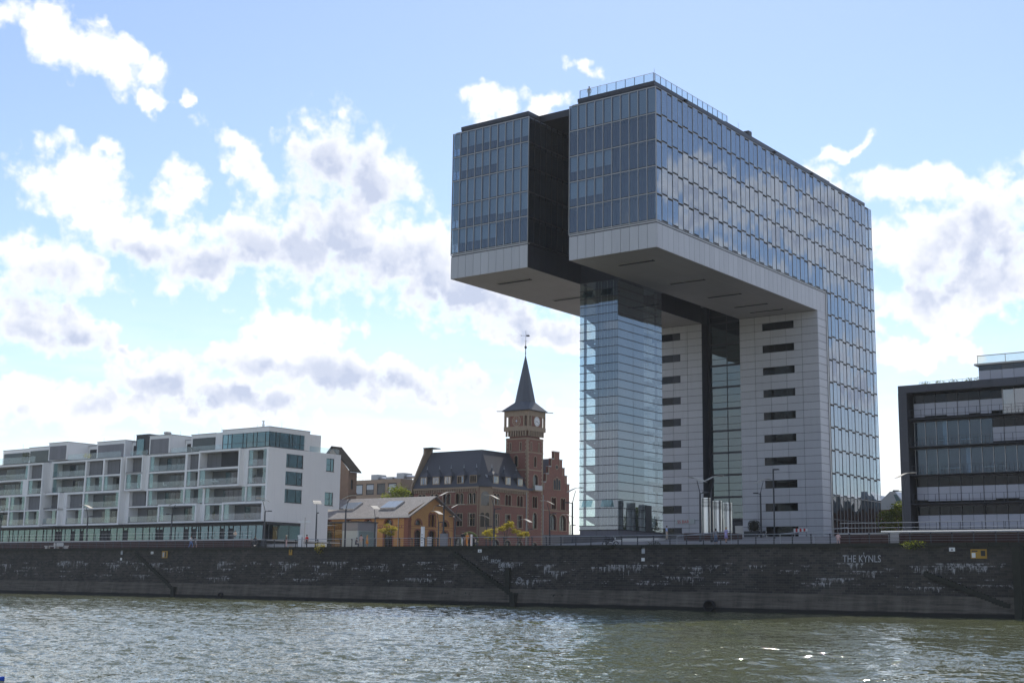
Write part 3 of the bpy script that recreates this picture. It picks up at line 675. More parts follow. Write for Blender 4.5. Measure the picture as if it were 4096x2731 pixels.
    for q, v0 in enumerate((0.0, G0)):
        b('leg_core', v0 + 0.18, v0 + Wd - 0.12, UL + 0.16, UG + 1.0, 0.0, ZB + 0.05, M_black)
        nrow = 30
        for r in range(nrow):
            z1 = ZB - r * RR - (0.012 if r == 0 else 0); z0 = max(ZB - (r + 1) * RR, 0.02)
            if z1 - z0 < 0.15: continue
            win = (r % 3 == 1) and r < 27; ent = r >= 28
            if win or ent: cols = [(0, 1, 0), (1, 1.5, 0), (1.5, 3.5, 1), (3.5, 4, 0), (4, 5, 0)]
            else: cols = [(0, 1, 0), (1, 2, 0), (2, 3, 0), (3, 4, 0), (4, 5, 0)]
            for (c0, c1, w) in cols:
                if w == 0:
                    b('cladding_panel', v0 + 0.03 + c0 * CW + 0.028, v0 + 0.03 + c1 * CW - 0.028, UL, UL + 0.06, z0 + 0.028, z1 - 0.028, M_white)
                else:
                    for (d0, d1, g) in ((1.5, 2.0, 1), (2.0, 2.75, 0), (2.75, 3.5, 0)) if q == 0 else ((1.5, 2.05, 2), (2.05, 2.95, 0), (2.95, 3.5, 0)):
                        b('ribbon_window', v0 + 0.03 + d0 * CW + 0.02, v0 + 0.03 + d1 * CW - 0.02, UL + 0.09, UL + 0.13, z0 + 0.02, z1 - 0.02, G_black if g != 2 else M_dark)
                    b('window_reveal', v0 + 0.03 + 1.5 * CW, v0 + 0.03 + 3.5 * CW, UL + 0.131, UL + 0.158, z0, z1, M_dark2)
    for r in range(30):
        z1 = ZB - r * RR - 0.012; z0 = max(ZB - (r + 1) * RR, 0.02)
        if z1 - z0 < 0.15: continue
        b('side_panel', 0.0, 0.06, UL + 0.07, UG - 0.31, z0 + 0.05, z1 - 0.0, M_white)
    b('side_panel', Wd - 0.1, Wd - 0.02, UL + 0.07, UL + 2.2, 0.0, ZB, M_darkpanel)
    b('side_panel', G0 + 0.02, G0 + 0.1, UL + 0.07, UL + 2.2, 0.0, ZB, M_darkpanel)
    # recessed curtain wall between the legs
    us = UL + 1.75
    cols = [Wd + 0.05, (Wd + G0) / 2 - 0.2, G0 - 0.55, G0 - 0.05]
    nz = 30
    for r in range(nz):
        z1 = ZT - 15.0 * RR * 0 - 0; 
        z1 = ZB + 3 * RR - r * RR; z0 = z1 - RR
        if z1 < 1.0: break
        for c in range(2):
            b('shaft_pane', cols[c] + 0.06, cols[c + 1] - 0.06, us, us + 0.03, z0 + (0.30 if r % 3 == 2 else 0.05), z1 - 0.03, G_shaft)
        if r % 3 == 2: b('shaft_slab', cols[0], cols[3], us - 0.03, us + 0.30, z0 - 0.02, z0 + 0.29, M_dark)
        else: b('shaft_bar', cols[0], cols[2], us - 0.03, us + 0.05, z0 - 0.03, z0 + 0.045, M_dark)
    b('shaft_mullion', cols[1] - 0.06, cols[1] + 0.06, us - 0.05, us + 0.06, 2.8, ZB + 3 * RR, M_dark)
    b('shaft_jamb', cols[2], cols[3], us - 0.10, us + 0.06, 0.0, ZB + 3 * RR, M_dark)
    for r in range(10): b('corridor_ceiling', cols[0], cols[3], us + 0.4, us + 3.0, RH * r + 2.9, RH * r + 3.1, M_conclt)
    b('entrance_door', Wd + 0.35, Wd + 2.6, us - 0.12, us - 0.06, 0.0, 2.6, M_dark)
    b('door_leaf', Wd + 0.75, Wd + 2.1, us - 0.16, us - 0.121, 0.1, 2.0, M_alu)
    # ---- glazed stair tower under the overhang
    ta, tb, u0, u1 = 13.62, 19.86, 12.45, 24.25
    nrow = 29; RT = (ZB - 0.02) / 29.5
    for r in range(nrow + 1):
        z1 = ZB - 0.02 - r * RT; z0 = max(z1 - RT, 0.02)
        if z1 - z0 < 0.2: continue
        for (a, c) in ((ta, ta + 3.16), (ta + 3.16, tb)):
            if r in (1, 26):
                b('tower_pane', a + 0.02, c - 0.02, u0, u0 + 0.025, z0 + 0.03, z1 - 0.03, G_tower)
                vs_, ve = a + (c - a) * 0.28, a + (c - a) * 0.80
                mv = MB(); mv.box(-(ve - vs_) / 2, (ve - vs_) / 2, -0.02, 0.02, -(RT - 0.2), 0)
                inst('vent_flap', mv.mesh('vent_flap', G_shop), T((X((vs_ + ve) / 2), Y(u0) - 0.03, Z(z1 - 0.08))) @ Matrix.Rotation(R_(-24), 4, 'X'), k)
            else: b('tower_pane', a + 0.02, c - 0.02, u0, u0 + 0.025, z0 + 0.03, z1 - 0.03, G_tower)
        for j in range(3):
            ua = u0 + 0.03 + j * (u1 - u0) / 3; ub = u0 + (j + 1) * (u1 - u0) / 3
            b('tower_pane', ta, ta + 0.025, ua + 0.02, ub - 0.02, z0 + 0.03, z1 - 0.03, G_tower)
        b('tower_bar', ta - 0.03, tb + 0.03, u0 - 0.035, u0 + 0.05, z0 - 0.045, z0 + 0.045, M_dark)
        b('tower_bar', ta - 0.03, ta + 0.05, u0 + 0.051, u1, z0 - 0.045, z0 + 0.045, M_dark)
    for j in range(10):
        z0 = j * RH
        b('rear_tower_glazing', tb - 0.025, tb, u0 + 0.05, u1, z0 + 0.03, min(z0 + RH, ZB) - 0.03, G_rear)
        b('rear_tower_glazing', ta + 0.05, tb - 0.05, u1 - 0.025, u1, z0 + 0.03, min(z0 + RH, ZB) - 0.03, G_rear)
    # lift core, posts, landings and stair flights inside
    b('lift_core', ta + 0.35, ta + 4.05, u0 + 0.6, u0 + 7.4, 0.0, ZB, M_core)
    for i in range(7): b('core_rib', ta + 0.5 + i * 0.5, ta + 0.58 + i * 0.5, u0 + 0.52, u0 + 0.6, 0.0, ZB, M_conclt if i % 2 else M_slab)
    for (v, u) in ((tb - 0.62, u0 + 0.45), (tb - 0.5, u1 - 0.6), (ta + 0.3, u1 - 1.2)): b('column', v - 0.14, v + 0.14, u - 0.14, u + 0.14, 0.0, ZB, M_core)
    for j in range(1, 10):
        z0 = j * RH
        b('landing', ta + 0.15, tb - 0.15, u0 + 7.6, u1 - 0.15, z0 - 0.16, z0, M_slab)
        b('landing', tb - 2.0, tb - 0.15, u0 + 0.15, u0 + 1.3, z0 - RH / 2 - 0.12, z0 - RH / 2, M_slab)
    for j in range(10):
        for (v, za, zb_) in ((tb - 0.65, j * RH, (j + .5) * RH), (tb - 1.55, (j + 1) * RH, (j + .5) * RH)):
            if zb_ > ZB or za > ZB: continue
            mb = MB(); hw = 0.42
            mb.add([(X(v + hw), Y(u0 + 7.6), Z(za)), (X(v - hw), Y(u0 + 7.6), Z(za)), (X(v - hw), Y(u0 + 1.3), Z(zb_)), (X(v + hw), Y(u0 + 1.3), Z(zb_)),
                    (X(v + hw), Y(u0 + 7.6), Z(za) - .28), (X(v - hw), Y(u0 + 7.6), Z(za) - .28), (X(v - hw), Y(u0 + 1.3), Z(zb_) - .28), (X(v + hw), Y(u0 + 1.3), Z(zb_) - .28)],
                   [(0, 1, 2, 3), (7, 6, 5, 4), (0, 4, 5, 1), (1, 5, 6, 2), (2, 6, 7, 3), (3, 7, 4, 0)])
            mb.build('stair_flight', M_core, k)
    b('tower_door', ta - 0.06, ta + 0.04, u0 + 7.0, u0 + 8.6, 0.1, 3.6, M_frame)
    return k
office = kranhaus()
# ================================================================ white apartment house
def white_house():
    k = thing('apartment_house', (-200, 160, QZ), 'long white apartment house with stacked box loggias and glass balustrades', 'building')
    rnd = random.Random(11)
    YB = 168.9; XR = -163.55
    F = {'4': (18.1, 20.75), '3': (15.2, 17.8), '2': (12.2, 14.8), '1': (9.35, 11.95)}
    def seg(Yp, xa, xb, rows, zb=9.02, zt=21.1):
        s = Yp / 152.0
        holes = []; cells = []
        for fl, lst in rows.items():
            for c in lst:
                x0, x1 = c[0] * s, c[1] * s; z0, z1 = F[fl]; z0, z1 = z0 * s + CZ, z1 * s + CZ
                typ = c[2]; proud = c[3] if len(c) > 3 else 0.0
                holes.append((x0, x1, z0, z1)); cells.append((x0, x1, z0, z1, typ, proud))
        mb = MB(); wall_holes(mb, 'x', Yp, xa, xb, zb * s + CZ, zt * s + CZ, holes, 2.1)
        # sides, top, underside
        z0, z1 = zb * s + CZ, zt * s + CZ
        mb.quad((xb, Yp, z0), (xb, YB, z0), (xb, YB, z1), (xb, Yp, z1)) if xb < XR - .5 else None
        mb.quad((xa, YB, z0), (xa, Yp, z0), (xa, Yp, z1), (xa, YB, z1))
        mb.quad((xa, Yp, z1), (xb, Yp, z1), (xb, YB, z1), (xa, YB, z1)); mb.quad((xa, YB, z0), (xb, YB, z0), (xb, Yp, z0), (xa, Yp, z0))
        mb.build('facade', M_render, k)
        bx('roof_edge', xa + .01, xb - .01, Yp - 0.05, Yp + 0.3, z1 + 0.002, z1 + 0.07, M_frame, k)
        for (x0, x1, a, c, typ, pr) in cells:
            yf = Yp
            if pr:
                yf = Yp - pr; t = 0.32
                bx('box_frame', x0 - t, x0, yf, Yp - .002, a - t, c + t, M_render, k); bx('box_frame', x1, x1 + t, yf, Yp - .002, a - t, c + t, M_render, k)
                bx('box_frame', x0 + .001, x1 - .001, yf, Yp - .002, c, c + t, M_render, k); bx('box_frame', x0 + .001, x1 - .001, yf, Yp - .002, a - t, a, M_render, k)
                bx('box_top', x0 - t + .01, x1 + t - .01, yf + .01, Yp - .02, c + t + .001, c + t + .05, M_frame, k)
            yb = Yp + (2.05 if typ != 'S' else 0.75)
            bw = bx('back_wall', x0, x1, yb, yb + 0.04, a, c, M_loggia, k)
            w = x1 - x0
            bx('sill', x0, x1, yf - 0.03, yf + 0.14, a + .001, a + 0.07, M_frame, k)
            if typ == 'S':
                n = 4 if w < 6 else 8
                for i in range(n):
                    dk = i >= n - 1 or (w > 6 and 2 < i < 7)
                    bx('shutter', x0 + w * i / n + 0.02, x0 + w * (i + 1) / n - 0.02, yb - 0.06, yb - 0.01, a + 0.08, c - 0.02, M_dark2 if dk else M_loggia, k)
                    if i: bx('shutter_joint', x0 + w * i / n - 0.018, x0 + w * i / n + 0.018, yb - 0.055, yb - 0.012, a + 0.08, c - 0.02, M_frame, k)
                continue
            # glazed back: dark doors
            da = x0 + w * rnd.uniform(0.22, 0.36); db = x1 - w * rnd.uniform(0.0, 0.14)
            bx('terrace_door', da, db, yb - 0.05, yb - 0.01, a + 0.07, c - 0.25, M_dark2, k)
            nd = max(1, int((db - da) / 1.3))
            for i in range(nd): bx('door_pane', da + (db - da) * i / nd + 0.05, da + (db - da) * (i + 1) / nd - 0.05, yb - 0.075, yb - 0.055, a + 0.12, c - 0.32, G_win, k)
            for i in range(nd):
                if rnd.random() < .35: bx('curtain', da + (db - da) * i / nd + .1, da + (db - da) * (i + rnd.uniform(.4, .9)) / nd, yb - 0.054, yb - 0.051, a + 0.15, c - 0.34, M_blind, k)
            # glass balustrade
            nb = max(1, int(round(w / 2.2)))
            for i in range(nb): bx('balustrade', x0 + w * i / nb + 0.02, x0 + w * (i + 1) / nb - 0.02, yf + 0.05, yf + 0.07, a + 0.08, a + 1.05, G_rail, k)
            # sliding wind screens
            sides = rnd.choice(('l', 'lr', 'l', 'r', 'lr', 'm')) if w > 4 else rnd.choice(('l', 'r', 'l'))
            sw = rnd.uniform(0.9, 1.35) if w > 4 else rnd.uniform(0.8, 1.2)
            if 'l' in sides: bx('wind_screen', x0 + 0.05, x0 + sw, yf + 0.16, yf + 0.185, a + 0.08, c - 0.02, G_teal, k)
            if 'r' in sides: bx('wind_screen', x1 - sw, x1 - 0.05, yf + 0.16, yf + 0.185, a + 0.08, c - 0.02, G_teal, k)
            if 'm' in sides: bx('wind_screen', x0 + w * .62, x0 + w * .62 + sw, yf + 0.16, yf + 0.185, a + 0.08, c - 0.02, G_teal, k)
    seg(149.1, -246.0, -225.3 * 149.1 / 152, {'4': [(-244.5, -230.2, 'L'), (-229.85, -225.6, 'S')], '3': [(-244.5, -231.5, 'L'), (-229.8, -225.6, 'L')],
        '2': [(-244.5, -235.8, 'L'), (-235.4, -230.5, 'L'), (-230.2, -225.6, 'S')], '1': [(-244.5, -235.8, 'L'), (-235.4, -230.5, 'L'), (-230.2, -225.6, 'L')]})
    s1x = -225.3 * 149.1 / 152
    seg(150.8, s1x + .01, -201.55 * 150.8 / 152, {'4': [(-222.1, -212.2, 'L'), (-211.8, -206.95, 'S'), (-206.5, -201.9, 'S')], '3': [(-222.0, -212.3, 'L'), (-211.8, -206.9, 'L'), (-206.5, -201.9, 'L')],
        '2': [(-222.9, -218.5, 'S', 1.0), (-217.1, -212.4, 'S'), (-212.0, -201.9, 'L')], '1': [(-222.9, -218.5, 'L', 1.0), (-217.1, -212.4, 'L'), (-211.9, -201.9, 'L')]})
    seg(152.0, -201.55 * 150.8 / 152 + .01, XR, {'4': [(-199.2, -195.0, 'S', .7), (-193.7, -184.15, 'L'), (-183.6, -179.95, 'S'), (-179.3, -169.7, 'S', .9), (-168.3, -163.95, 'L')],
        '3': [(-199.2, -195.0, 'L', .7), (-193.8, -184.15, 'L'), (-183.65, -179.9, 'L'), (-179.3, -169.7, 'L', .9), (-168.3, -163.95, 'L')],
        '2': [(-198.8, -194.1, 'S'), (-193.7, -184.2, 'L'), (-183.9, -179.2, 'L'), (-178.7, -168.7, 'L'), (-168.4, -163.95, 'L')],
        '1': [(-198.8, -190.1, 'L'), (-189.4, -180.0, 'L', .8), (-178.5, -173.9, 'L'), (-173.3, -164.1, 'L', .5)]})
    # end wall facing the square
    wn = [(156.05, 159.95, 18.1, 20.3), (156.0, 159.9, 15.2, 17.4), (156.0, 159.9, 12.3, 14.5), (165.4, 167.3, 18.1, 20.3), (165.3, 167.3, 12.3, 14.5)]
    hz = [(a, c, z0 + CZ, z1 + CZ) for a, c, z0, z1 in wn]
    mb = MB(); wall_holes(mb, 'y', XR, 152.0, YB, 11.65 + CZ, 21.1 + CZ, hz, 0.22)
    wall_holes(mb, 'y', XR, 152.0, 166.2, 9.02 + CZ, 11.65 + CZ, [], 0.22)
    wall_holes(mb, 'y', XR, 159.9, 166.2, 3.9 + CZ, 9.02 + CZ, [], 0.22)
    mb.quad((XR, 166.2, 11.65 + CZ), (XR, YB, 11.65 + CZ), (XR - 12, YB, 11.65 + CZ), (XR - 12, 166.2, 11.65 + CZ))
    mb.quad((XR, 166.2, 3.9 + CZ), (XR - 12, 166.2, 3.9 + CZ), (XR - 12, 166.2, 11.65 + CZ), (XR, 166.2, 11.65 + CZ))
    mb.quad((XR, 159.9, 3.9 + CZ), (XR, 159.9, 9.02 + CZ), (XR - 3, 159.9, 9.02 + CZ), (XR - 3, 159.9, 3.9 + CZ))
    mb.quad((XR, YB, 11.65 + CZ), (XR, YB, 21.1 + CZ), (-246, YB, 21.1 + CZ), (-246, YB, 3.9 + CZ))
    mb.build('end_wall', M_render, k)
    def window(y0, y1, z0, z1, splits, x=XR, hs=()):
        wnd = thing('window', (x, (y0 + y1) / 2, z0), parent=k)
        bx('frame', x - .20, x - .10, y0, y0 + .07, z0, z1, M_frame, wnd); bx('frame', x - .20, x - .10, y1 - .07, y1, z0, z1, M_frame, wnd)
        bx('frame', x - .20, x - .10, y0 + .07, y1 - .07, z0, z0 + .07, M_frame, wnd); bx('frame', x - .20, x - .10, y0 + .07, y1 - .07, z1 - .07, z1, M_frame, wnd)
        e = [y0 + .07] + [y0 + (y1 - y0) * q for q in splits] + [y1 - .07]
        for i in range(len(e) - 1):
            if i: bx('frame', x - .20, x - .10, e[i] - .035, e[i] + .035, z0 + .07, z1 - .07, M_frame, wnd)
            bx('pane', x - .17, x - .15, e[i] + .036, e[i + 1] - .036, z0 + .075, z1 - .075, G_shop, wnd)
            if i in hs: bx('frame', x - .20, x - .10, e[i] + .036, e[i + 1] - .036, (z0 + z1) / 2 - .03, (z0 + z1) / 2 + .03, M_frame, wnd)
        bx('room', x - 1.2, x - .25, y0, y1, z0, z1, M_inner, wnd)
        bx('sill', x - .02, x + .05, y0 - .03, y1 + .03, z0 - .07, z0 - .002, M_frame, wnd)
    for (a, c, z0, z1) in hz:
        window(a, c, z0, z1, (0.18, 0.68) if c - a > 3 else (0.62,), hs=(2,) if c - a > 3 else (0,))
    # ground floor: recessed dark shopfront
    GZ0, GZ1 = 6.15 + CZ, 9.0 + CZ
    bx('shop_soffit', -246, XR - .02, 150.9, 160, GZ1 - .10, GZ1 - .003, M_frame, k)
    bx('shop_lintel', -246, XR - .05, 152.55, 152.75, GZ1 - .55, GZ1 - .105, M_frame, k)
    bx('shop_back', -245, XR - 3.2, 156.5, 156.7, GZ0 - 2, GZ1 - .11, M_inner, k)
    bx('shop_floor', -246, XR - .05, 151.2, 160, GZ0 - .3, GZ0, M_slab, k)
    x = -244.0
    while x < XR - 2.0:
        r = rnd.random(); w = rnd.uniform(1.6, 2.4) if r < .55 else rnd.uniform(.8, 1.2)
        w = min(w, XR - 0.3 - x)
        if r > 0.86:
            bx('shop_door', x + .05, x + w - .05, 152.66, 152.72, GZ0, GZ1 - 1.0, M_dark2, k); bx('shop_pane', x + .08, x + w - .08, 152.64, 152.66, GZ1 - .95, GZ1 - .58, G_shop, k)
        else: bx('shop_pane', x + .04, x + w - .04, 152.64, 152.67, GZ0 + .03, GZ1 - .56, G_shop, k)
        bx('shop_mullion', x - (.05 if r < .7 else .14), x + .04, 152.56, 152.76, GZ0, GZ1 - .551, M_frame, k)
        x += w
    for i, y0 in enumerate((152.9, 154.9, 157.4)):
        bx('shop_pane', XR - .12, XR - .09, y0 + .03, (154.9, 157.4, 159.85)[i] - .03, GZ0 + .05, GZ1 - .45, G_shop, k)
        bx('shop_mullion', XR - .16, XR - .05, y0 - .05, y0 + .03, GZ0, GZ1 - .45, M_frame, k)
    bx('shop_lintel', XR - .2, XR - .03, 152.76, 159.88, GZ1 - .44, GZ1 - .105, M_frame, k)
    bx('corner_plinth', XR - .3, XR + .05, 152.5, 159.89, GZ0 - 2.2, GZ0 - .01, M_conclt, k)
    # set-back top storey
    TZ = 21.1 + CZ
    def vol(x0, x1, y0, h, front='dark', y1=165.0, m=M_render):
        bx('top_storey', x0, x1, y0, y1, TZ + .075, TZ + h, m, k)
        bx('roof_slab', x0 - .08, x1 + .08, y0 - .1, y1 + .1, TZ + h + .001, TZ + h + .09, M_zinc, k)
        w = x1 - x0
        if front == 'dark':
            bx('top_glazing', x0 + .45, x1 - .2, y0 - .06, y0 - .005, TZ + .15, TZ + h - .65, M_dark2, k)
            bx('top_pane', x0 + .5, x1 - .25, y0 - .09, y0 - .065, TZ + .2, TZ + h - .7, G_win, k)
        elif front == 'shutter':
            n = 6
            for i in range(n): bx('shutter', x0 + .35 + (w - .7) * i / n + .01, x0 + .35 + (w - .7) * (i + 1) / n - .01, y0 - .06, y0 - .005, TZ + .15, TZ + h - .6, M_shutter, k)
    vol(-243.0, -232.2, 154.6, 3.2); vol(-232.0, -223.0, 153.2, 3.15, 'dark')
    vol(-222.2, -216.4, 150.85, 3.35, 'shutter'); vol(-216.3, -212.0, 155.5, 2.9, 'dark')
    vol(-211.8, -203.5, 154.0, 3.3, 'shutter'); vol(-203.4, -200.0, 155.5, 3.0, 'dark')
    vol(-199.9, -196.3, 153.6, 3.95, 'none', m=M_dark)
    bx('top_pane', -199.5, -197.6, 153.52, 153.55, TZ + .3, TZ + 3.2, G_shop, k)
    vol(-194.2, -188.6, 152.1, 3.35, 'shutter'); vol(-188.5, -185.6, 155.5, 2.6, 'dark'); vol(-185.5, -179.0, 154.2, 3.25, 'dark')
    # penthouse at the corner, glazed on two sides
    bx('penthouse_wall', -175.0, XR - .02, 152.02, 161.3, TZ + 2.55, TZ + 3.3, M_render, k)
    bx('penthouse_wall', -175.0, XR - .02, 160.1, 161.29, TZ + .075, TZ + 2.549, M_render, k)
    bx('penthouse_wall', -178.9, -175.01, 154.0, 164, TZ + .075, TZ + 3.3, M_render, k)
    bx('penthouse_core', -174.8, XR - 1.8, 153.9, 160.0, TZ + .08, TZ + 2.5, M_inner, k)
    bx('penthouse_floor', -175.0, XR - .03, 152.05, 160.09, TZ + .072, TZ + .12, M_slab, k)
    bx('roof_slab', -175.1, XR + .05, 151.95, 161.4, TZ + 3.301, TZ + 3.38, M_zinc, k)
    bx('stair_head', -176.0, XR - 1.0, 161.4, 164.9, TZ + .075, TZ + 3.05, M_render, k)
    e = [-174.9, -173.6, -172.6, -169.9, -169.0, -167.4, -166.5, -164.5, XR - .06]
    for i in range(len(e) - 1):
        bx('top_pane', e[i] + .04, e[i + 1] - .04, 152.10, 152.13, TZ + .95 if e[i + 1] - e[i] < 1.5 else TZ + .95, TZ + 2.5, G_shop, k)
        bx('top_pane', e[i] + .04, e[i + 1] - .04, 152.10, 152.13, TZ + .16, TZ + .88, G_shop, k)
        bx('top_mullion', e[i] - .04, e[i] + .04, 152.05, 152.18, TZ + .12, TZ + 2.549, M_frame, k)
    bx('top_transom', -174.9, XR - .07, 152.06, 152.17, TZ + .88, TZ + .95, M_frame, k)
    e = [152.2, 153.6, 154.5, 156.6, 157.4, 159.1, 160.05]
    for i in range(len(e) - 1):
        for (za, zb_) in ((.16, .88), (.95, 2.5)): bx('top_pane', XR - .13, XR - .10, e[i] + .04, e[i + 1] - .04, TZ + za, TZ + zb_, G_shop, k)
        bx('top_mullion', XR - .17, XR - .05, e[i] - .04, e[i] + .04, TZ + .12, TZ + 2.549, M_frame, k)
    bx('top_transom', XR - .16, XR - .06, 152.2, 160.05, TZ + .88, TZ + .95, M_frame, k)
    # terrace balustrades
    for (xa, xb, y) in ((-245, -224, 149.3), (-216.2, -200.5, 150.95), (-199.5, -194.6, 152.2), (-188.2, -175.2, 152.15)):
        n = max(1, int((xb - xa) / 2.0))
        for i in range(n): bx('terrace_balustrade', xa + (xb - xa) * i / n + .015, xa + (xb - xa) * (i + 1) / n - .015, y, y + .02, TZ - .2, TZ + .95, G_rail, k)
    for i in range(3): bx('terrace_balustrade', XR - .25, XR - .23, 161.5 + i * 2.4, 163.85 + i * 2.4, TZ + .05, TZ + .95, G_rail, k)
    # flue, vents and rods on the roof
    fl = MB(); fl.lathe([(.22, 0), (.22, .9), (.3, .9), (.3, 1.0), (.16, 1.0), (.16, 1.5), (.34, 1.55), (.34, 1.62)], 10, (-169.4, 156, TZ + 3.38)); fl.build('flue', M_steel, k)
    fl = MB(); fl.lathe([(.5, 0), (.5, .6), (.7, .65), (.7, .95), (.3, 1.1)], 12, (-198, 159, TZ + 3.96)); fl.build('roof_vent', M_conclt, k)
    for x in (-240, -230, -214, -205, -192, -187, -181, -172, -166): bx('lightning_rod', x, x + .03, 157, 157.03, TZ + 2.8, TZ + 4.6, M_zinc, k)
    return k
white_house()
# ================================================================ dark office building on the right
def dark_house():
    k = thing('dark_office', (-45, 165, QZ), 'dark framed office building with rows of white blinds, cut by the right edge', 'building')
    Yp = 150.0; x0, x1 = -56.85, -26.0; rnd = random.Random(3)
    z = lambda r: r + CZ
    bx('frame', x0, x0 + 1.0, Yp, 186, QZ, z(22.7), M_dark, k)
    n = 12
    for i in range(n): bx('frame_panel', x0 + (1.0 if i else 0) + i * 0 + (x1 - x0 - 1) * i / n + (0.006 if i else 0), x0 + 1.0 + (x1 - x0 - 1) * (i + 1) / n - .006, Yp - .02, Yp + 1.6, z(21.85), z(22.72), M_darkpanel, k)
    for i in range(9): bx('frame_panel', x0 - .02, x0 + .98, Yp - .02, Yp - .001, z(4.2 + i * 1.96), z(4.2 + (i + 1) * 1.96) - .012, M_darkpanel, k)
    bx('body', x0 + 1.0, x1, Yp + 2.6, 186, QZ, z(22.3), M_inner, k)
    bx('roof', x0, x1, Yp + 1.61, 186, z(22.3), z(22.6), M_dark, k)
    fl = [21.84, 18.85, 15.7, 12.5, 9.25, 6.1]
    MOD = 1.265; nm = 22
    for r in range(5):
        za, zb = fl[r + 1], fl[r]
        xs0 = x0 + 1.25
        bx('gallery', xs0 - .25, x1, Yp + .15, Yp + 1.35, z(za) - .12, z(za) - .02, M_dark, k)
        bx('slab_edge', xs0 - .25, x1, Yp + 1.36, Yp + 2.6, z(za) - .3, z(za), M_darkpanel, k)
        glassrow = r in (1, 2)
        for i in range(nm):
            a = xs0 + i * MOD; c = a + MOD
            blind = not (glassrow and (r == 2 or i < 7))
            if r == 0 and 8 <= i <= 10: blind = False
            ztop = za + (zb - za) - .18
            if blind:
                bz1 = za + .58 * (zb - za) if r else za + .62 * (zb - za)
                lo = rnd.choice((.28, .28, .28, .28, .40, .55)) if r in (0, 3) else .28
                b_ = bx('blind', a + .02, c - .02, Yp + 1.44, Yp + 1.48, z(za + lo), z(bz1), M_dblind, k)
                bx('upper_pane', a + .02, c - .02, Yp + 1.5, Yp + 1.53, z(bz1) + .03, z(ztop), G_black, k)
                bx('blind_rail', a + .02, c - .02, Yp + 1.41, Yp + 1.49, z(za + lo) - .05, z(za + lo) - .001, M_frame, k)
            else:
                bx('window_pane', a + .03, c - .03, Yp + 1.5, Yp + 1.53, z(za) + .03, z(ztop), G_green if (r == 0) else G_office, k)
                if rnd.random() < .5: bx('desk', a + .1, c - .1, Yp + 1.9, Yp + 2.3, z(za) + .7, z(za) + .76, rnd.choice((M_conclt, M_stone, M_sign)), k)
                if rnd.random() < .35: bx('curtain', a + .7, c - .05, Yp + 1.58, Yp + 1.62, z(za) + .05, z(ztop), M_blind, k)
            if i % 2 == 0 or not blind: bx('mullion', a - .025, a + .025, Yp + 1.38, Yp + 1.5, z(za), z(ztop) + .1, M_alu if not blind else M_frame, k)
            bx('rail_post', a - .02, a + .02, Yp + .18, Yp + .22, z(za) - .02, z(za) + 1.0, M_post, k)
        for h in (.35, .98): bx('gallery_rail', xs0 - .2, x1, Yp + .185, Yp + .215, z(za) + h, z(za) + h + .035, M_post, k)
    # penthouse
    bx('penthouse', -48.1, x1, Yp + 1.9, 180, z(22.61), z(24.6), M_inner, k)
    for i in range(17):
        a = -48.1 + i * 1.3; bx('blind', a + .02, a + 1.28, Yp + 1.8, Yp + 1.88, z(22.62), z(24.0), M_dblind, k); bx('upper_pane', a + .02, a + 1.28, Yp + 1.8, Yp + 1.83, z(24.03), z(24.58), G_win, k)
    bx('eave', -48.5, x1, Yp + 1.5, 181, z(24.61), z(24.8), M_conclt, k)
    for i in range(7):
        a = -48.15 + i * 3.1; bx('glass_parapet', a + .03, a + 3.07, Yp + 1.75, Yp + 1.78, z(24.81), z(25.65), G_frost, k); bx('parapet_post', a - .03, a + .03, Yp + 1.74, Yp + 1.8, z(24.8), z(25.7), M_conclt, k)
    bx('parapet_rail', -48.2, x1, Yp + 1.73, Yp + 1.81, z(25.66), z(25.75), M_conclt, k)
    bx('roof_rail', -55.2, -48.3, Yp + 2.4, Yp + 2.44, z(23.3), z(23.34), M_rail, k)
    for i in range(8): bx('roof_rail', -55.2 + i, -55.16 + i, Yp + 2.4, Yp + 2.44, z(22.6), z(23.3), M_rail, k)
    return k
M_dblind = mat('ribbed_blind', (0.42, 0.42, 0.47), 0.6, var=0.04, objvar=0.05)
G_green = glass('glass_green', (0.35, 0.55, 0.42), 0.22, 0.0, 0.02)
G_frost = glass('glass_frosted', (0.70, 0.76, 0.70), 0.25, 0.15, 0.02)
dark_house()
# ================================================================ old buildings
def window_part(k, axis, pos, h, trim, tw=0.22, depth=0.35, lights=2, paned=G_win, sill=True, cross=False):
    a0, a1, z0, z1 = h[:4]; arch = len(h) > 4 and h[4]
    c = ((a0 + a1) / 2, pos, z0) if axis == 'x' else (pos, (a0 + a1) / 2, z0)
    w = thing('window', c, parent=k)
    if trim: surround(MB(), axis, pos, h, tw, 0.06, 0, sill).build if False else None
    if trim:
        m = MB(); surround(m, axis, pos, h, tw, 0.06, 0, sill); m.build('surround', trim, w)
    def B(n, p0, p1, d0, d1, q0, q1, m):
        if axis == 'x': bx(n, p0, p1, pos + d0, pos + d1, q0, q1, m, w)
        else: bx(n, pos - d1, pos - d0, p0, p1, q0, q1, m, w)
    B('room', a0, a1, depth + .04, depth + .10, z0, z1, M_dark2)
    n = lights
    for i in range(n): B('pane', a0 + (a1 - a0) * i / n + .05, a0 + (a1 - a0) * (i + 1) / n - .05, depth, depth + .02, z0 + .05, z1 - .05, paned)
    for i in range(1, n): B('mullion', a0 + (a1 - a0) * i / n - .05, a0 + (a1 - a0) * i / n + .05, depth - .08, depth + .03, z0, z1, trim if (trim and cross) else M_frame)
    if cross: B('mullion', a0, a1, depth - .08, depth + .03, z0 + (z1 - z0) * .62 - .05, z0 + (z1 - z0) * .62 + .05, trim)
    return w
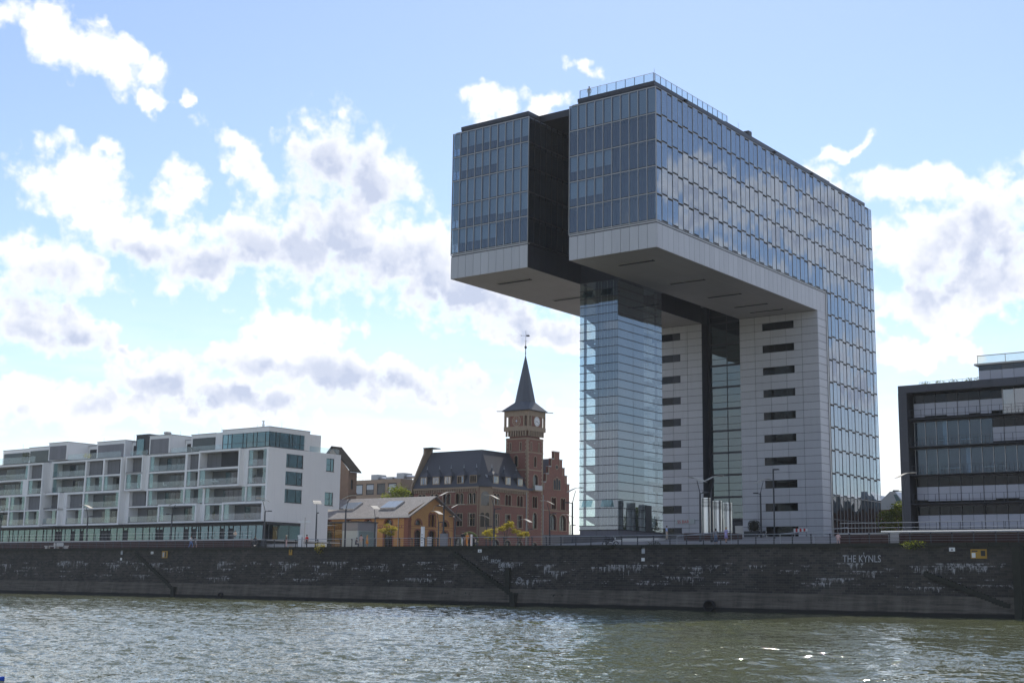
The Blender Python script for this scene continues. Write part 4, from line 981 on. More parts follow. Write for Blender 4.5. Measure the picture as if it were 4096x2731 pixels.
def harbour_office():
    k = thing('harbour_office', (-185, 240, QZ), 'red brick harbour office with clock tower, slate roof and stepped gable', 'building')
    z = lambda r: r + CZ
    YF, XF, XL = 225.0, -175.5, -195.4
    g = QZ; EV = z(19.6)
    # river-side front
    def face(axis, pos, a0, a1, zt, groups, name='wall'):
        holes = []; wl = []
        for h in groups: holes.append(h[:5] if len(h) > 4 else h); wl.append(h)
        mb = MB(); wall_holes(mb, axis, pos, a0, a1, g, zt, holes, 0.36); mb.build(name, M_red, k)
        for h in wl:
            window_part(k, axis, pos, h[:5], M_stone, 0.2, 0.34, h[5] if len(h) > 5 else 1, G_win, True, h[6] if len(h) > 6 else False)
    L = []
    for x in (-193.0, -189.5, -186.0, -182.5, -179.05):
        L += [(x - 1.0, x - .14, z(16.1), z(18.35), True), (x + .14, x + 1.0, z(16.1), z(18.35), True)]
        L += [(x - .85, x + .85, z(11.4), z(14.0), 0, 2, True), (x - 1.15, x + 1.15, z(4.6), z(9.0), True, 2)]
    face('x', YF, XL, -177.1, EV, L)
    Rw = []
    for y in (228.9, 233.0, 237.3):
        Rw += [(y - 1.0, y - .14, z(16.0), z(18.3), True), (y + .14, y + 1.0, z(16.0), z(18.3), True), (y - .85, y + .85, z(11.4), z(14.0), 0, 2, True), (y - 1.15, y + 1.15, z(4.6), z(8.6), True, 2)]
    face('y', XF, 226.9, 239.8, EV, Rw)
    # canted corner bay in sandstone
    mb = MB(); mb.prism([(-177.1, 225.0), (-175.5, 226.9), (-178.5, 228.5)], g, z(9.2), 2); mb.build('corner_base', M_red, k)
    mb = MB(); mb.prism([(-177.5, 224.75), (-175.2, 227.3), (-178.5, 228.5)], z(9.2), EV, 2); mb.build('corner_bay', M_stone, k)
    d = Vector((2.3, 2.55)).normalized(); c0 = Vector((-177.5, 224.75))
    for (za, zb, w) in ((11.2, 14.2, 1.0), (15.7, 18.7, 1.15)):
        for s in ((-.52, .52) if za < 12 else (0,)):
            m = MB(); mid = c0 + d * (1.72 + s); hw = (.42 if za < 12 else .85); nrm = Vector((d.y, -d.x))
            pts = [(-hw, z(za)), (hw, z(za))] + [(hw * math.cos(t), z(zb) - hw + hw * math.sin(t)) for t in [math.pi * q / 8 for q in range(9)]]
            for off, nm, mt in ((0.012, 'bay_window', M_dark2),):
                m.add([(mid.x + d.x * p[0] + nrm.x * off, mid.y + d.y * p[0] + nrm.y * off, p[1]) for p in pts], [tuple(range(len(pts)))]); m.build(nm, G_win, k)
    # string courses and corbel table
    for zz in (9.35, 15.8): 
        bx('string_course', XL, -177.15, YF - .1, YF - .002, z(zz), z(zz) + .22, M_stone, k); bx('string_course', XF + .002, XF + .1, 226.95, 239.8, z(zz), z(zz) + .22, M_stone, k)
    bx('cornice', XL, -177.2, YF - .35, YF - .002, z(19.25), EV + .06, M_stone, k); bx('cornice', XF + .002, XF + .35, 226.9, 239.8, z(19.25), EV + .06, M_stone, k)
    n = 29
    for i in range(n): bx('corbel', XL + .2 + i * .62, XL + .5 + i * .62, YF - .26, YF - .002, z(18.62), z(19.249), M_stone, k)
    for i in range(20): bx('corbel', XF + .002, XF + .26, 227.2 + i * .62, 227.5 + i * .62, z(18.62), z(19.249), M_stone, k)
    # steep hipped slate roof
    RD, RZ = 5.0, z(27.9)
    e = EV + .08; xl = XL - .2
    mb = MB()
    A = (xl, YF - .4, e); B = (-177.2, YF - .4, e); B2 = (XF + .4, 226.8, e); C = (XF + .4, 242.5, e); R1 = (XL + .6, YF + RD, RZ); R2 = (XF - RD, YF + RD, RZ); R3 = (XF - RD, 242.5, RZ)
    Dk = (xl, YF + 2 * RD, e); E2 = (XF - 2 * RD, YF + 2 * RD + 4, e); E3 = (XF - 2 * RD - 1, 242.5, e)
    mb.add([A, B, R2, R1], [(0, 1, 2, 3)]); mb.add([B, B2, R2], [(0, 1, 2)]); mb.add([B2, C, R3, R2], [(0, 1, 2, 3)])
    mb.add([Dk, R1, R2, E2], [(0, 1, 2, 3)]); mb.add([E2, R2, R3, E3], [(0, 1, 2, 3)]); mb.add([A, R1, Dk], [(0, 1, 2)])
    roof = mb.build('roof', M_slate, k)
    bx('ridge_cap', XL + .6, XF - RD, YF + RD - .12, YF + RD + .12, RZ - .05, RZ + .12, M_dark, roof); bx('ridge_cap', XF - RD - .12, XF - RD + .12, YF + RD + .13, 240, RZ - .05, RZ + .12, M_dark, roof)
    # gable parapet at the far left end
    mb = MB(); mb.prism([(YF - .6, EV - .8), (YF - .6, EV + .7), (YF + RD - 1.6, RZ - .2), (YF + RD - 1.6, RZ + .9), (YF + RD + 1.2, RZ + .9), (YF + RD + 1.2, EV - .8)], XL - .45, XL - .05, 0); mb.build('gable_parapet', M_stone, k)
    bx('gable_parapet', XL - .5, XL + 2.2, YF + RD - 1.65, YF + RD + 1.25, RZ + .901, RZ + 1.1, M_slate, k)
    mb = MB(); mb.quad((XL, YF + 12, g), (XL, YF, g), (XL, YF, EV), (XL, YF + 12, EV)); mb.build('side_wall', M_red, k)
    # dormers
    def dormer(axis, c):
        w = 0.95; zb, zt = z(20.35), z(22.15)
        dm = thing('dormer', (c, YF, zb) if axis == 'x' else (XF, c, zb), parent=k)
        def P(a, dd, zz): return (c + a, YF + dd, zz) if axis == 'x' else (XF - dd, c + a, zz)
        m = MB(); 
        fr = [P(-w, .1, zb), P(w, .1, zb), P(w, .1, zt), P(-w, .1, zt)]; bk = [P(-w, 3.2, zb), P(w, 3.2, zb), P(w, 3.2, zt), P(-w, 3.2, zt)]
        m.add(fr + bk, [(0, 1, 2, 3), (1, 5, 6, 2), (4, 0, 3, 7), (3, 2, 6, 7)]); m.build('cheeks', M_slate, dm)
        m = MB(); q = 1.15
        m.add([P(-q, -.1, zt), P(q, -.1, zt), P(q, 2.4, zt), P(-q, 2.4, zt), P(-.22, 1.0, zt + 1.0), P(.22, 1.0, zt + 1.0), P(.22, 1.4, zt + 1.0), P(-.22, 1.4, zt + 1.0), P(0, 1.2, zt + 1.9)],
              [(0, 1, 5, 4), (1, 2, 6, 5), (2, 3, 7, 6), (3, 0, 4, 7), (4, 5, 8), (5, 6, 8), (6, 7, 8), (7, 4, 8)]); m.build('dormer_roof', M_slate, dm)
        m = MB(); pp = P(0, 1.2, zt + 1.7); m.lathe([(.10, 0), (.16, .1), (.05, .25), (.03, .75)], 6, pp); m.build('finial', M_zinc, dm)
        for i in range(3):
            a = -w + .12 + i * (2 * w - .24) / 3
            if axis == 'x': bx('pane', c + a + .06, c + a + (2 * w - .24) / 3 - .06, YF + .04, YF + .07, zb + .2, zt - .2, G_dorm, dm)
            else: bx('pane', XF - .07, XF - .04, c + a + .06, c + a + (2 * w - .24) / 3 - .06, zb + .2, zt - .2, G_dorm, dm)
        if axis == 'x': bx('dormer_frame', c - w - .02, c + w + .02, YF + .072, YF + .098, zb, zt, M_stone, dm)
        else: bx('dormer_frame', XF - .098, XF - .072, c - w - .02, c + w + .02, zb, zt, M_stone, dm)
    for x in (-192.7, -189.2, -185.9, -182.35, -178.9): dormer('x', x)
    for y in (228.7, 233.0, 237.4): dormer('y', y)
    for (y, zz) in ((226.9, 22.0), (230.6, 21.8)):
        m = MB(); m.box(-.35, .35, -.55, .55, -.04, .04)
        m.build('skylight', M_zinc, k, M=T((XF - 1.4, y + .5, z(zz))) @ Matrix.Rotation(R_(58), 4, 'Y'))
    # ---- clock tower
    y0, y1 = 239.8, 245.7; xa, xb = XF - 5.9, XF + .08
    TB = z(31.4)
    tw = thing('clock_tower', ((xa + xb) / 2, (y0 + y1) / 2, g), parent=k)
    def tface(axis, pos, a0, a1, holes):
        mb = MB(); wall_holes(mb, axis, pos, a0, a1, g, TB, [h[:5] for h in holes], 0.3); mb.build('wall', M_red, tw)
        for h in holes:
            m = MB(); surround(m, axis, pos, h[:5], .18, .05); m.build('surround', M_stone, tw)
            if axis == 'x': bx('pane', h[0], h[1], pos + .28, pos + .3, h[2], h[3], G_win, tw)
            else: bx('pane', pos - .3, pos - .28, h[0], h[1], h[2], h[3], G_win, tw)
            if axis == 'x': bx('room', h[0], h[1], pos + .31, pos + .4, h[2], h[3], M_dark2, tw)
            else: bx('room', pos - .4, pos - .31, h[0], h[1], h[2], h[3], M_dark2, tw)
    ym = (y0 + y1) / 2; xm = (xa + xb) / 2
    tface('y', xb, y0, y1, [(ym - .15 + .2 - .8, ym + .2 + .8, z(19.9), z(23.3), True), (ym - .85, ym - .1, z(16.0), z(18.5), True), (ym + .1, ym + .85, z(16.0), z(18.5), True), (ym - .75, ym + .75, z(11.5), z(14.9), True),
        (ym - .4, ym + .4, z(25.0), z(27.3), True), (ym - 1.7, ym - 1.45, z(28.6), z(30.3), 0), (ym + 1.2, ym + 1.45, z(28.6), z(30.3), 0), (ym - 1.1, ym + 1.1, z(4.6), z(8.4), True)])
    tface('x', y0, xa, xb, [(xm - .6, xm + .3, z(25.0), z(27.4), True), (xm - 1.9, xm - 1.6, z(28.6), z(30.3), 0), (xm + .9, xm + 1.2, z(28.6), z(30.3), 0)])
    mb = MB(); mb.quad((xa, y1, g), (xa, y0, g), (xa, y0, TB), (xa, y1, TB)); mb.quad((xb, y1, g), (xa, y1, g), (xa, y1, TB), (xb, y1, TB)); mb.build('wall', M_red, tw)
    zz = g; i = 0
    while zz < TB - .5:
        w = .62 if i % 2 else .36
        bx('quoin', xb - w, xb + .03, y0 - .03, y0 - .001, zz + .01, zz + .43, M_stone, tw); bx('quoin', xb + .001, xb + .03, y0 - .03, y0 + (.98 - w), zz + .01, zz + .43, M_stone, tw)
        bx('quoin', xb + .001, xb + .03, y1 - (.98 - w), y1, zz + .01, zz + .43, M_stone, tw)
        if zz > z(26): bx('quoin', xa, xa + w, y0 - .03, y0 - .001, zz + .01, zz + .43, M_stone, tw)
        zz += .44; i += 1
    for q in (24.1, 28.0, 31.0): bx('string_course', xa - .05, xb + .06, y0 - .06, y1 + .05, z(q), z(q) + .28, M_stone, tw)
    bx('balcony', xb + .03, xb + .9, ym - 1.2, ym + 1.6, z(19.6), z(19.85), M_stone, tw); bx('balcony_rail', xb + .82, xb + .88, ym - 1.15, ym + 1.55, z(19.86), z(20.9), M_zinc, tw)
    # corbelled belfry
    for i in range(9):
        a = y0 + .1 + i * .66; bx('tower_corbel', xb, xb + .34, a, a + .3, z(31.7), z(32.9), M_stone, tw)
        a = xa + .1 + i * .66; bx('tower_corbel', a, a + .3, y0 - .34, y0, z(31.7), z(32.9), M_stone, tw)
    bx('tower_cornice', xa - .4, xb + .4, y0 - .4, y1 + .4, z(32.9), z(33.9), M_stone, tw)
    bx('belfry_core', xa + .55, xb - .55, y0 + .55, y1 - .55, z(31.5), z(37.2), M_red, tw)
    for (a, c) in ((xa - .35, y0 - .35), (xb - .05, y0 - .35), (xa - .35, y1 - .05), (xb - .05, y1 - .05)):
        bx('belfry_post', a, a + .4, c, c + .4, z(33.9), z(36.3), M_stone, tw)
    bx('belfry_lintel', xa - .35, xb + .35, y0 - .35, y1 + .35, z(36.2), z(37.5), M_stone, tw)
    bx('belfry_panel', xb - .1, xb + .28, ym - 1.75, ym + 1.75, z(33.9), z(36.2), M_red, tw); bx('belfry_panel', xm - 1.75, xm + 1.75, y0 - .28, y0 + .1, z(33.9), z(36.2), M_red, tw)
    for q in (ym - 2.25, ym + 1.85): bx('belfry_pier', xb - .1, xb + .3, q, q + .4, z(33.9), z(36.2), M_stone, tw)
    for q in (xm - 2.25, xm + 1.85): bx('belfry_pier', q, q + .4, y0 - .3, y0 + .1, z(33.9), z(36.2), M_stone, tw)
    # clock face and rose
    def disc(axis, c, r, t, m, name, n=28, par=None):
        mb = MB(); vs = []
        for dd in (0, t):
            for q in range(n):
                a = 2 * math.pi * q / n
                vs.append((c[0] + dd, c[1] + r * math.cos(a), c[2] + r * math.sin(a)) if axis == 'y' else (c[0] + r * math.cos(a), c[1] - dd, c[2] + r * math.sin(a)))
        mb.add(vs, [tuple(range(n)), tuple(range(2 * n - 1, n - 1, -1))] + [(q, (q + 1) % n, n + (q + 1) % n, n + q) for q in range(n)]); return mb.build(name, m, par or tw)
    cc = (xb + .282, ym + .05, z(35.1))
    disc('y', cc, 1.22, .05, M_stone, 'clock_rim'); disc('y', (cc[0] + .05, cc[1], cc[2]), 1.05, .03, M_sign, 'clock_face')
    for q in range(12):
        a = 2 * math.pi * q / 12; m = MB(); m.box(-.01, .01, -.035, .035, .72, .95); m.build('clock_mark', M_blk, tw, M=T((cc[0] + .095, cc[1], cc[2])) @ Matrix.Rotation(a, 4, 'X'))
    for (a, l, w) in ((R_(98), .62, .05), (R_(-122), .85, .035)):
        m = MB(); m.box(-.01, .01, -w, w, -.12, l); m.build('clock_hand', M_blk, tw, M=T((cc[0] + .11, cc[1], cc[2])) @ Matrix.Rotation(a, 4, 'X'))
    rc = (xm + .1, y0 - .281, z(35.1))
    disc('x', rc, 1.22, .05, M_stone, 'rose_rim'); disc('x', (rc[0], rc[1] - .05, rc[2]), .95, .01, M_red, 'rose_field')
    for q in range(8): disc('x', (rc[0] + .66 * math.cos(q * .785), rc[1] - .06, rc[2] + .66 * math.sin(q * .785)), .2, .02, M_stone, 'rose_petal', 10)
    disc('x', (rc[0], rc[1] - .06, rc[2]), .33, .02, M_zinc, 'rose_centre', 4)
    # spire
    m = MB(); hw = 3.75; c = (xm, ym)
    base = [(c[0] + sx * hw, c[1] + sy * hw, z(37.5)) for sx, sy in ((-1, -1), (1, -1), (1, 1), (-1, 1))]
    oct_ = lambda r, zz: [(c[0] + r * math.cos(math.pi / 8 + q * math.pi / 4), c[1] + r * math.sin(math.pi / 8 + q * math.pi / 4), zz) for q in range(8)]
    o1, o2 = oct_(2.4, z(39.55)), oct_(1.8, z(42.5)); tip = (c[0], c[1], z(50.7))
    vs = base + o1 + o2 + [tip]
    fs = [(0, 1, 4 + 6, 4 + 5), (1, 2, 4 + 0, 4 + 7), (2, 3, 4 + 2, 4 + 1), (3, 0, 4 + 4, 4 + 3), (1, 4 + 7, 4 + 6), (2, 4 + 1, 4 + 0), (3, 4 + 3, 4 + 2), (0, 4 + 5, 4 + 4), (3, 2, 1, 0)]
    fs += [(4 + q, 4 + (q + 1) % 8, 12 + (q + 1) % 8, 12 + q) for q in range(8)] + [(12 + q, 12 + (q + 1) % 8, 20) for q in range(8)]
    m.add(vs, fs); sp = m.build('spire', M_spire, tw)
    bx('eave', c[0] - hw - .12, c[0] + hw + .12, c[1] - hw - .12, c[1] + hw + .12, z(37.38), z(37.52), M_dark, tw)
    for sx, sy in ((-1, -1), (1, -1), (1, 1), (-1, 1)):
        m = MB(); m.tube([(c[0] + sx * hw * .95, c[1] + sy * hw * .95, z(37.45)), (c[0] + sx * (hw + .8), c[1] + sy * (hw + .8), z(37.4))], .09, 6); m.build('gargoyle', M_dark, tw)
    for a, zz in ((0, 42.4), (math.pi / 2, 42.4), (math.pi, 42.4), (-math.pi / 2, 42.4)):
        m = MB(); m.prism([(-.22, 0), (.22, 0), (0, .35)], 0, .6, 1); m.build('lucarne', M_slate, tw, M=T((c[0] + 1.35 * math.cos(a), c[1] + 1.35 * math.sin(a), z(zz) - .2)) @ Matrix.Rotation(a + math.pi / 2, 4, 'Z'))
    m = MB(); m.lathe([(.14, 0), (.10, .4), (.08, 1.3), (.30, 1.65), (.30, 1.8), (.08, 2.1), (.04, 3.2), (.03, 5.6)], 8, (c[0], c[1], z(50.5))); m.build('finial', M_slate, tw)
    m = MB(); m.box(-1.0, -.1, -.015, .015, -.03, .03); m.prism([(-1.2, 0), (-.95, .12), (-.95, -.12)], -.015, .015, 1); m.box(.1, .75, -.015, .015, -.22, .16); m.prism([(.75, -.22), (1.0, .05), (.75, .1)], -.015, .015, 1); m.box(.2, .24, -.015, .015, .16, .55); m.box(.5, .54, -.015, .015, .16, .5)
    m.build('weather_vane', M_slate, tw, M=T((c[0], c[1], z(54.9))) @ Matrix.Rotation(R_(37), 4, 'Z'))
    m = MB(); m.box(-.35, .35, -.015, .015, -.02, .02); m.box(-.015, .015, -.35, .35, -.02, .02); m.build('vane_cross', M_slate, tw, M=T((c[0], c[1], z(53.6))))
    # ---- stepped gable wing
    ya, yb = 246.0, 256.3
    outline = [(ya, g), (yb, g), (yb, z(21.9)), (yb - .95, z(21.9)), (yb - .95, z(23.8)), (yb - 1.9, z(23.8)), (yb - 1.9, z(25.5)), (yb - 2.9, z(25.5)), (yb - 2.9, z(27.3)), (yb - 4.05, z(27.3)), (yb - 4.05, z(29.0)),
               (ya + 4.0, z(29.0)), (ya + 4.0, z(27.3)), (ya + 2.9, z(27.3)), (ya + 2.9, z(25.5)), (ya + 1.9, z(25.5)), (ya + 1.9, z(23.8)), (ya + .95, z(23.8)), (ya + .95, z(21.9)), (ya, z(21.9))]
    gh = [(249.2, 250.0, z(16.1), z(18.7), True), (250.2, 251.0, z(16.1), z(18.7), True), (252.9, 253.7, z(16.1), z(18.7), True), (253.9, 254.7, z(16.1), z(18.7), True),
          (248.6, 251.2, z(11.4), z(14.9), True, 2), (252.4, 255.0, z(11.4), z(14.9), True, 2), (250.0, 250.75, z(20.5), z(22.9), True), (250.95, 251.7, z(20.5), z(23.3), True), (251.9, 252.65, z(20.5), z(22.9), True), (248.6, 251.0, z(4.6), z(8.6), True), (252.4, 254.8, z(4.6), z(8.6), True)]
    mb = MB(); wall_holes(mb, 'y', XF, ya, yb, g, z(21.9), [h[:5] for h in gh if h[3] < z(21)], .36)
    wall_holes(mb, 'y', XF, ya + .95, yb - .95, z(21.9), z(23.8), [], .36); wall_holes(mb, 'y', XF, ya + 1.9, yb - 1.9, z(23.8), z(25.5), [], .36); wall_holes(mb, 'y', XF, ya + 2.9, yb - 2.9, z(25.5), z(27.3), [], .36); wall_holes(mb, 'y', XF, ya + 4.0, yb - 4.05, z(27.3), z(29.0), [], .36)
    mb.build('gable_wall', M_red, k)
    mb = MB(); mb.prism(outline, XF - .6, XF - .37, 0); mb.build('gable_back', M_red, k)
    for h in gh:
        if h[3] < z(21): window_part(k, 'y', XF, h[:5], M_stone, .2, .34, h[5] if len(h) > 5 else 1)
        else:
            m = MB(); surround(m, 'y', XF, h[:5], .16, .06); m.build('surround', M_stone, k); bx('gable_pane', XF + .002, XF + .02, h[0], h[1], h[2], h[3] - .3, M_dark2, k)
    disc('y', (XF + .002, 251.2, z(25.6)), .62, .05, M_stone, 'oculus', 16, k); disc('y', (XF + .053, 251.2, z(25.6)), .4, .01, M_dark2, 'oculus_pane', 16, k)
    steps = [(ya, ya + .95, 21.9), (ya + .95, ya + 1.9, 23.8), (ya + 1.9, ya + 2.9, 25.5), (ya + 2.9, ya + 4, 27.3), (ya + 4, yb - 4.05, 29.0), (yb - 4.05, yb - 2.9, 27.3), (yb - 2.9, yb - 1.9, 25.5), (yb - 1.9, yb - .95, 23.8), (yb - .95, yb, 21.9)]
    for (p, q, zz) in steps: bx('step_coping', XF - .65, XF + .1, p - .05, q + .05, z(zz) + .002, z(zz) + .16, M_zinc, k)
    for (p, q, zz) in steps: bx('step_trim', XF + .002, XF + .05, p, min(p + .3, q), z(zz) - 1.7, z(zz) - .01, M_stone, k)
    for zz in (9.35, 15.6): bx('string_course', XF + .002, XF + .09, ya, yb, z(zz), z(zz) + .22, M_stone, k)
    mb = MB(); ymid = (ya + yb) / 2
    mb.add([(XF - .6, ya - .2, z(20.6)), (XF - .6, ymid, z(27.6)), (XF - .6, yb + .2, z(20.6)), (XF - 14, ya - .2, z(20.6)), (XF - 14, ymid, z(27.6)), (XF - 14, yb + .2, z(20.6))], [(0, 1, 4, 3), (1, 2, 5, 4), (3, 4, 5), (0, 2, 1)]); mb.build('wing_roof', M_slate, k)
    mb = MB(); mb.quad((XF, yb, g), (XF - 14, yb, g), (XF - 14, yb, z(21.9)), (XF, yb, z(21.9))); mb.build('wing_wall', M_red, k)
    bx('downpipe', XF + .02, XF + .14, 239.5, 239.62, g, EV, M_zinc, k); bx('downpipe', XF + .1, XF + .22, y1 + .05, y1 + .17, g, z(19), M_zinc, k)
G_dorm = glass('glass_dormer', (0.3, 0.32, 0.34), 0.2, 0.0, 0.12)
M_spire = mat('spire_slate', (0.075, 0.085, 0.105), 0.6, var=0.2, scale=2.5, bump=0.2, bscale=6)
harbour_office()

def warehouse():
    k = thing('brick_warehouse', (-178, 197, QZ), 'low yellow brick warehouse with red brick trim and pitched tile roof', 'building')
    z = lambda r: r + CZ; g = QZ; YF, XF, XL, YB = 190.0, -166.2, -203.0, 203.9
    EV = z(11.75); ym = 196.95; RZ = z(15.2)
    fw = []
    for x in (-176.3, -171.1, -181.5, -186.7, -191.9): fw += [(x - .95, x + .95, z(10.05), z(11.15), True), (x - 1.05, x + 1.05, z(4.2), z(9.25), 0.6)]
    mb = MB(); wall_holes(mb, 'x', YF, XL, XF, g, EV, fw, .4); mb.build('wall', M_yellow, k)
    gw = []
    for y in (192.9, 200.8): gw += [(y - .9, y + .9, z(10.05), z(11.1), True)]
    for y in (192.9, 196.85, 200.8): gw += [(y - .95, y + .95, z(4.2), z(9.2), 0.6)]
    gw += [(196.0, 196.72, z(9.95), z(12.3), True), (196.98, 197.7, z(9.95), z(12.3), True)]
    mb = MB(); wall_holes(mb, 'y', XF, YF, YB, g, z(12.3), gw, .4)
    mb.add([(XF, YF, z(12.3)), (XF, YB, z(12.3)), (XF, ym, RZ + .35)], [(0, 1, 2)]); mb.build('gable', M_yellow, k)
    for (ax, ps, L) in (('x', YF, fw), ('y', XF, gw)):
        for h in L: window_part(k, ax, ps, h[:5], M_redtrim, .28, .36, 3 if h[1] - h[0] > 1 else 1, G_win, False)
    # red piers, bands and frieze
    for (a, c) in ((XF - 1.0, XF + .04),): bx('pier', a, c, YF - .05, YF - .002, g, EV - .1, M_redtrim, k)
    bx('pier', XF + .002, XF + .05, YF, YF + .8, g, EV + .3, M_redtrim, k); bx('pier', XF + .002, XF + .05, YB - .8, YB, g, EV + .3, M_redtrim, k)
    for zz in (9.45, 9.95): bx('band', XL, XF - 1.01, YF - .03, YF - .002, z(zz), z(zz) + .09, M_redtrim, k)
    bx('band', XL, XF - 1.01, YF - .03, YF - .002, z(11.25), z(11.33), M_redtrim, k)
    for zz in (9.35, 9.8): bx('band', XF + .002, XF + .03, YF + .81, YB - .81, z(zz), z(zz) + .09, M_redtrim, k)
    for i in range(60):
        x = XL + .4 + i * .6
        if x < XF - 1.4:
            m = MB(); m.prism([(-.26, 0), (.26, 0), (0, .34)], -.03, -.002, 1); m.build('frieze_tooth', M_redtrim, k, M=T((x, YF, z(9.57))))
        if x < XF - .4: bx('eave_dentil', x, x + .22, YF - .22, YF - .002, EV - .42, EV - .2, M_redtrim, k)
    bx('eave_band', XL, XF, YF - .12, YF - .002, EV - .19, EV - .02, M_yellow, k)
    # roof
    o = .75; sl = (RZ - EV) / (ym - YF); ze = EV - o * sl * 0.6
    mb = MB(); th = .22
    P = [(YF - o, ze), (ym, RZ + .5), (YB + o, ze), (YB + o, ze - th), (ym, RZ + .5 - th), (YF - o, ze - th)]
    mb.prism(P, XL - .3, XF + .9, 0); roof = mb.build('roof', M_wroof, k)
    bx('gutter', XL - .3, XF + .9, YF - o - .14, YF - o - .002, ze - .2, ze + .0, M_zinc, k)
    sv = Vector((0, ym - (YF - o), RZ + .5 - ze)).normalized(); ang = math.atan2(sv.z, sv.y)
    for xc in (-173.4, -184.2):
        m = MB(); m.box(-2.0, 2.0, -1.5, 1.5, .0, .3, 0); sk = m.build('rooflight', M_conclt, k, M=T((xc, YF + 3.55, ze + (3.55 + o) * sv.z / sv.y + .02)) @ Matrix.Rotation(ang, 4, 'X'))
        for i in range(6):
            m = MB(); m.box(-1.9 + i * .64, -1.9 + i * .64 + .58, -1.42, 1.42, .305, .34); m.build('rooflight_pane', M_skyl, sk, M=T((xc, YF + 3.55, ze + (3.55 + o) * sv.z / sv.y + .02)) @ Matrix.Rotation(ang, 4, 'X'))
    for y in (YF - .2, YB + .2):
        m = MB(); yy = y; m.tube([(XF + .03, yy + (.5 if y < ym else -.5), EV - 2.2), (XF + .5, yy + (.5 if y < ym else -.5), EV - .6)], .08, 5); m.build('roof_brace', M_redtrim, k)
    bx('downpipe', -168.6, -168.5, YF - .14, YF - .03, g, EV - .2, M_zinc, k)
    m = MB(); m.tube([(XF + .05, 196.9, z(13.0)), (XF + .5, 196.9, z(13.8)), (XF + 1.6, 196.9, z(14.0))], .04, 5); m.lathe([(.05, 0), (.28, -.05), (.3, -.2)], 8, (XF + 1.7, 196.9, z(14.0))); m.build('gable_lamp', M_zinc, k)
    return k
def tilemat():
    m = bpy.data.materials.new('roof_tiles'); m.use_nodes = True; t = NT(m.node_tree); t.n.clear()
    pos = t.node('ShaderNodeNewGeometry').outputs['Position']; px, py, pz = t.sep(pos)
    br = t.node('ShaderNodeTexBrick', ins={'Vector': t.comb(px, t.math('MULTIPLY', py, 1.13), 0.0), 'Color1': (0.20, 0.185, 0.175, 1), 'Color2': (0.145, 0.13, 0.125, 1), 'Mortar': (0.07, 0.065, 0.06, 1), 'Scale': 1.0, 'Mortar Size': 0.02, 'Brick Width': 0.42, 'Row Height': 0.33})
    f = t.math('ADD', .7, t.math('MULTIPLY', t.noise(pos, .8, 5, .65), .6))
    b = t.node('ShaderNodeBsdfPrincipled', ins={'Base Color': t.mix(1.0, br.outputs['Color'], t.comb(f, f, f), 'MULTIPLY'), 'Roughness': 0.6})
    bn = t.node('ShaderNodeBump', ins={'Height': br.outputs['Fac'], 'Strength': .6, 'Distance': -.04}); t.l.new(bn.outputs[0], b.inputs['Normal'])
    t.node('ShaderNodeOutputMaterial', ins={'Surface': b.outputs[0]}); return m
M_wroof = tilemat()
M_skyl = mat('rooflight_glass', (0.30, 0.36, 0.42), 0.15, 0.3)
warehouse()

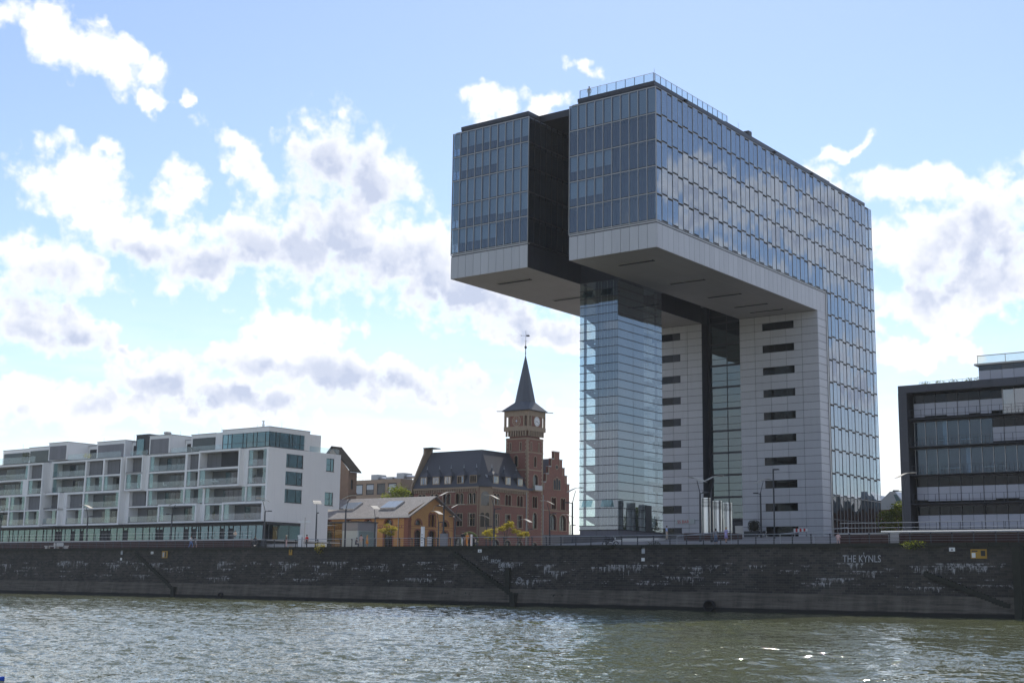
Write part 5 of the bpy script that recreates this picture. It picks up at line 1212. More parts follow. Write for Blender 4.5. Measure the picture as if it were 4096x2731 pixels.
def beige_block():
    k = thing('beige_office', (-213, 238, QZ), 'beige clad flat-roofed office block behind the yellow warehouse', 'building')
    z = lambda r: r + CZ; YF = 232.0; x0, x1 = -226.0, -205.6
    ws = [(-219.6, -217.3, z(19.6), z(21.6)), (-216.1, -213.8, z(19.6), z(21.6)), (-212.7, -210.3, z(19.6), z(21.6)), (-209.2, -206.8, z(19.6), z(21.6)), (-223.2, -220.9, z(19.6), z(21.6))]
    mb = MB(); wall_holes(mb, 'x', YF, x0, x1, QZ, z(18.2), [], .25); mb.build('wall', M_beige, k)
    for i in range(14):
        a = x0 + i * (x1 - x0) / 14; c = x0 + (i + 1) * (x1 - x0) / 14
        for (za, zb) in ((18.22, 19.3), (21.9, 22.75)): bx('clad_panel', a + .012, c - .012, YF - .04, YF + .2, z(za), z(zb), M_beige, k)
    xs = sorted([x0, x1] + [w[0] - .06 for w in ws] + [w[1] + .06 for w in ws])
    for i in range(0, len(xs), 2): bx('clad_panel', xs[i] + .01, xs[i + 1] - .01, YF - .04, YF + .2, z(19.32), z(21.88), M_beige, k)
    for i, w in enumerate(sorted(ws)):
        wd = thing('window', (w[0], YF, w[2]), parent=k)
        bx('frame', w[0], w[1], YF - .06, YF + .02, w[2] - .25, w[2] - .01, M_frame, wd); bx('frame', w[0], w[1], YF - .06, YF + .02, w[3], w[3] + .2, M_frame, wd)
        for a in (w[0], w[1] - .08): bx('frame', a, a + .08, YF - .06, YF + .02, w[2], w[3], M_frame, wd)
        if i == 3: bx('pane', w[0] + .08, w[1] - .08, YF, YF + .03, w[2], w[3], G_win, wd)
        else: bx('blind', w[0] + .08, w[1] - .08, YF, YF + .03, w[2] + (.9 if i == 2 else 0), w[3], M_blind, wd); bx('pane', w[0] + .08, w[1] - .08, YF + .04, YF + .06, w[2], w[3], G_win, wd)
    bx('body', x0, x1 - .01, YF + .3, YF + 14, QZ, z(22.6), M_beige, k)
    bx('side_panel', x1 - .01, x1 + .15, YF, YF + 5.5, QZ, z(22.75), M_beige, k)
    bx('connector', x1 + .16, -195.6, YF + 2.5, YF + 9, QZ, z(20.3), M_frame, k); bx('connector_pane', x1 + .3, -200.6, YF + 2.4, YF + 2.45, z(14), z(20.0), G_win, k); bx('connector_pane', -200.4, -195.8, YF + 2.4, YF + 2.45, z(14), z(20.0), G_win, k)
    bx('connector_roof', x1 + .16, -195.6, YF + 2.0, YF + 9, z(20.31), z(20.5), M_zinc, k)
    for (a, c, h) in ((-217.5, -215.4, 1.5), (-209.5, -207.3, 1.6), (-212.8, -210.9, .8)): bx('roof_unit', a, c, YF + 3, YF + 6, z(22.76), z(22.76 + h), M_zinc, k)
    m = MB(); m.tube([(-215.5, YF + 4, z(23.4)), (-213, YF + 4, z(23.2)), (-209.4, YF + 4, z(23.3))], .35, 8); m.tube([(-207.2, YF + 4, z(23.5)), (-203.5, YF + 5, z(23.3))], .35, 8); m.build('roof_duct', M_steel, k)
    bx('roof_rail', -220.5, -217.8, YF + .6, YF + .63, z(23.6), z(23.65), M_zinc, k)
    for a in (-220.4, -219.1, -217.9): bx('roof_rail', a, a + .04, YF + .6, YF + .64, z(22.7), z(23.6), M_zinc, k)
beige_block()
def brown_tower():
    k = thing('brick_stair_house', (-194, 203, QZ), 'narrow brown brick house with dark pitched roof, half hidden by the white apartment house', 'building')
    z = lambda r: r + CZ
    mb = MB(); wall_holes(mb, 'y', -191.3, 200, 202.4, QZ, z(21.8), [(200.7, 201.5, z(18.0), z(20), True)], .3); wall_holes(mb, 'x', 200.0, -201, -191.3, QZ, z(21.8), [], .3)
    mb.add([(-201, 200, z(21.8)), (-191.3, 200, z(21.8)), (-196.1, 200, z(26.5))], [(0, 1, 2)]); mb.build('wall', M_brown, k)
    mb = MB(); mb.prism([(-201.6, z(21.3)), (-196.1, z(26.6)), (-196.1, z(26.95)), (-201.6, z(21.6))], 199.6, 202.6, 1); mb.prism([(-196.1, z(26.6)), (-190.3, z(21.3)), (-190.3, z(21.6)), (-196.1, z(26.95))], 199.6, 202.6, 1); mb.build('roof', mat('bitumen_roof', (0.014, 0.013, 0.013), 0.95, spec=0.05), k)
    bx('pane', -191.62, -191.58, 200.7, 201.5, z(18), z(20), M_dark2, k)
    bx('corbel_band', -191.28, -191.1, 200, 202.4, z(17.0), z(17.3), M_brown, k); bx('gutter', -190.35, -190.2, 199.4, 202.6, z(21.3), z(21.45), M_zinc, k)
brown_tower()
def far_right():
    k = thing('brick_hall', (-70, 262, QZ), 'brick hall with grey sawtooth roof seen between the glass block and the dark office', 'building')
    z = lambda r: r + CZ
    bx('wall', -110, -45, 255, 275, QZ, z(14.6), M_red, k)
    bx('eave', -110, -45, 254.6, 255.3, z(14.61), z(15.1), M_zinc, k)
    for i in range(9):
        x = -110 + i * 7.2
        mb = MB(); mb.prism([(x, z(15.11)), (x + 6.8, z(15.11)), (x + 4.4, z(18.2)), (x + 3.4, z(18.2))], 256, 274, 1); mb.build('sawtooth', M_zinc, k)
        mb = MB(); mb.quad((x + 5.0, 255.98, z(15.4)), (x + 6.2, 255.98, z(15.4)), (x + 4.7, 255.98, z(17.6)), (x + 4.1, 255.98, z(17.6))); mb.build('sawtooth_pane', G_shop, k)
far_right()
M_plinth = mat('plinth_stone', (0.075, 0.075, 0.08), 0.7, var=0.12, objvar=0.08)
M_rustdk = mat('dark_rust', (0.05, 0.022, 0.018), 0.75, var=0.2)
M_kiosk = mat('frosted_panel', (0.42, 0.46, 0.45), 0.4, var=0.06)
G_kiosk = glass('glass_kiosk_pane', (0.62, 0.66, 0.45), 0.25, 0.0, 0.03)
UL_Y = KY + 47.556
# ================================================================ promenade, terraces, forecourt
def wall_y(zz): return QY - 0.30 + (zz - 2.0) / (QZ - .35 - 2.0) * 0.28
# rising forecourt below the office block
fy = [130.6, 150.0, 165.0, 188.4, 189.3]; fz = [QZ + .06, 8.2, 9.05, 9.72, 9.72]
def court_z(y): return float(np.interp(y, fy, fz))
mb = MB()
for i in range(4):
    mb.quad((-94.5, fy[i], fz[i]), (-57.6, fy[i], fz[i]), (-57.6, fy[i + 1], fz[i + 1]), (-94.5, fy[i + 1], fz[i + 1]))
    mb.quad((-57.6, fy[i], QZ), (-57.6, fy[i + 1], QZ), (-57.6, fy[i + 1], fz[i + 1]), (-57.6, fy[i], fz[i]))
    mb.quad((-94.5, fy[i + 1], QZ), (-94.5, fy[i], QZ), (-94.5, fy[i], fz[i]), (-94.5, fy[i + 1], fz[i + 1]))
mb.quad((-94.5, fy[0], QZ), (-57.6, fy[0], QZ), (-57.6, fy[0], fz[0]), (-94.5, fy[0], fz[0]))
mb.box(-118.5, -57.7, 189.3, 213, QZ, KZ - .02)
mb.box(-118.5, -94.6, 166.0, 189.29, QZ, KZ - .04)
tag(mb.build('forecourt', M_pave), 'pale paved forecourt rising to the office block', None, None, 'structure')
pl = thing('tower_plinth', (-99.5, 158, QZ), 'dark grey plinth wall under the glass stair tower', 'plinth')
xs_ = np.linspace(-104.6, -93.6, 7)
for i in range(6): bx('plinth_panel', xs_[i] + .01, xs_[i + 1] - .01, 151.4, 151.55, QZ, 8.92, M_plinth if i else M_plinth, pl)
bx('plinth_core', -104.6, -93.6, 151.56, 166, QZ, 8.94, M_plinth, pl)
bx('tower_base', -103.45, -97.35, 153.65, 165.3, 8.945, KZ + .6, M_core, pl)
# steps beside the plinth
st = thing('forecourt_steps', (-90.5, 146, QZ), 'flight of pale stone steps beside the dark plinth under the stair tower', 'stairs')
for i in range(7): bx('step', -93.5, -88.6 + i * .1, 139.0 + i * 1.6, 140.58 + i * 1.6 + .0, QZ + .08, QZ + .28 + i * .2, M_conclt, st)
# planter with shrubs, and vent columns
pb = thing('forecourt_planter', (-80.6, 149, 8.0), 'long dark brown planter box in front of the steel columns', 'planter')
bx('planter_side', -83.6, -77.6, 147.2, 147.4, QZ + .3, 8.95, M_rustdk, pb); bx('planter_side', -83.6, -83.4, 147.41, 151, QZ + .3, 8.95, M_rustdk, pb); bx('planter_side', -77.8, -77.6, 147.41, 151, QZ + .3, 8.95, M_rustdk, pb); bx('soil', -83.39, -77.81, 147.41, 151, QZ + .4, 8.85, M_moss, pb)
for i, (x, y, lab) in enumerate(((-90.2, 165.0, 'polished steel vent column nearest the quay, one of three'), (-90.2, 168.2, 'middle polished steel vent column of the three'), (-90.3, 171.4, 'rearmost polished steel vent column of the three'))):
    z0 = court_z(y) - .05; v = thing('vent_column', (x, y, z0), lab, 'column', 'steel vent columns')
    h = (5.25, 4.95, 4.75)[i]; r = .66
    m = MB(); m.lathe([(r, 0), (r, h * .78)], 48); m.build('shaft', M_steel, v, False, T((x, y, z0)))
    for q in range(6):
        m = MB(); zz = h * .78 + .02 + q * h * .036; m.lathe([(r, 0), (r, h * .021)], 48); m.build('louvre_ring', M_steel, v, False, T((x, y, z0 + zz)))
    m = MB(); m.lathe([(r * .86, 0), (r * .86, h * .22)], 20); m.build('core', M_black, v, True, T((x, y, z0 + h * .775)))
    m = MB(); m.lathe([(r, 0), (r, .18), (r * .3, .22)], 48); m.build('cap', M_steel, v, False, T((x, y, z0 + h)))
# rust-red plinth walls with terrace decks
def terrace(name, x0, x1, y, z1, label, n, deckback):
    t = thing(name, ((x0 + x1) / 2, y, QZ), label, 'terrace')
    for i in range(n): bx('steel_panel', x0 + (x1 - x0) * i / n + .01, x0 + (x1 - x0) * (i + 1) / n - .01, y, y + .12, QZ + .02, z1 - .14, M_rust, t)
    bx('deck', x0, x1, y - .05, deckback, z1 - .13, z1, M_conclt, t)
    m = int((x1 - x0) / 2.0)
    for i in range(m + 1): bx('rail_post', x0 + (x1 - x0) * i / m - .025, x0 + (x1 - x0) * i / m + .025, y + .1, y + .15, z1, z1 + 1.02, M_post, t)
    for h in (.5, 1.0): bx('rail', x0, x1, y + .11, y + .145, z1 + h, z1 + h + .045, M_rail, t)
    return t
terrace('cafe_terrace', -246, -147.0, 134.0, 8.35, 'raised terrace with rust-red plinth in front of the white apartment house', 40, 152.5)
tR = terrace('office_terrace', -57.2, -30.0, 133.0, 8.15, 'raised terrace with rust-red plinth in front of the dark office', 12, 149.5)
for i in range(6): bx('steel_slat', -50.6, -30, 132.6, 132.64, QZ + .12 + i * .2, QZ + .2 + i * .2, M_rust, tR)
for i in range(9): bx('bright_slat', -51.8, -50.7, 132.55, 132.65, QZ + .1 + i * .14, QZ + .17 + i * .14, M_rail, tR)
bx('deck_edge', -52.5, -30, 132.4, 132.75, 8.2, 8.32, M_steel, tR)
for (a, zA, c, zB) in ((-63.5, 8.1, -56.5, 8.75), (-76.0, 8.0, -70.0, 8.55)):
    m = MB(); m.tube([(a, 132.2, zA), (c, 133.6, zB)], .05, 6)
    for q in (0, .5, 1): m.tube([(a + (c - a) * q, 132.2 + 1.4 * q, QZ), (a + (c - a) * q, 132.2 + 1.4 * q, zA + (zB - zA) * q)], .03, 5)
    o = m.build('ramp_handrail', M_rail); tag(o, 'sloping galvanised ramp handrail ' + ('by the red-brown terrace end' if a > -70 else 'left of the barrier below the right leg'), 'handrail')
# quay railing
ql = thing('quay_railing', (-120, QY + .35, QZ), 'long dark post railing along the edge of the quay', 'railing')
x = -212.0; pm = MB(); pm.box(-.055, .055, -.03, .03, 0, .98); pm.box(-.055, .055, -.14, -.03, .86, .98); pme = pm.mesh('rail_post', M_post)
while x < -33:
    inst('post', pme, T((x, QY + .35, QZ)), ql); x += 2.05
for (h, r, m_) in ((1.0, .038, M_rail), (.25, .011, M_rail), (.5, .011, M_rail), (.75, .011, M_rail)):
    m = MB(); m.tube([(-212.1, QY + .28, QZ + h), (-33, QY + .28, QZ + h)], r, 6); m.build('handrail' if h == 1.0 else 'wire', m_, ql)
# ---------------------------------------------------------------- things on and in the wall
def stair(xa, za, xb, zb, label):
    s = thing('wall_stair', ((xa + xb) / 2, QY - .5, 0), label, 'stairs')
    n = 24
    for i in range(n):
        f = i / n; x0 = xa + (xb - xa) * f; x1 = xa + (xb - xa) * (i + 1) / n; zt = za + (zb - za) * (i + 1) / n
        y1 = wall_y(max(zt, 2.0)) - .02 if zt > 2 else QY - .45
        bx('step', x0, x1, y1 - .22, y1 + .25, zt - .5, zt, M_moss, s)
    return s
stair(-164.9, 6.5, -155.4, 1.4, 'dark mossy stair slanting down the left part of the quay wall')
stair(-104.5, 6.5, -95.2, 1.6, 'dark mossy stair slanting down the wall below the clock tower')
stair(-46.5, 4.4, -38.5, 1.4, 'dark mossy stair slanting down the wall near the right picture edge')
bx('stair_post', -155.35, -154.7, QY - 1.15, QY - .3, .0, 1.45, M_moss, quay); bx('stair_post', -96.3, -95.7, QY - .55, QY - .15, 1.6, 4.4, M_moss, quay); bx('stair_post', -95.1, -94.4, QY - 1.25, QY - .4, 0, 1.5, M_moss, quay)
bx('recess_shade_block', -37.9, -37.2, QY - 1.5, QY + .1, -.5, QZ - .4, M_moss, quay)  # dark block put in for the shade of a wall recess
m = MB(); m.lathe([(.62, 0), (.62, .5), (.5, .5), (.5, .05)], 20, ph=0); m.build('outfall_pipe', M_black, quay, True, T((-69.2, QY - .72, .55)) @ Matrix.Rotation(R_(90), 4, 'X'))
m = MB(); m.lathe([(.4, 0), (.4, .4), (.3, .4), (.3, .05)], 16); m.build('outfall_pipe', M_black, quay, True, T((-145.0, QY - .70, .42)) @ Matrix.Rotation(R_(90), 4, 'X'))
def plate(name, x, zz, w, h, m, label, cat, group=None):
    y = wall_y(zz - h / 2) - .04
    t = thing(name, (x, y, zz - h / 2), label, cat, group)
    bx('plate', x - w / 2, x + w / 2, y - .03, y, zz - h / 2, zz + h / 2, m, t); return t, y - .03
t, y = plate('warning_sign', -132.5, 6.45, .62, 1.1, M_yel, 'tall yellow sign with a black lightning bolt on the wall top', 'sign')
m = MB(); m.prism([(.08, .42), (-.16, -.02), (-.02, -.02), (-.10, -.42), (.16, .06), (.02, .06)], -.012, -.002, 1); m.build('lightning_bolt', M_blk, t, M=T((-132.5, y, 6.45)))
t, y = plate('notice_board', -158.3, 6.0, 1.25, 1.0, M_yel, 'faded yellow notice board high on the left wall', 'sign'); bx('notice', -158.2, -157.95, y - .012, y - .002, 5.6, 6.4, M_blk, t); bx('notice', -158.75, -158.4, y - .012, y - .002, 5.62, 6.3, M_paint, t)
t, y = plate('notice_board', -41.3, 5.9, 1.5, .86, M_yel, 'yellow notice board at the right end of the quay wall', 'sign'); bx('notice', -41.95, -41.6, y - .012, y - .002, 5.55, 6.0, M_sign, t); bx('notice', -41.1, -40.7, y - .012, y - .002, 5.7, 6.2, M_blk, t); bx('notice', -41.95, -41.4, y - .012, y - .002, 6.1, 6.22, M_blk, t)
for (x, zz, lab) in ((-161.2, 6.25, 'small white sign left of the faded yellow board'), (-100.45, 6.35, 'small white sign above the chalk writing'), (-43.8, 6.32, 'small white sign left of the yellow board on the right')):
    t, y = plate('wall_sign', x, zz, .56, .36, M_sign, lab, 'sign'); m = MB(); m.prism([(-.12, -.1), (.12, -.1), (0, .12)], -.012, -.002, 1); m.build('triangle', M_slab, t, M=T((x, y, zz)))
for (x, lab) in ((-168.25, 'white depth marker strip on the left part of the wall'), (-77.75, 'white depth marker strip on the wall below the stair tower')):
    t = thing('depth_marker', (x, wall_y(5.2), 5.1), lab, 'marker')
    for (zz, h) in ((6.75, .34), (6.25, .5), (5.35, .36)):
        y = wall_y(zz - h / 2) - .04; bx('mark', x - .2, x + .2, y - .03, y + .02, zz - h / 2, zz + h / 2, M_sign if zz != 6.25 else M_paint, t)
# chalk and paint writing
def writing(txt, x, zz, size, wscale=1.0, shear=0.0):
    cu = bpy.data.curves.new('writing', 'FONT'); cu.body = txt; cu.size = size; cu.extrude = 0.002; cu.shear = shear; cu.space_character = 1.02; cu.resolution_u = 3
    o = bpy.data.objects.new('tmp', cu); COL.objects.link(o)
    me = bpy.data.meshes.new_from_object(o.evaluated_get(bpy.context.evaluated_depsgraph_get())); bpy.data.objects.remove(o)
    me.materials.clear(); me.materials.append(M_paint)
    slope = math.atan2(.28, QZ - 2.35)
    return inst('graffiti', me, T((x, wall_y(zz) - .015, zz)) @ Matrix.Rotation(math.pi / 2 - slope, 4, 'X') @ Matrix.Diagonal((wscale, 1, 1, 1)), quay)
writing("THE KYNLS", -54.75, 5.12, .98, .78); writing("'", -52.62, 5.42, .9, .8)
writing("LIVE", -100.1, 5.3, .62, .8); writing("FROM", -98.75, 4.9, .66, .8); writing("EARTH", -97.6, 4.4, .7, .8, .1); writing("we's    ds", -97.4, 4.05, .5, .8)
m = MB(); m.tube([(.34 * math.cos(a), 0, .34 * math.sin(a)) for a in np.linspace(0, 6.28, 18)], .03, 4); m.box(-.13, -.07, -.01, .01, .0, .2); m.box(.07, .13, -.01, .01, .0, .2); m.build('graffiti', M_paint, quay, M=T((-94.4, wall_y(2.95) - .05, 2.95)))

# ---------------------------------------------------------------- street lamps
def lamp_proto():
    t = thing('street_lamp', (0, 0, 0))
    m = MB(); m.lathe([(.16, 0), (.14, .3), (.10, 5.6), (.09, 5.75)], 10); m.build('mast', M_post, t, True, local=True)
    m = MB(); m.tube([(0, 0, 5.7), (.12, 0, 6.2), (.42, 0, 7.25)], [.06, .05, .04], 6); m.build('upper_arm', M_post, t, local=True)
    m = MB(); m.tube([(0, 0, 5.65), (-.45, 0, 5.72)], .05, 5); m.box(-1.0, -.42, -.16, .16, 5.66, 5.8); m.build('spotlight', M_post, t, local=True)
    m = MB(); n = 8; prof = []
    for i in range(n + 1):
        f = i / n; prof.append((-1.25 + 2.5 * f, .22 * math.sin(f * 3.6 - .6) + .18 * f))
    for i in range(n):
        (a, za), (b_, zb) = prof[i], prof[i + 1]
        m.add([(a, -.75, za), (b_, -.75, zb), (b_, .75, zb), (a, .75, za), (a, -.75, za + .05), (b_, -.75, zb + .05), (b_, .75, zb + .05), (a, .75, za + .05)], [(0, 3, 2, 1), (4, 5, 6, 7), (0, 1, 5, 4), (1, 2, 6, 5), (2, 3, 7, 6), (3, 0, 4, 7)])
    m.build('reflector', M_lampwing, t, local=True, M=T((.42, 0, 7.3)) @ Matrix.Rotation(R_(-8), 4, 'Y') @ Matrix.Scale(.82, 4))
    return t
lp = lamp_proto()
LAMPS = [(-221.4, 141.5, 'before the far left end of the white apartment house'), (-194.5, 140.5, 'before the middle of the white apartment house, second from the left edge'), (-173.3, 141, 'third from the left edge, before the white loggias'), (-150.8, 140, 'just left of the end wall of the white apartment house'),
         (-148.0, 148, 'before the blank white end wall'), (-134.8, 140.6, 'before the glass kiosk beside the white end wall'), (-149.7, 163, 'before the warehouse front, by the arched door'), (-116.6, 140.5, 'the tall one before the warehouse gable'), (-150.5, 180, 'small and far behind the gable lamp'), (-134.2, 164.5, 'at the right corner of the warehouse gable'),
         (-114.6, 149, 'bright-headed, before the corner bay of the harbour office'), (-152.5, 196, 'small and far before the corner bay of the harbour office'), (-115.2, 163.2, 'bright-headed, before the stepped gable'), (-154.0, 211, 'small and far at the foot of the clock tower'), (-96.4, 141.5, 'at the left edge of the glass stair tower'), (-135.5, 198.2, 'small, right of the stepped gable'),
         (-79.5, 143.9, 'left of the steel vent columns'), (-75.6, 139.5, 'overlapping the steel vent columns'), (-80.4, 161.8, 'before the right leg beside the round bush'), (-52.3, 138.2, 'at the left edge of the dark office'), (-70.5, 205, 'small and far before the green tree on the right')]
for i, (x, y, where) in enumerate(LAMPS):
    o = lp if i == 0 else copy_tree(lp)
    zz = court_z(y) if -94 < x < -58 and y < 189 else QZ
    ph = [0.3, 2.9, 0.2, 3.3, 1.9, 0.1, 2.2, 0.4, 2.5, 0.3, 2.8, 3.4, 2.9, 2.6, 0.3, 2.8, 2.4, .2, .3, .1, 2.2][i]
    o.matrix_basis = T((x, y, zz)) @ Matrix.Rotation(ph + R_(36), 4, 'Z'); tag(o, 'wing-topped street lamp ' + where.replace('the tall one ', ''), 'street lamp', 'wing reflector street lamps')
m = MB(); m.tube([(0, 0, 0), (0, 0, 8.6)], .10, 8); fl_ = thing('floodlight_mast', (-75.2, 155, court_z(155)), 'straight dark floodlight mast before the right leg', 'street lamp'); m.build('mast', M_post, fl_, local=True)
m = MB(); m.box(0, .75, -.2, .2, 8.45, 8.62); m.build('lamp_head', M_post, fl_, local=True)
m = MB(); m.tube([(0, 0, 0), (0, 0, 4.2)], .07, 8); sp_ = thing('sign_post', (-135.2, 133, QZ), 'pale post with street name arms by the corner shop', 'sign post'); m.build('post', M_conclt, sp_, local=True); bx('sign_arm', -1.4, -.1, -.02, .02, 3.5, 3.68, M_sign, sp_, True); bx('sign_arm', .1, 1.1, -.02, .02, 3.5, 3.68, M_sign, sp_, True)

# ---------------------------------------------------------------- trees and plants
def leaves(pts, size, seed, flat=0.5):
    g = np.random.default_rng(seed); n = len(pts)
    d = g.normal(size=(n, 3)); d[:, 2] *= flat; d /= np.linalg.norm(d, axis=1)[:, None] + 1e-9
    u = np.cross(d, g.normal(size=(n, 3))); u /= np.linalg.norm(u, axis=1)[:, None] + 1e-9
    s = size * g.uniform(.6, 1.4, n)[:, None]
    a = pts - d * s * .5; b_ = pts + u * s * .32; c = pts + d * s * .5; e = pts - u * s * .32
    v = np.stack([a, b_, c, e], 1).reshape(-1, 3); f = [(4 * i, 4 * i + 1, 4 * i + 2, 4 * i + 3) for i in range(n)]
    return v, f
def tree(loc, h, blobs_, nleaf, size, lm, seed, label, group=None, name='tree', trunk_r=.09, cat='tree'):
    g = np.random.default_rng(seed); t = thing(name, loc, label, cat, group)
    m = MB(); top = blobs_[0]
    m.tube([(0, 0, -.1), (g.normal() * .08, g.normal() * .08, h * .3), (g.normal() * .15, g.normal() * .15, h * .55)], [trunk_r, trunk_r * .8, trunk_r * .5], 7)
    for (bx_, by_, bz_, r, rz) in blobs_: m.tube([(0, 0, h * .32), (bx_ * .45, by_ * .45, h * .32 + (bz_ - h * .32) * .6), (bx_, by_, bz_)], [trunk_r * .5, trunk_r * .32, trunk_r * .12], 5)
    m.build('trunk', M_bark, t, local=True)
    P = []
    vol = np.array([b[3] ** 2 * b[4] for b in blobs_]); share = vol / vol.sum()
    for b, sh in zip(blobs_, share):
        k = max(20, int(nleaf * sh)); q = g.normal(size=(k, 3)); q /= np.linalg.norm(q, axis=1)[:, None]; q *= (g.random(k) ** .45)[:, None]
        # clump the leaves so that the crown has gaps
        cl = g.normal(size=(max(6, k // 28), 3)); cl /= np.linalg.norm(cl, axis=1)[:, None]; cl *= (g.random(len(cl)) ** .4)[:, None]
        idx = g.integers(0, len(cl), k); q = .72 * cl[idx] + .34 * q
        P.append(q * np.array([b[3], b[3], b[4]]) + np.array(b[:3]))
    v, f = leaves(np.concatenate(P), size, seed + 1)
    me = bpy.data.meshes.new('crown'); me.from_pydata(v.tolist(), [], f); me.materials.append(lm); me.update()
    link(bpy.data.objects.new('crown', me), t, None, True); return t
tree((-123.9, 160, QZ + .3), 3.8, [(-.7, .2, 2.6, 1.2, .55), (.7, -.2, 2.9, 1.1, .5), (.1, .3, 2.0, 1.3, .5)], 1500, .17, L_yellow, 21, 'low yellow-green tree, left of the three before the harbour office', 'small trees on the square')
tree((-120.8, 160, QZ + .3), 4.9, [(-.9, .2, 3.2, 1.2, .5), (.8, -.2, 3.9, 1.1, .5), (.1, .3, 3.5, 1.2, .55), (1.3, 0, 3.0, .9, .4)], 1700, .17, L_yellow, 22, 'tallest yellow-green tree, middle of the three before the harbour office', 'small trees on the square')
tree((-118.2, 160, QZ + .3), 3.8, [(-.8, .2, 2.7, 1.0, .45), (.8, -.2, 2.4, 1.2, .45), (.0, .3, 2.2, 1.1, .5)], 1300, .17, L_yellow, 23, 'spreading yellow-green tree, right of the three before the harbour office', 'small trees on the square')
tree((-164.8, 183, QZ), 6.3, [(-.9, .0, 4.6, 1.2, .7), (.6, .2, 4.9, 1.3, .6), (1.1, -.3, 4.0, 1.1, .6), (-.3, 0, 5.5, .8, .5)], 2000, .2, L_yellow, 24, 'yellow-green tree in front of the arched warehouse door')
tree((-74.6, 196, QZ), 9.0, [(-1.5, 0, 5.6, 2.6, 2.2), (1.8, .5, 5.2, 2.8, 2.4), (.2, 0, 7.0, 2.3, 1.7), (2.8, 0, 3.6, 2.2, 1.6), (-2.2, 0, 3.4, 2.0, 1.5)], 7000, .3, L_green, 25, 'full green tree between the glass block and the dark office', None, 'broadleaf_tree', .22)
tree((-191.5, 214, QZ), 17.5, [(-1.5, 0, 11.5, 3.4, 3.0), (1.2, .5, 13.5, 3.0, 2.8), (.2, 0, 8.8, 3.3, 2.6)], 5000, .36, L_green, 26, 'dark green tree between the white apartment house and the beige block', None, 'broadleaf_tree', .3)
def shrub(loc, r, rz, n, size, lm, seed, label, cat='shrub', group=None, name='shrub', off=(0, 0, 0)):
    g = np.random.default_rng(seed); t = thing(name, loc, label, cat, group)
    q = g.normal(size=(n, 3)); q /= np.linalg.norm(q, axis=1)[:, None]; q *= (g.random(n) ** .5)[:, None] * np.array([r, r * .8, rz]); q += np.array(off)
    v, f = leaves(q, size, seed); me = bpy.data.meshes.new('foliage'); me.from_pydata(v.tolist(), [], f); me.materials.append(lm); me.update(); link(bpy.data.objects.new('foliage', me), t, None, True)
    m = MB()
    for i in range(5): e = g.normal(size=3) * np.array([r, r, rz]) * .5 + np.array(off); m.tube([(off[0] * .2, off[1] * .2, off[2] - rz * .8), tuple(e)], [.02, .008], 4)
    m.build('stems', M_bark, t, local=True); return t
shrub((-127.0, QY - .15, QZ - .15), .85, .75, 420, .16, L_yellow, 31, 'bright green bush growing out of the quay wall below the white end wall')
shrub((-47.4, QY - .15, QZ - .2), 1.5, .45, 420, .14, L_green, 32, 'trailing green weeds over the wall edge under the dark office')
shrub((-76.5, QY + .2, QZ + .1), .9, .35, 160, .11, L_dark, 33, 'scrubby weeds on the wall top left of the planter')
shrub((-81.5, QY - .05, QZ - .1), .6, .3, 120, .11, L_dark, 34, 'dark tuft of weeds on the wall edge below the steps')
for i, (x, y) in enumerate(((-54.5, 152.6), (-52.9, 152.6), (-51.2, 152.6), (-49.4, 152.6), (-48.4, 152.5))):
    shrub((x, y, 22.62 + CZ), .6, .42, 150, .13, L_green, 40 + i, ('first', 'second', 'third', 'fourth', 'fifth')[i] + ' roof garden shrub from the left on the dark office', 'shrub', 'roof shrubs', 'roof_shrub', (0, 0, .45))
for i, (x, y, r, rz, lm, lab) in enumerate(((-228.8, 149.9, .35, .95, L_dark, 'first slim conifer on the roof terrace of the white house'), (-227.9, 149.9, .35, .95, L_dark, 'second slim conifer on the roof terrace of the white house'), (-227.0, 149.9, .32, .85, L_dark, 'third slim conifer on the roof terrace of the white house'), (-211.3, 151.7, .9, .5, L_yellow, 'light green bush on the roof terrace of the white house'), (-196.6, 152.9, .6, .5, L_dark, 'dark bush beside the black roof box of the white house'), (-184.2, 153.4, .5, .5, L_dark, 'potted plant on the right roof terrace of the white house'))):
    shrub((x, y, 21.2 + CZ), r, rz, 260, .13, lm, 50 + i, lab, 'plant', 'roof terrace plants', 'terrace_plant', (0, 0, rz))
bt = thing('box_topiary', (-93.8, 186.2, court_z(186)), 'round clipped bush in a square planter at the foot of the right leg', 'planter')
bx('planter', -95.0, -92.6, 185.4, 187.4, court_z(186), court_z(186) + 1.05, M_frame, bt)
g = np.random.default_rng(9); q = g.normal(size=(1500, 3)); q /= np.linalg.norm(q, axis=1)[:, None]; q = np.sign(q) * np.abs(q) ** .75; q *= .88 * g.uniform(.9, 1.03, 1500)[:, None]; v, f = leaves(q, .1, 3)
me = bpy.data.meshes.new('bush'); me.from_pydata(v.tolist(), [], f); me.materials.append(L_dark); link(bpy.data.objects.new('bush', me), bt, T((-93.8, 186.4, court_z(186) + 1.85)))
m = MB(); m.lathe([(.15, -.72), (.6, -.55), (.74, 0), (.6, .55), (.15, .72)], 12, (-93.8, 186.4, court_z(186) + 1.85)); m.build('bush_core', M_moss, bt, True)
hoop = thing('wreath_sculpture', (-119.7, 150, QZ), 'green ring sculpture behind the couple at the railing', 'sculpture')
m = MB(); m.tube([(1.15 * math.cos(a), 0, 1.2 + 1.15 * math.sin(a)) for a in np.linspace(0, 6.283, 25)], .16, 8); m.build('ring', mat('topiary_green', (.10, .12, .03), .9, var=.3, scale=6), hoop, True, T((-119.7, 150, QZ + .2)) @ Matrix.Rotation(R_(37), 4, 'Z'))

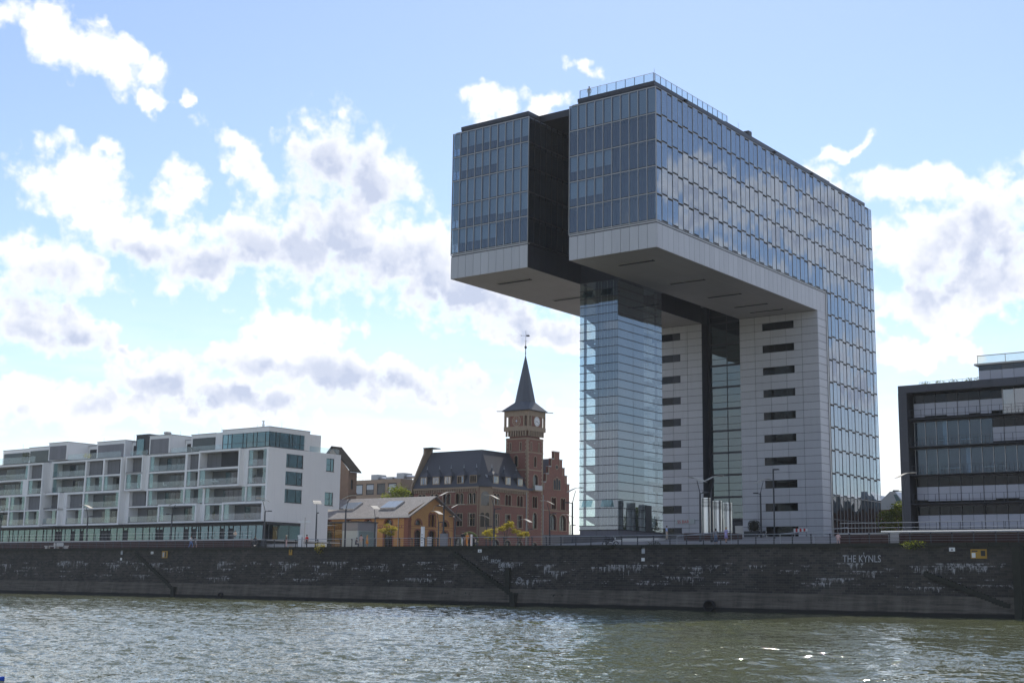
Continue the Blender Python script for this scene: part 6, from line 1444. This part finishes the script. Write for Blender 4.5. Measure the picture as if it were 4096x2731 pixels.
# ---------------------------------------------------------------- kiosk, steles, benches and bits
kk = thing('glass_kiosk', (-169.5, 178, QZ), 'glass kiosk pavilion between the white end wall and the warehouse', 'kiosk')
bx('roof', -173.6, -165.4, 175.6, 181, 12.75, 12.95, M_frame, kk); bx('rear_wall', -173.4, -165.6, 180.6, 180.9, QZ, 12.74, M_conclt, kk)
for i in range(2):
    for j in range(4): bx('pane', -173.3 + i * 1.95 + .04, -173.3 + (i + 1) * 1.95 - .04, 175.95, 175.98, QZ + .3 + j * 1.35 + .04, QZ + .3 + (j + 1) * 1.35 - .04, G_kiosk, kk)
for i in range(3): bx('mullion', -173.34 + i * 1.95, -173.26 + i * 1.95, 175.9, 176.03, QZ, 12.74, M_frame, kk)
for j in range(5): bx('transom', -173.3, -169.4, 175.9, 176.03, QZ + .27 + j * 1.35, QZ + .33 + j * 1.35, M_frame, kk)
bx('service_box', -169.3, -165.6, 175.85, 180.59, QZ, 11.3, M_kiosk, kk); bx('louvre_band', -169.3, -165.55, 175.8, 180.6, 11.31, 12.74, M_shutter, kk)
bx('counter', -173.2, -169.5, 178, 178.6, QZ, QZ + 1.2, M_stone, kk)
bx('side_pane', -165.59, -165.55, 176.2, 180.5, QZ + .3, 11.2, G_rail, kk)
def stele(x, y, w, h, m, label, n=0):
    s = thing('info_stele', (x, y, QZ), label, 'sign'); bx('slab', x - w / 2, x + w / 2, y - .12, y + .12, QZ, QZ + h, m, s)
    for i in range(n): bx('print', x - w * .3, x + w * .25, y - .13, y - .121, QZ + h * (.25 + .12 * i), QZ + h * (.29 + .12 * i), M_shutter, s)
stele(-118.1, 138.0, .5, 2.9, M_sign, 'tall white information stele before the warehouse gable', 4)
stele(-113.6, 137.0, 1.2, 1.9, M_shutter, 'grey utility cabinet right of the white stele', 0)
stele(-104.4, 131.2, .16, 1.5, M_sign, 'slim white bollard sign behind the railing', 0)
stele(-133.9, 131.0, .9, 1.7, M_sign, 'white notice panel beside the person in red', 0)
stele(-142.2, 132.0, .8, 1.2, M_frame, 'dark litter bin by the railing left of the corner shop', 0)
def ladder(x, y, label):
    s = thing('life_ring_rack', (x, y, QZ), label, 'rack')
    bx('upright', x - .42, x - .36, y, y + .06, QZ, QZ + 1.35, M_frame, s); bx('upright', x + .36, x + .42, y, y + .06, QZ, QZ + 1.35, M_frame, s)
    for i in range(6): bx('rung', x - .35, x + .35, y, y + .05, QZ + .15 + i * .2, QZ + .24 + i * .2, M_sign, s)
ladder(-131.9, QY + .9, 'white barred rack at the railing near the yellow lightning sign'); ladder(-111.4, 131.5, 'white barred rack behind the railing by the grey cabinet')
bn = thing('quay_bench', (-188.4, 130.6, QZ), 'white bench on blocks on the quay at the left', 'bench')
bx('seat', -191.2, -185.6, 130.2, 130.9, QZ + .42, QZ + .54, M_conclt, bn); bx('backrest', -189.6, -187.0, 130.85, 130.95, QZ + .55, QZ + 1.0, M_conclt, bn)
for x in (-191.0, -188.6, -186.2): bx('block', x, x + .5, 130.25, 130.85, QZ, QZ + .419, M_conclt, bn)
br = thing('road_barrier', (-82.4, 178, court_z(178)), 'red and white striped road barrier at the foot of the right leg', 'barrier')
z0 = court_z(178)
for i in range(7): bx('stripe', -83.4 + i * .3, -83.1 + i * .3, 178, 178.05, z0 + .75, z0 + 1.25, M_redp if i % 2 else M_sign, br)
for x in (-83.3, -81.5): bx('leg', x, x + .06, 177.9, 178.15, z0, z0 + .749, M_shutter, br)
bs = thing('shop_sign', (-103.0, UL_Y - .1, KZ + 2.4), 'white shop sign with red letters on the rear leg by the stair tower', 'sign')
bx('board', -100.0 - 8.6, -100.0 - 5.2, UL_Y - .12, UL_Y - .04, KZ + 2.35, KZ + 3.05, M_kiosk, bs)
cu = bpy.data.curves.new('lettering', 'FONT'); cu.body = 'SS BAR'; cu.size = .7; cu.extrude = .005
o = bpy.data.objects.new('tmp', cu); COL.objects.link(o); me = bpy.data.meshes.new_from_object(o.evaluated_get(bpy.context.evaluated_depsgraph_get())); bpy.data.objects.remove(o); me.materials.append(M_redp)
inst('lettering', me, T((-108.3, UL_Y - .13, KZ + 2.45)) @ Matrix.Rotation(R_(90), 4, 'X'), bs)
# motorcycles
def motorbike(loc, rz, label):
    t = thing('motorcycle', loc, label, 'motorcycle', None, rz)
    for x in (-.68, .68):
        m = MB(); m.tube([(x + .27 * math.cos(a), 0, .31 + .27 * math.sin(a)) for a in np.linspace(0, 6.283, 17)], .055, 6, cap=False); w = m.build('wheel', M_blk, t, True, local=True)
        m = MB(); m.tube([(x, -.03, .31), (x, .03, .31)], .1, 8)
        for q in range(3): m.box(x - .24, x + .24, -.01, .01, .30, .32) if q == 0 else m.tube([(x - .2 * math.cos(q), 0, .31 - .2 * math.sin(q)), (x + .2 * math.cos(q), 0, .31 + .2 * math.sin(q))], .012, 4)
        m.build('rim', M_alu, t, local=True)
    m = MB(); m.tube([(-.62, 0, .36), (-.2, 0, .5), (.28, 0, .78), (.45, 0, .92)], [.06, .16, .17, .07], 8); m.build('frame', M_frame, t, True, local=True)
    m = MB(); m.lathe([(.05, -.15), (.2, -.05), (.2, .1), (.08, .16)], 10, (0.0, 0, .42), sx=1.2); m.build('engine', M_alu, t, True, local=True)
    m = MB(); m.tube([(-.75, 0, .82), (-.3, 0, .80), (.02, 0, .84)], [.08, .14, .09], 8); m.build('saddle', M_blk, t, True, local=True)
    m = MB(); m.tube([(0, 0, .86), (.2, 0, .98), (.4, 0, .93)], [.1, .17, .1], 8); m.build('tank', M_dark, t, True, local=True)
    m = MB(); m.tube([(.68, 0, .31), (.45, 0, .98)], .035, 6); m.tube([(.40, -.36, 1.06), (.46, 0, 1.0), (.40, .36, 1.06)], .02, 5); m.build('fork', M_alu, t, local=True)
    m = MB(); m.lathe([(.04, -.06), (.1, 0), (.1, .05)], 8); m.build('headlamp', M_sign, t, True, T((.58, 0, .93)) @ Matrix.Rotation(R_(90), 4, 'Y'), True)
    m = MB(); m.prism([(.5, 1.0), (.36, 1.28), (.39, 1.28), (.55, 1.02)], -.15, .15, 1); m.build('windscreen', G_rail, t, local=True)
motorbike((-85.6, 133.5, QZ), R_(20), 'dark motorcycle parked below the plinth of the stair tower'); motorbike((-91.3, 184.3, court_z(184)), R_(60), 'dark motorcycle parked beside the round clipped bush')

bo = thing('rowing_boat', (-34.6, 20.7, -.1), 'blue boat hull poking in at the bottom left corner', 'boat', None, R_(52))
m = MB(); secs = []
for i in range(9):
    f = i / 8; w = .62 * math.sin(math.pi * min(1, f * .9 + .1)) ** .6 + .03; zt = .06 + .10 * (2 * f - 1) ** 2
    secs.append([(-1.6 + 3.2 * f, -w, zt), (-1.6 + 3.2 * f, -w * .7, -.2), (-1.6 + 3.2 * f, 0, -.3), (-1.6 + 3.2 * f, w * .7, -.2), (-1.6 + 3.2 * f, w, zt), (-1.6 + 3.2 * f, w * .5, zt + .06), (-1.6 + 3.2 * f, -w * .5, zt + .06)])
vs = [p for q in secs for p in q]; fs = [(i * 7 + k, i * 7 + (k + 1) % 7, (i + 1) * 7 + (k + 1) % 7, (i + 1) * 7 + k) for i in range(8) for k in range(7)] + [tuple(range(7)), tuple(range(62, 55, -1))]
m.add(vs, fs); m.build('hull', M_blue, bo, True, local=True)
m = MB(); m.tube([(-.5, -.3, .16), (-.3, 0, .2), (-.5, .3, .16)], .03, 5); m.build('cockpit_rim', M_blk, bo, local=True)

# a few things on the loggias
def parasol(x, y, zz, label):
    t = thing('parasol', (x, y, zz), label, 'parasol'); m = MB(); m.lathe([(.25, 0), (.25, .05), (.03, .06), (.03, 2.2)], 8); m.build('pole', M_post, t, local=True)
    m = MB(); m.lathe([(.05, .95), (.14, 1.0), (.11, 1.6), (.04, 2.15)], 9); m.build('folded_canopy', M_conclt, t, True, local=True)
parasol(-213.6, 151.9, 15.1 + CZ, 'folded pale parasol on a left loggia of the white apartment house')
for i, (x, y, zz, lab) in enumerate(((-176.2, 151.6, 15.3, 'left white chair on the large middle loggia'), (-175.3, 151.6, 15.3, 'right white chair on the large middle loggia'), (-190.0, 152.7, 15.2, 'white chair on the wide loggia left of the middle'))):
    t = thing('loggia_chair', (x, y, zz + CZ), lab, 'chair', None, .6); m = MB(); m.lathe([(.05, .42), (.3, .46), (.34, .62), (.30, .64), (.26, .5)], 10); m.build('seat', M_sign, t, True, local=True)
    m = MB(); m.tube([(-.28, -.2, .6), (-.36, 0, .95), (-.28, .2, .6)], .06, 6); m.build('backrest', M_sign, t, True, local=True)
    m = MB()
    for sx in (-.18, .18):
        for sy in (-.18, .18): m.tube([(sx * 1.3, sy * 1.3, 0), (sx, sy, .45)], .018, 4)
    m.build('legs_frame', M_alu, t, local=True)
for i, (x, y, zz, lab) in enumerate(((-165.2, 153.0, 9.4, 'leafy pot plant in the lowest corner loggia of the white house'), (-167.6, 153.0, 15.3, 'small pot plant in a corner loggia of the white house'), (-177.6, 153.2, 9.5, 'tall dark pot plant in a narrow lower loggia of the white house'), (-236.0, 150.4, 18.2, 'row of green plants along a left top loggia'))):
    shrub((x, y, zz + CZ), .35 if i < 3 else 1.6, .7 if i != 3 else .3, 220, .13, (L_green, L_dark)[i % 2], 70 + i, lab, 'plant', None, 'pot_plant', (0, 0, .8 if i != 3 else .4))
# ================================================================ people
def skinmat(n, c): return mat(n, c, 0.7, var=0.08, scale=6)
S_skin = skinmat('skin', (0.45, 0.27, 0.19)); C = {n: skinmat('cloth_' + n, c) for n, c in dict(white=(.72, .72, .73), blue=(.10, .20, .45), lightblue=(.34, .44, .68), grey=(.22, .22, .24), black=(.02, .02, .024), red=(.55, .03, .03), orange=(.75, .28, .03), pink=(.62, .40, .36), brown=(.20, .12, .09), beige=(.55, .45, .35), lilac=(.45, .36, .68), denim=(.10, .13, .20), dark=(.05, .05, .06)).items()}
H = {n: skinmat('hair_' + n, c) for n, c in dict(dark=(.02, .016, .012), blond=(.45, .30, .14), brown=(.09, .05, .03), hat=(.6, .5, .38)).items()}
def person(loc, rz, top, bottom, hair, label, pose='stand', dress=False, h=1.72, hat=False, hl=.0):
    t = thing('person', loc, label, 'person', None, rz)
    # skeleton facing +x ; z in units of standing height 1.72
    V = {}
    if pose == 'stand' or pose == 'walk':
        st = .20 if pose == 'walk' else .03
        V = dict(pel=(0, 0, .96), spn=(0, 0, 1.18), chs=(0.01, 0, 1.38), nck=(.01, 0, 1.49), hd0=(.02, 0, 1.57), hd1=(.03, 0, 1.66),
                 sl=(.0, .19, 1.40), el=(-.04 - st * .5, .25, 1.13), wl=(.06 - st * .5, .24, .90), fl=(.09 - st * .5, .23, .80), sr=(0, -.19, 1.40), er=(.02 + st * .4, -.25, 1.13), wr=(.14 + st * .6, -.22, .92), fr=(.17 + st * .6, -.21, .83),
                 hl=(0, .10, .90), kl=(.04 + st, .11, .50), al=(.0 + st * .9, .11, .09), tl=(.17 + st * .9, .12, .04), hr=(0, -.10, .90), kr=(.03 - st * .3, -.11, .50), ar=(-.04 - st * 1.4, -.11, .10), tr=(.12 - st * 1.4, -.12, .04))
    else:   # sit / ride
        V = dict(pel=(0, 0, .52), spn=(.05, 0, .74), chs=(.12, 0, .94), nck=(.15, 0, 1.05), hd0=(.17, 0, 1.13), hd1=(.19, 0, 1.22),
                 sl=(.11, .19, .96), el=(.25, .25, .75), wl=(.45, .20, .72), fl=(.54, .18, .73), sr=(.11, -.19, .96), er=(.25, -.25, .75), wr=(.45, -.20, .72), fr=(.54, -.18, .73),
                 hl=(.03, .10, .50), kl=(.45, .13, .50), al=(.42, .13, .10), tl=(.58, .14, .05), hr=(.03, -.10, .50), kr=(.45, -.13, .46), ar=(.36, -.13, .08), tr=(.52, -.14, .04))
    rad = dict(pel=.155, spn=.135, chs=.165, nck=.055, hd0=.085, hd1=.088, sl=.075, el=.05, wl=.035, fl=.035, sr=.075, er=.05, wr=.035, fr=.035, hl=.10, kl=.068, al=.045, tl=.04, hr=.10, kr=.068, ar=.045, tr=.04)
    E_ = [('pel', 'spn', 1), ('spn', 'chs', 1), ('chs', 'nck', 0), ('nck', 'hd0', 0), ('hd0', 'hd1', 0), ('chs', 'sl', 1), ('sl', 'el', 1), ('el', 'wl', 0), ('wl', 'fl', 0), ('chs', 'sr', 1), ('sr', 'er', 1), ('er', 'wr', 0), ('wr', 'fr', 0),
          ('pel', 'hl', 2), ('hl', 'kl', 2), ('kl', 'al', 2 if not dress else 0), ('al', 'tl', 3), ('pel', 'hr', 2), ('hr', 'kr', 2), ('kr', 'ar', 2 if not dress else 0), ('ar', 'tr', 3)]
    names = list(V); ix = {n: i for i, n in enumerate(names)}; s = h / 1.72
    me = bpy.data.meshes.new('tmp'); me.from_pydata([tuple(c * s for c in V[n]) for n in names], [(ix[a], ix[b_]) for a, b_, _ in E_], [])
    o = bpy.data.objects.new('tmp', me); COL.objects.link(o)
    o.modifiers.new('s', 'SKIN'); sub = o.modifiers.new('u', 'SUBSURF'); sub.levels = 1; sub.render_levels = 1
    if not me.skin_vertices: me.attributes.new('skin', 'SKIN', 'POINT') if False else None
    sv = me.skin_vertices[0].data if me.skin_vertices else None
    if sv:
        for n in names: sv[ix[n]].radius = (rad[n] * s, rad[n] * s * (.8 if n in ('pel', 'spn', 'chs') else 1)); sv[ix[n]].use_root = (n == 'pel')
    dg = bpy.context.evaluated_depsgraph_get(); dg.update()
    body = bpy.data.meshes.new_from_object(o.evaluated_get(dg)); bpy.data.objects.remove(o)
    body.materials.clear()
    for m in (S_skin, top, bottom, C['black']): body.materials.append(m)
    segs = [(Vector(V[a]) * s, Vector(V[b_]) * s, k) for a, b_, k in E_]
    for p in body.polygons:
        c = p.center; best = (9, 0)
        for a, b_, k in segs:
            d = b_ - a; f = max(0, min(1, (c - a).dot(d) / max(d.length_squared, 1e-9))); q = (c - a - d * f).length
            if q < best[0]: best = (q, k)
        p.material_index = best[1]; p.use_smooth = True
    link(bpy.data.objects.new('body', body), t, None, True)
    hd = Vector(V['hd1']) * s
    m = MB(); m.lathe([(.02, .115), (.08, .095), (.105, .03), (.104, -.03), (.085, -.07 - hl), (.05, -.075 - hl)], 10, (hd.x - .02, hd.y, hd.z)); m.build('hair' if not hat else 'hat', hair, t, True, local=True)
    if hat:
        m = MB(); m.lathe([(.10, .03), (.2, .02), (.2, .0), (.10, .0)], 12, (hd.x - .01, 0, hd.z + .03)); m.build('hat_brim', hair, t, local=True)
    if dress:
        m = MB(); m.lathe([(.13, 1.12 * s), (.17, .95 * s), (.24, .52 * s if dress is True else .25 * s), (.21, .54 * s if dress is True else .27 * s)], 12, sx=.85); m.build('skirt', bottom, t, True, local=True)
    return t
Z_ = QZ + .005; V0 = R_(-37)
person((-154.8, 129.6, Z_), 0.1, C['white'], C['blue'], H['dark'], 'person in white shirt and blue shorts walking along the left quay', 'walk')
person((-154.1, 129.8, Z_), 0.1, C['grey'], C['grey'], H['dark'], 'person in grey dress walking beside the one in white shirt', 'walk', dress=True, h=1.62, hl=.08)
person((-135.8, 130.2, Z_), 1.2, C['brown'], C['pink'], H['hat'], 'person in brown with a pale sun hat before the corner shop', 'stand', hat=True, h=1.65)
person((-133.2, 131.5, Z_), -1.6, C['red'], C['dark'], H['dark'], 'person in red shirt standing behind the white notice panel', 'stand', hat=False)
person((-124.8, 132.2, Z_), 0.4, C['dark'], C['dark'], H['dark'], 'person in dark clothes sitting near the glass kiosk', 'sit')
person((-122.7, 131.0, Z_), 2.6, C['pink'], C['beige'], H['dark'], 'person in pink top in front of the warehouse', 'stand', h=1.6)
person((-121.8, 131.2, Z_), 0.5, C['orange'], C['orange'], H['blond'], 'person in orange dress in front of the warehouse', 'stand', dress=True, h=1.55, hl=.1)
person((-105.1, 130.4, Z_), -1.4, C['black'], C['white'], H['dark'], 'person in black shirt and white trousers at the railing', 'stand', h=1.8)
person((-104.5, 130.5, Z_), -1.8, C['orange'], C['orange'], H['blond'], 'person in orange shirt beside the one in black shirt', 'stand', h=1.62, hl=.06)
person((-103.5, 130.8, Z_), 0.3, C['beige'], C['dark'], H['brown'], 'person crouching on the quay right of the couple', 'sit', h=1.4)
person((-87.7, 150.0, court_z(150)), 0.2, C['lightblue'], C['beige'], H['dark'], 'person in light blue shirt at the top of the pale steps', 'stand', h=1.78)
person((-70.5, 131.0, court_z(131)), 2.0, C['grey'], C['denim'], H['dark'], 'person in grey top and long dark skirt before the planter', 'stand', dress=2, h=1.66, hl=.05)
person((-71.9, 136.0, court_z(136)), 1.2, C['lilac'], C['lilac'], H['blond'], 'person in a short lilac dress before the steel columns', 'stand', dress=True, h=1.7, hl=.12)
person((-56.5, 131.0, Z_), 1.9, C['pink'], C['pink'], H['brown'], 'person in pale pink sitting by the end of the red-brown terrace', 'sit', h=1.6)
person((-95.0, KY + 1.8, KZ + 56.45), -1.2, C['beige'], C['white'], H['brown'], 'tiny person behind the glass railing on the roof terrace', 'stand')
person((-152.6, 136.0, 8.36), -1.0, C['beige'], C['dark'], H['brown'], 'person sitting on the cafe terrace right of the couple', 'sit')
# cyclist
def cyclist(loc, rz):
    t = thing('bicycle', loc, 'dark bicycle ridden along the quay before the corner shop', 'bicycle', None, rz)
    for x in (-.52, .52):
        m = MB(); m.tube([(x + .33 * math.cos(a), 0, .34 + .33 * math.sin(a)) for a in np.linspace(0, 6.283, 21)], .02, 5, cap=False); m.build('wheel', M_blk, t, True, local=True)
        m = MB()
        for q in range(4): a = q * .785; m.tube([(x - .32 * math.cos(a), 0, .34 - .32 * math.sin(a)), (x + .32 * math.cos(a), 0, .34 + .32 * math.sin(a))], .004, 3)
        m.build('spokes', M_alu, t, local=True)
    m = MB()
    for a, b_ in (((-.52, 0, .34), (-.05, 0, .30)), ((-.05, 0, .30), (.38, 0, .78)), ((-.05, 0, .30), (-.2, 0, .82)), ((-.2, 0, .78), (.36, 0, .82)), ((-.52, 0, .34), (-.2, 0, .78)), ((.52, 0, .34), (.36, 0, .95))): m.tube([a, b_], .02, 6)
    m.build('frame', M_frame, t, local=True)
    m = MB(); m.tube([(.30, -.28, 1.0), (.38, 0, .96), (.30, .28, 1.0)], .015, 5); m.build('handlebar', M_alu, t, local=True)
    m = MB(); m.tube([(-.33, 0, .87), (-.08, 0, .88)], [.08, .03], 6); m.build('saddle', M_blk, t, True, local=True)
    m = MB(); m.tube([(-.05, -.12, .30), (-.05, .12, .30)], .06, 8); m.build('crank', M_alu, t, local=True)
cyclist((-142.9, 131, Z_), R_(170)); person((-142.75, 131, Z_ + .36), R_(170), C['black'], C['dark'], H['dark'], 'person in black riding the bicycle before the corner shop', 'ride', h=1.7)
# ================================================================ far bank across the river, behind the viewer
fb_ = np.random.default_rng(77); n_ = 16000
xx = fb_.uniform(-420, 620, n_); yy = -190 - fb_.random(n_) * 40; hh = 5 + 7 * (.5 + .5 * np.sin(xx * .045 + 2 * np.sin(xx * .017))) ; zz = hh * fb_.random(n_) ** .8 + 3
v, f = leaves(np.stack([xx, yy, zz], -1), 5.0, 5, 1.0)
me = bpy.data.meshes.new('far_bank_trees'); me.from_pydata(v.tolist(), [], f); me.materials.append(L_dark); o = bpy.data.objects.new('far_bank_trees', me); link(o); tag(o, 'belt of trees along the opposite bank', None, None, 'stuff')
mb = MB(); mb.add([(-900, -185, -.6), (700, -185, -.6), (700, -230, 6), (-900, -230, 6), (700, -330, 6), (-900, -330, 6)], [(0, 1, 2, 3), (3, 2, 4, 5)]); tag(mb.build('far_bank', M_moss), 'sloping opposite river bank', None, None, 'structure')
# ================================================================ thin haze volume added to stand in for lens glare
hz_ = MB(); hz_.box(-910, 710, -340, 810, -1.6, 74.0)
hm = bpy.data.materials.new('haze'); hm.use_nodes = True; ht = NT(hm.node_tree); ht.n.clear()
pv = ht.node('ShaderNodeVolumePrincipled', ins={'Color': (0.86, 0.92, 1.0, 1), 'Density': 0.00009, 'Anisotropy': 0.35})
ht.node('ShaderNodeOutputMaterial', ins={'Volume': pv.outputs[0]})
tag(hz_.build('haze', hm), 'thin pale haze standing in for lens glare', None, None, 'stuff')
cy_.volume_bounces = 0
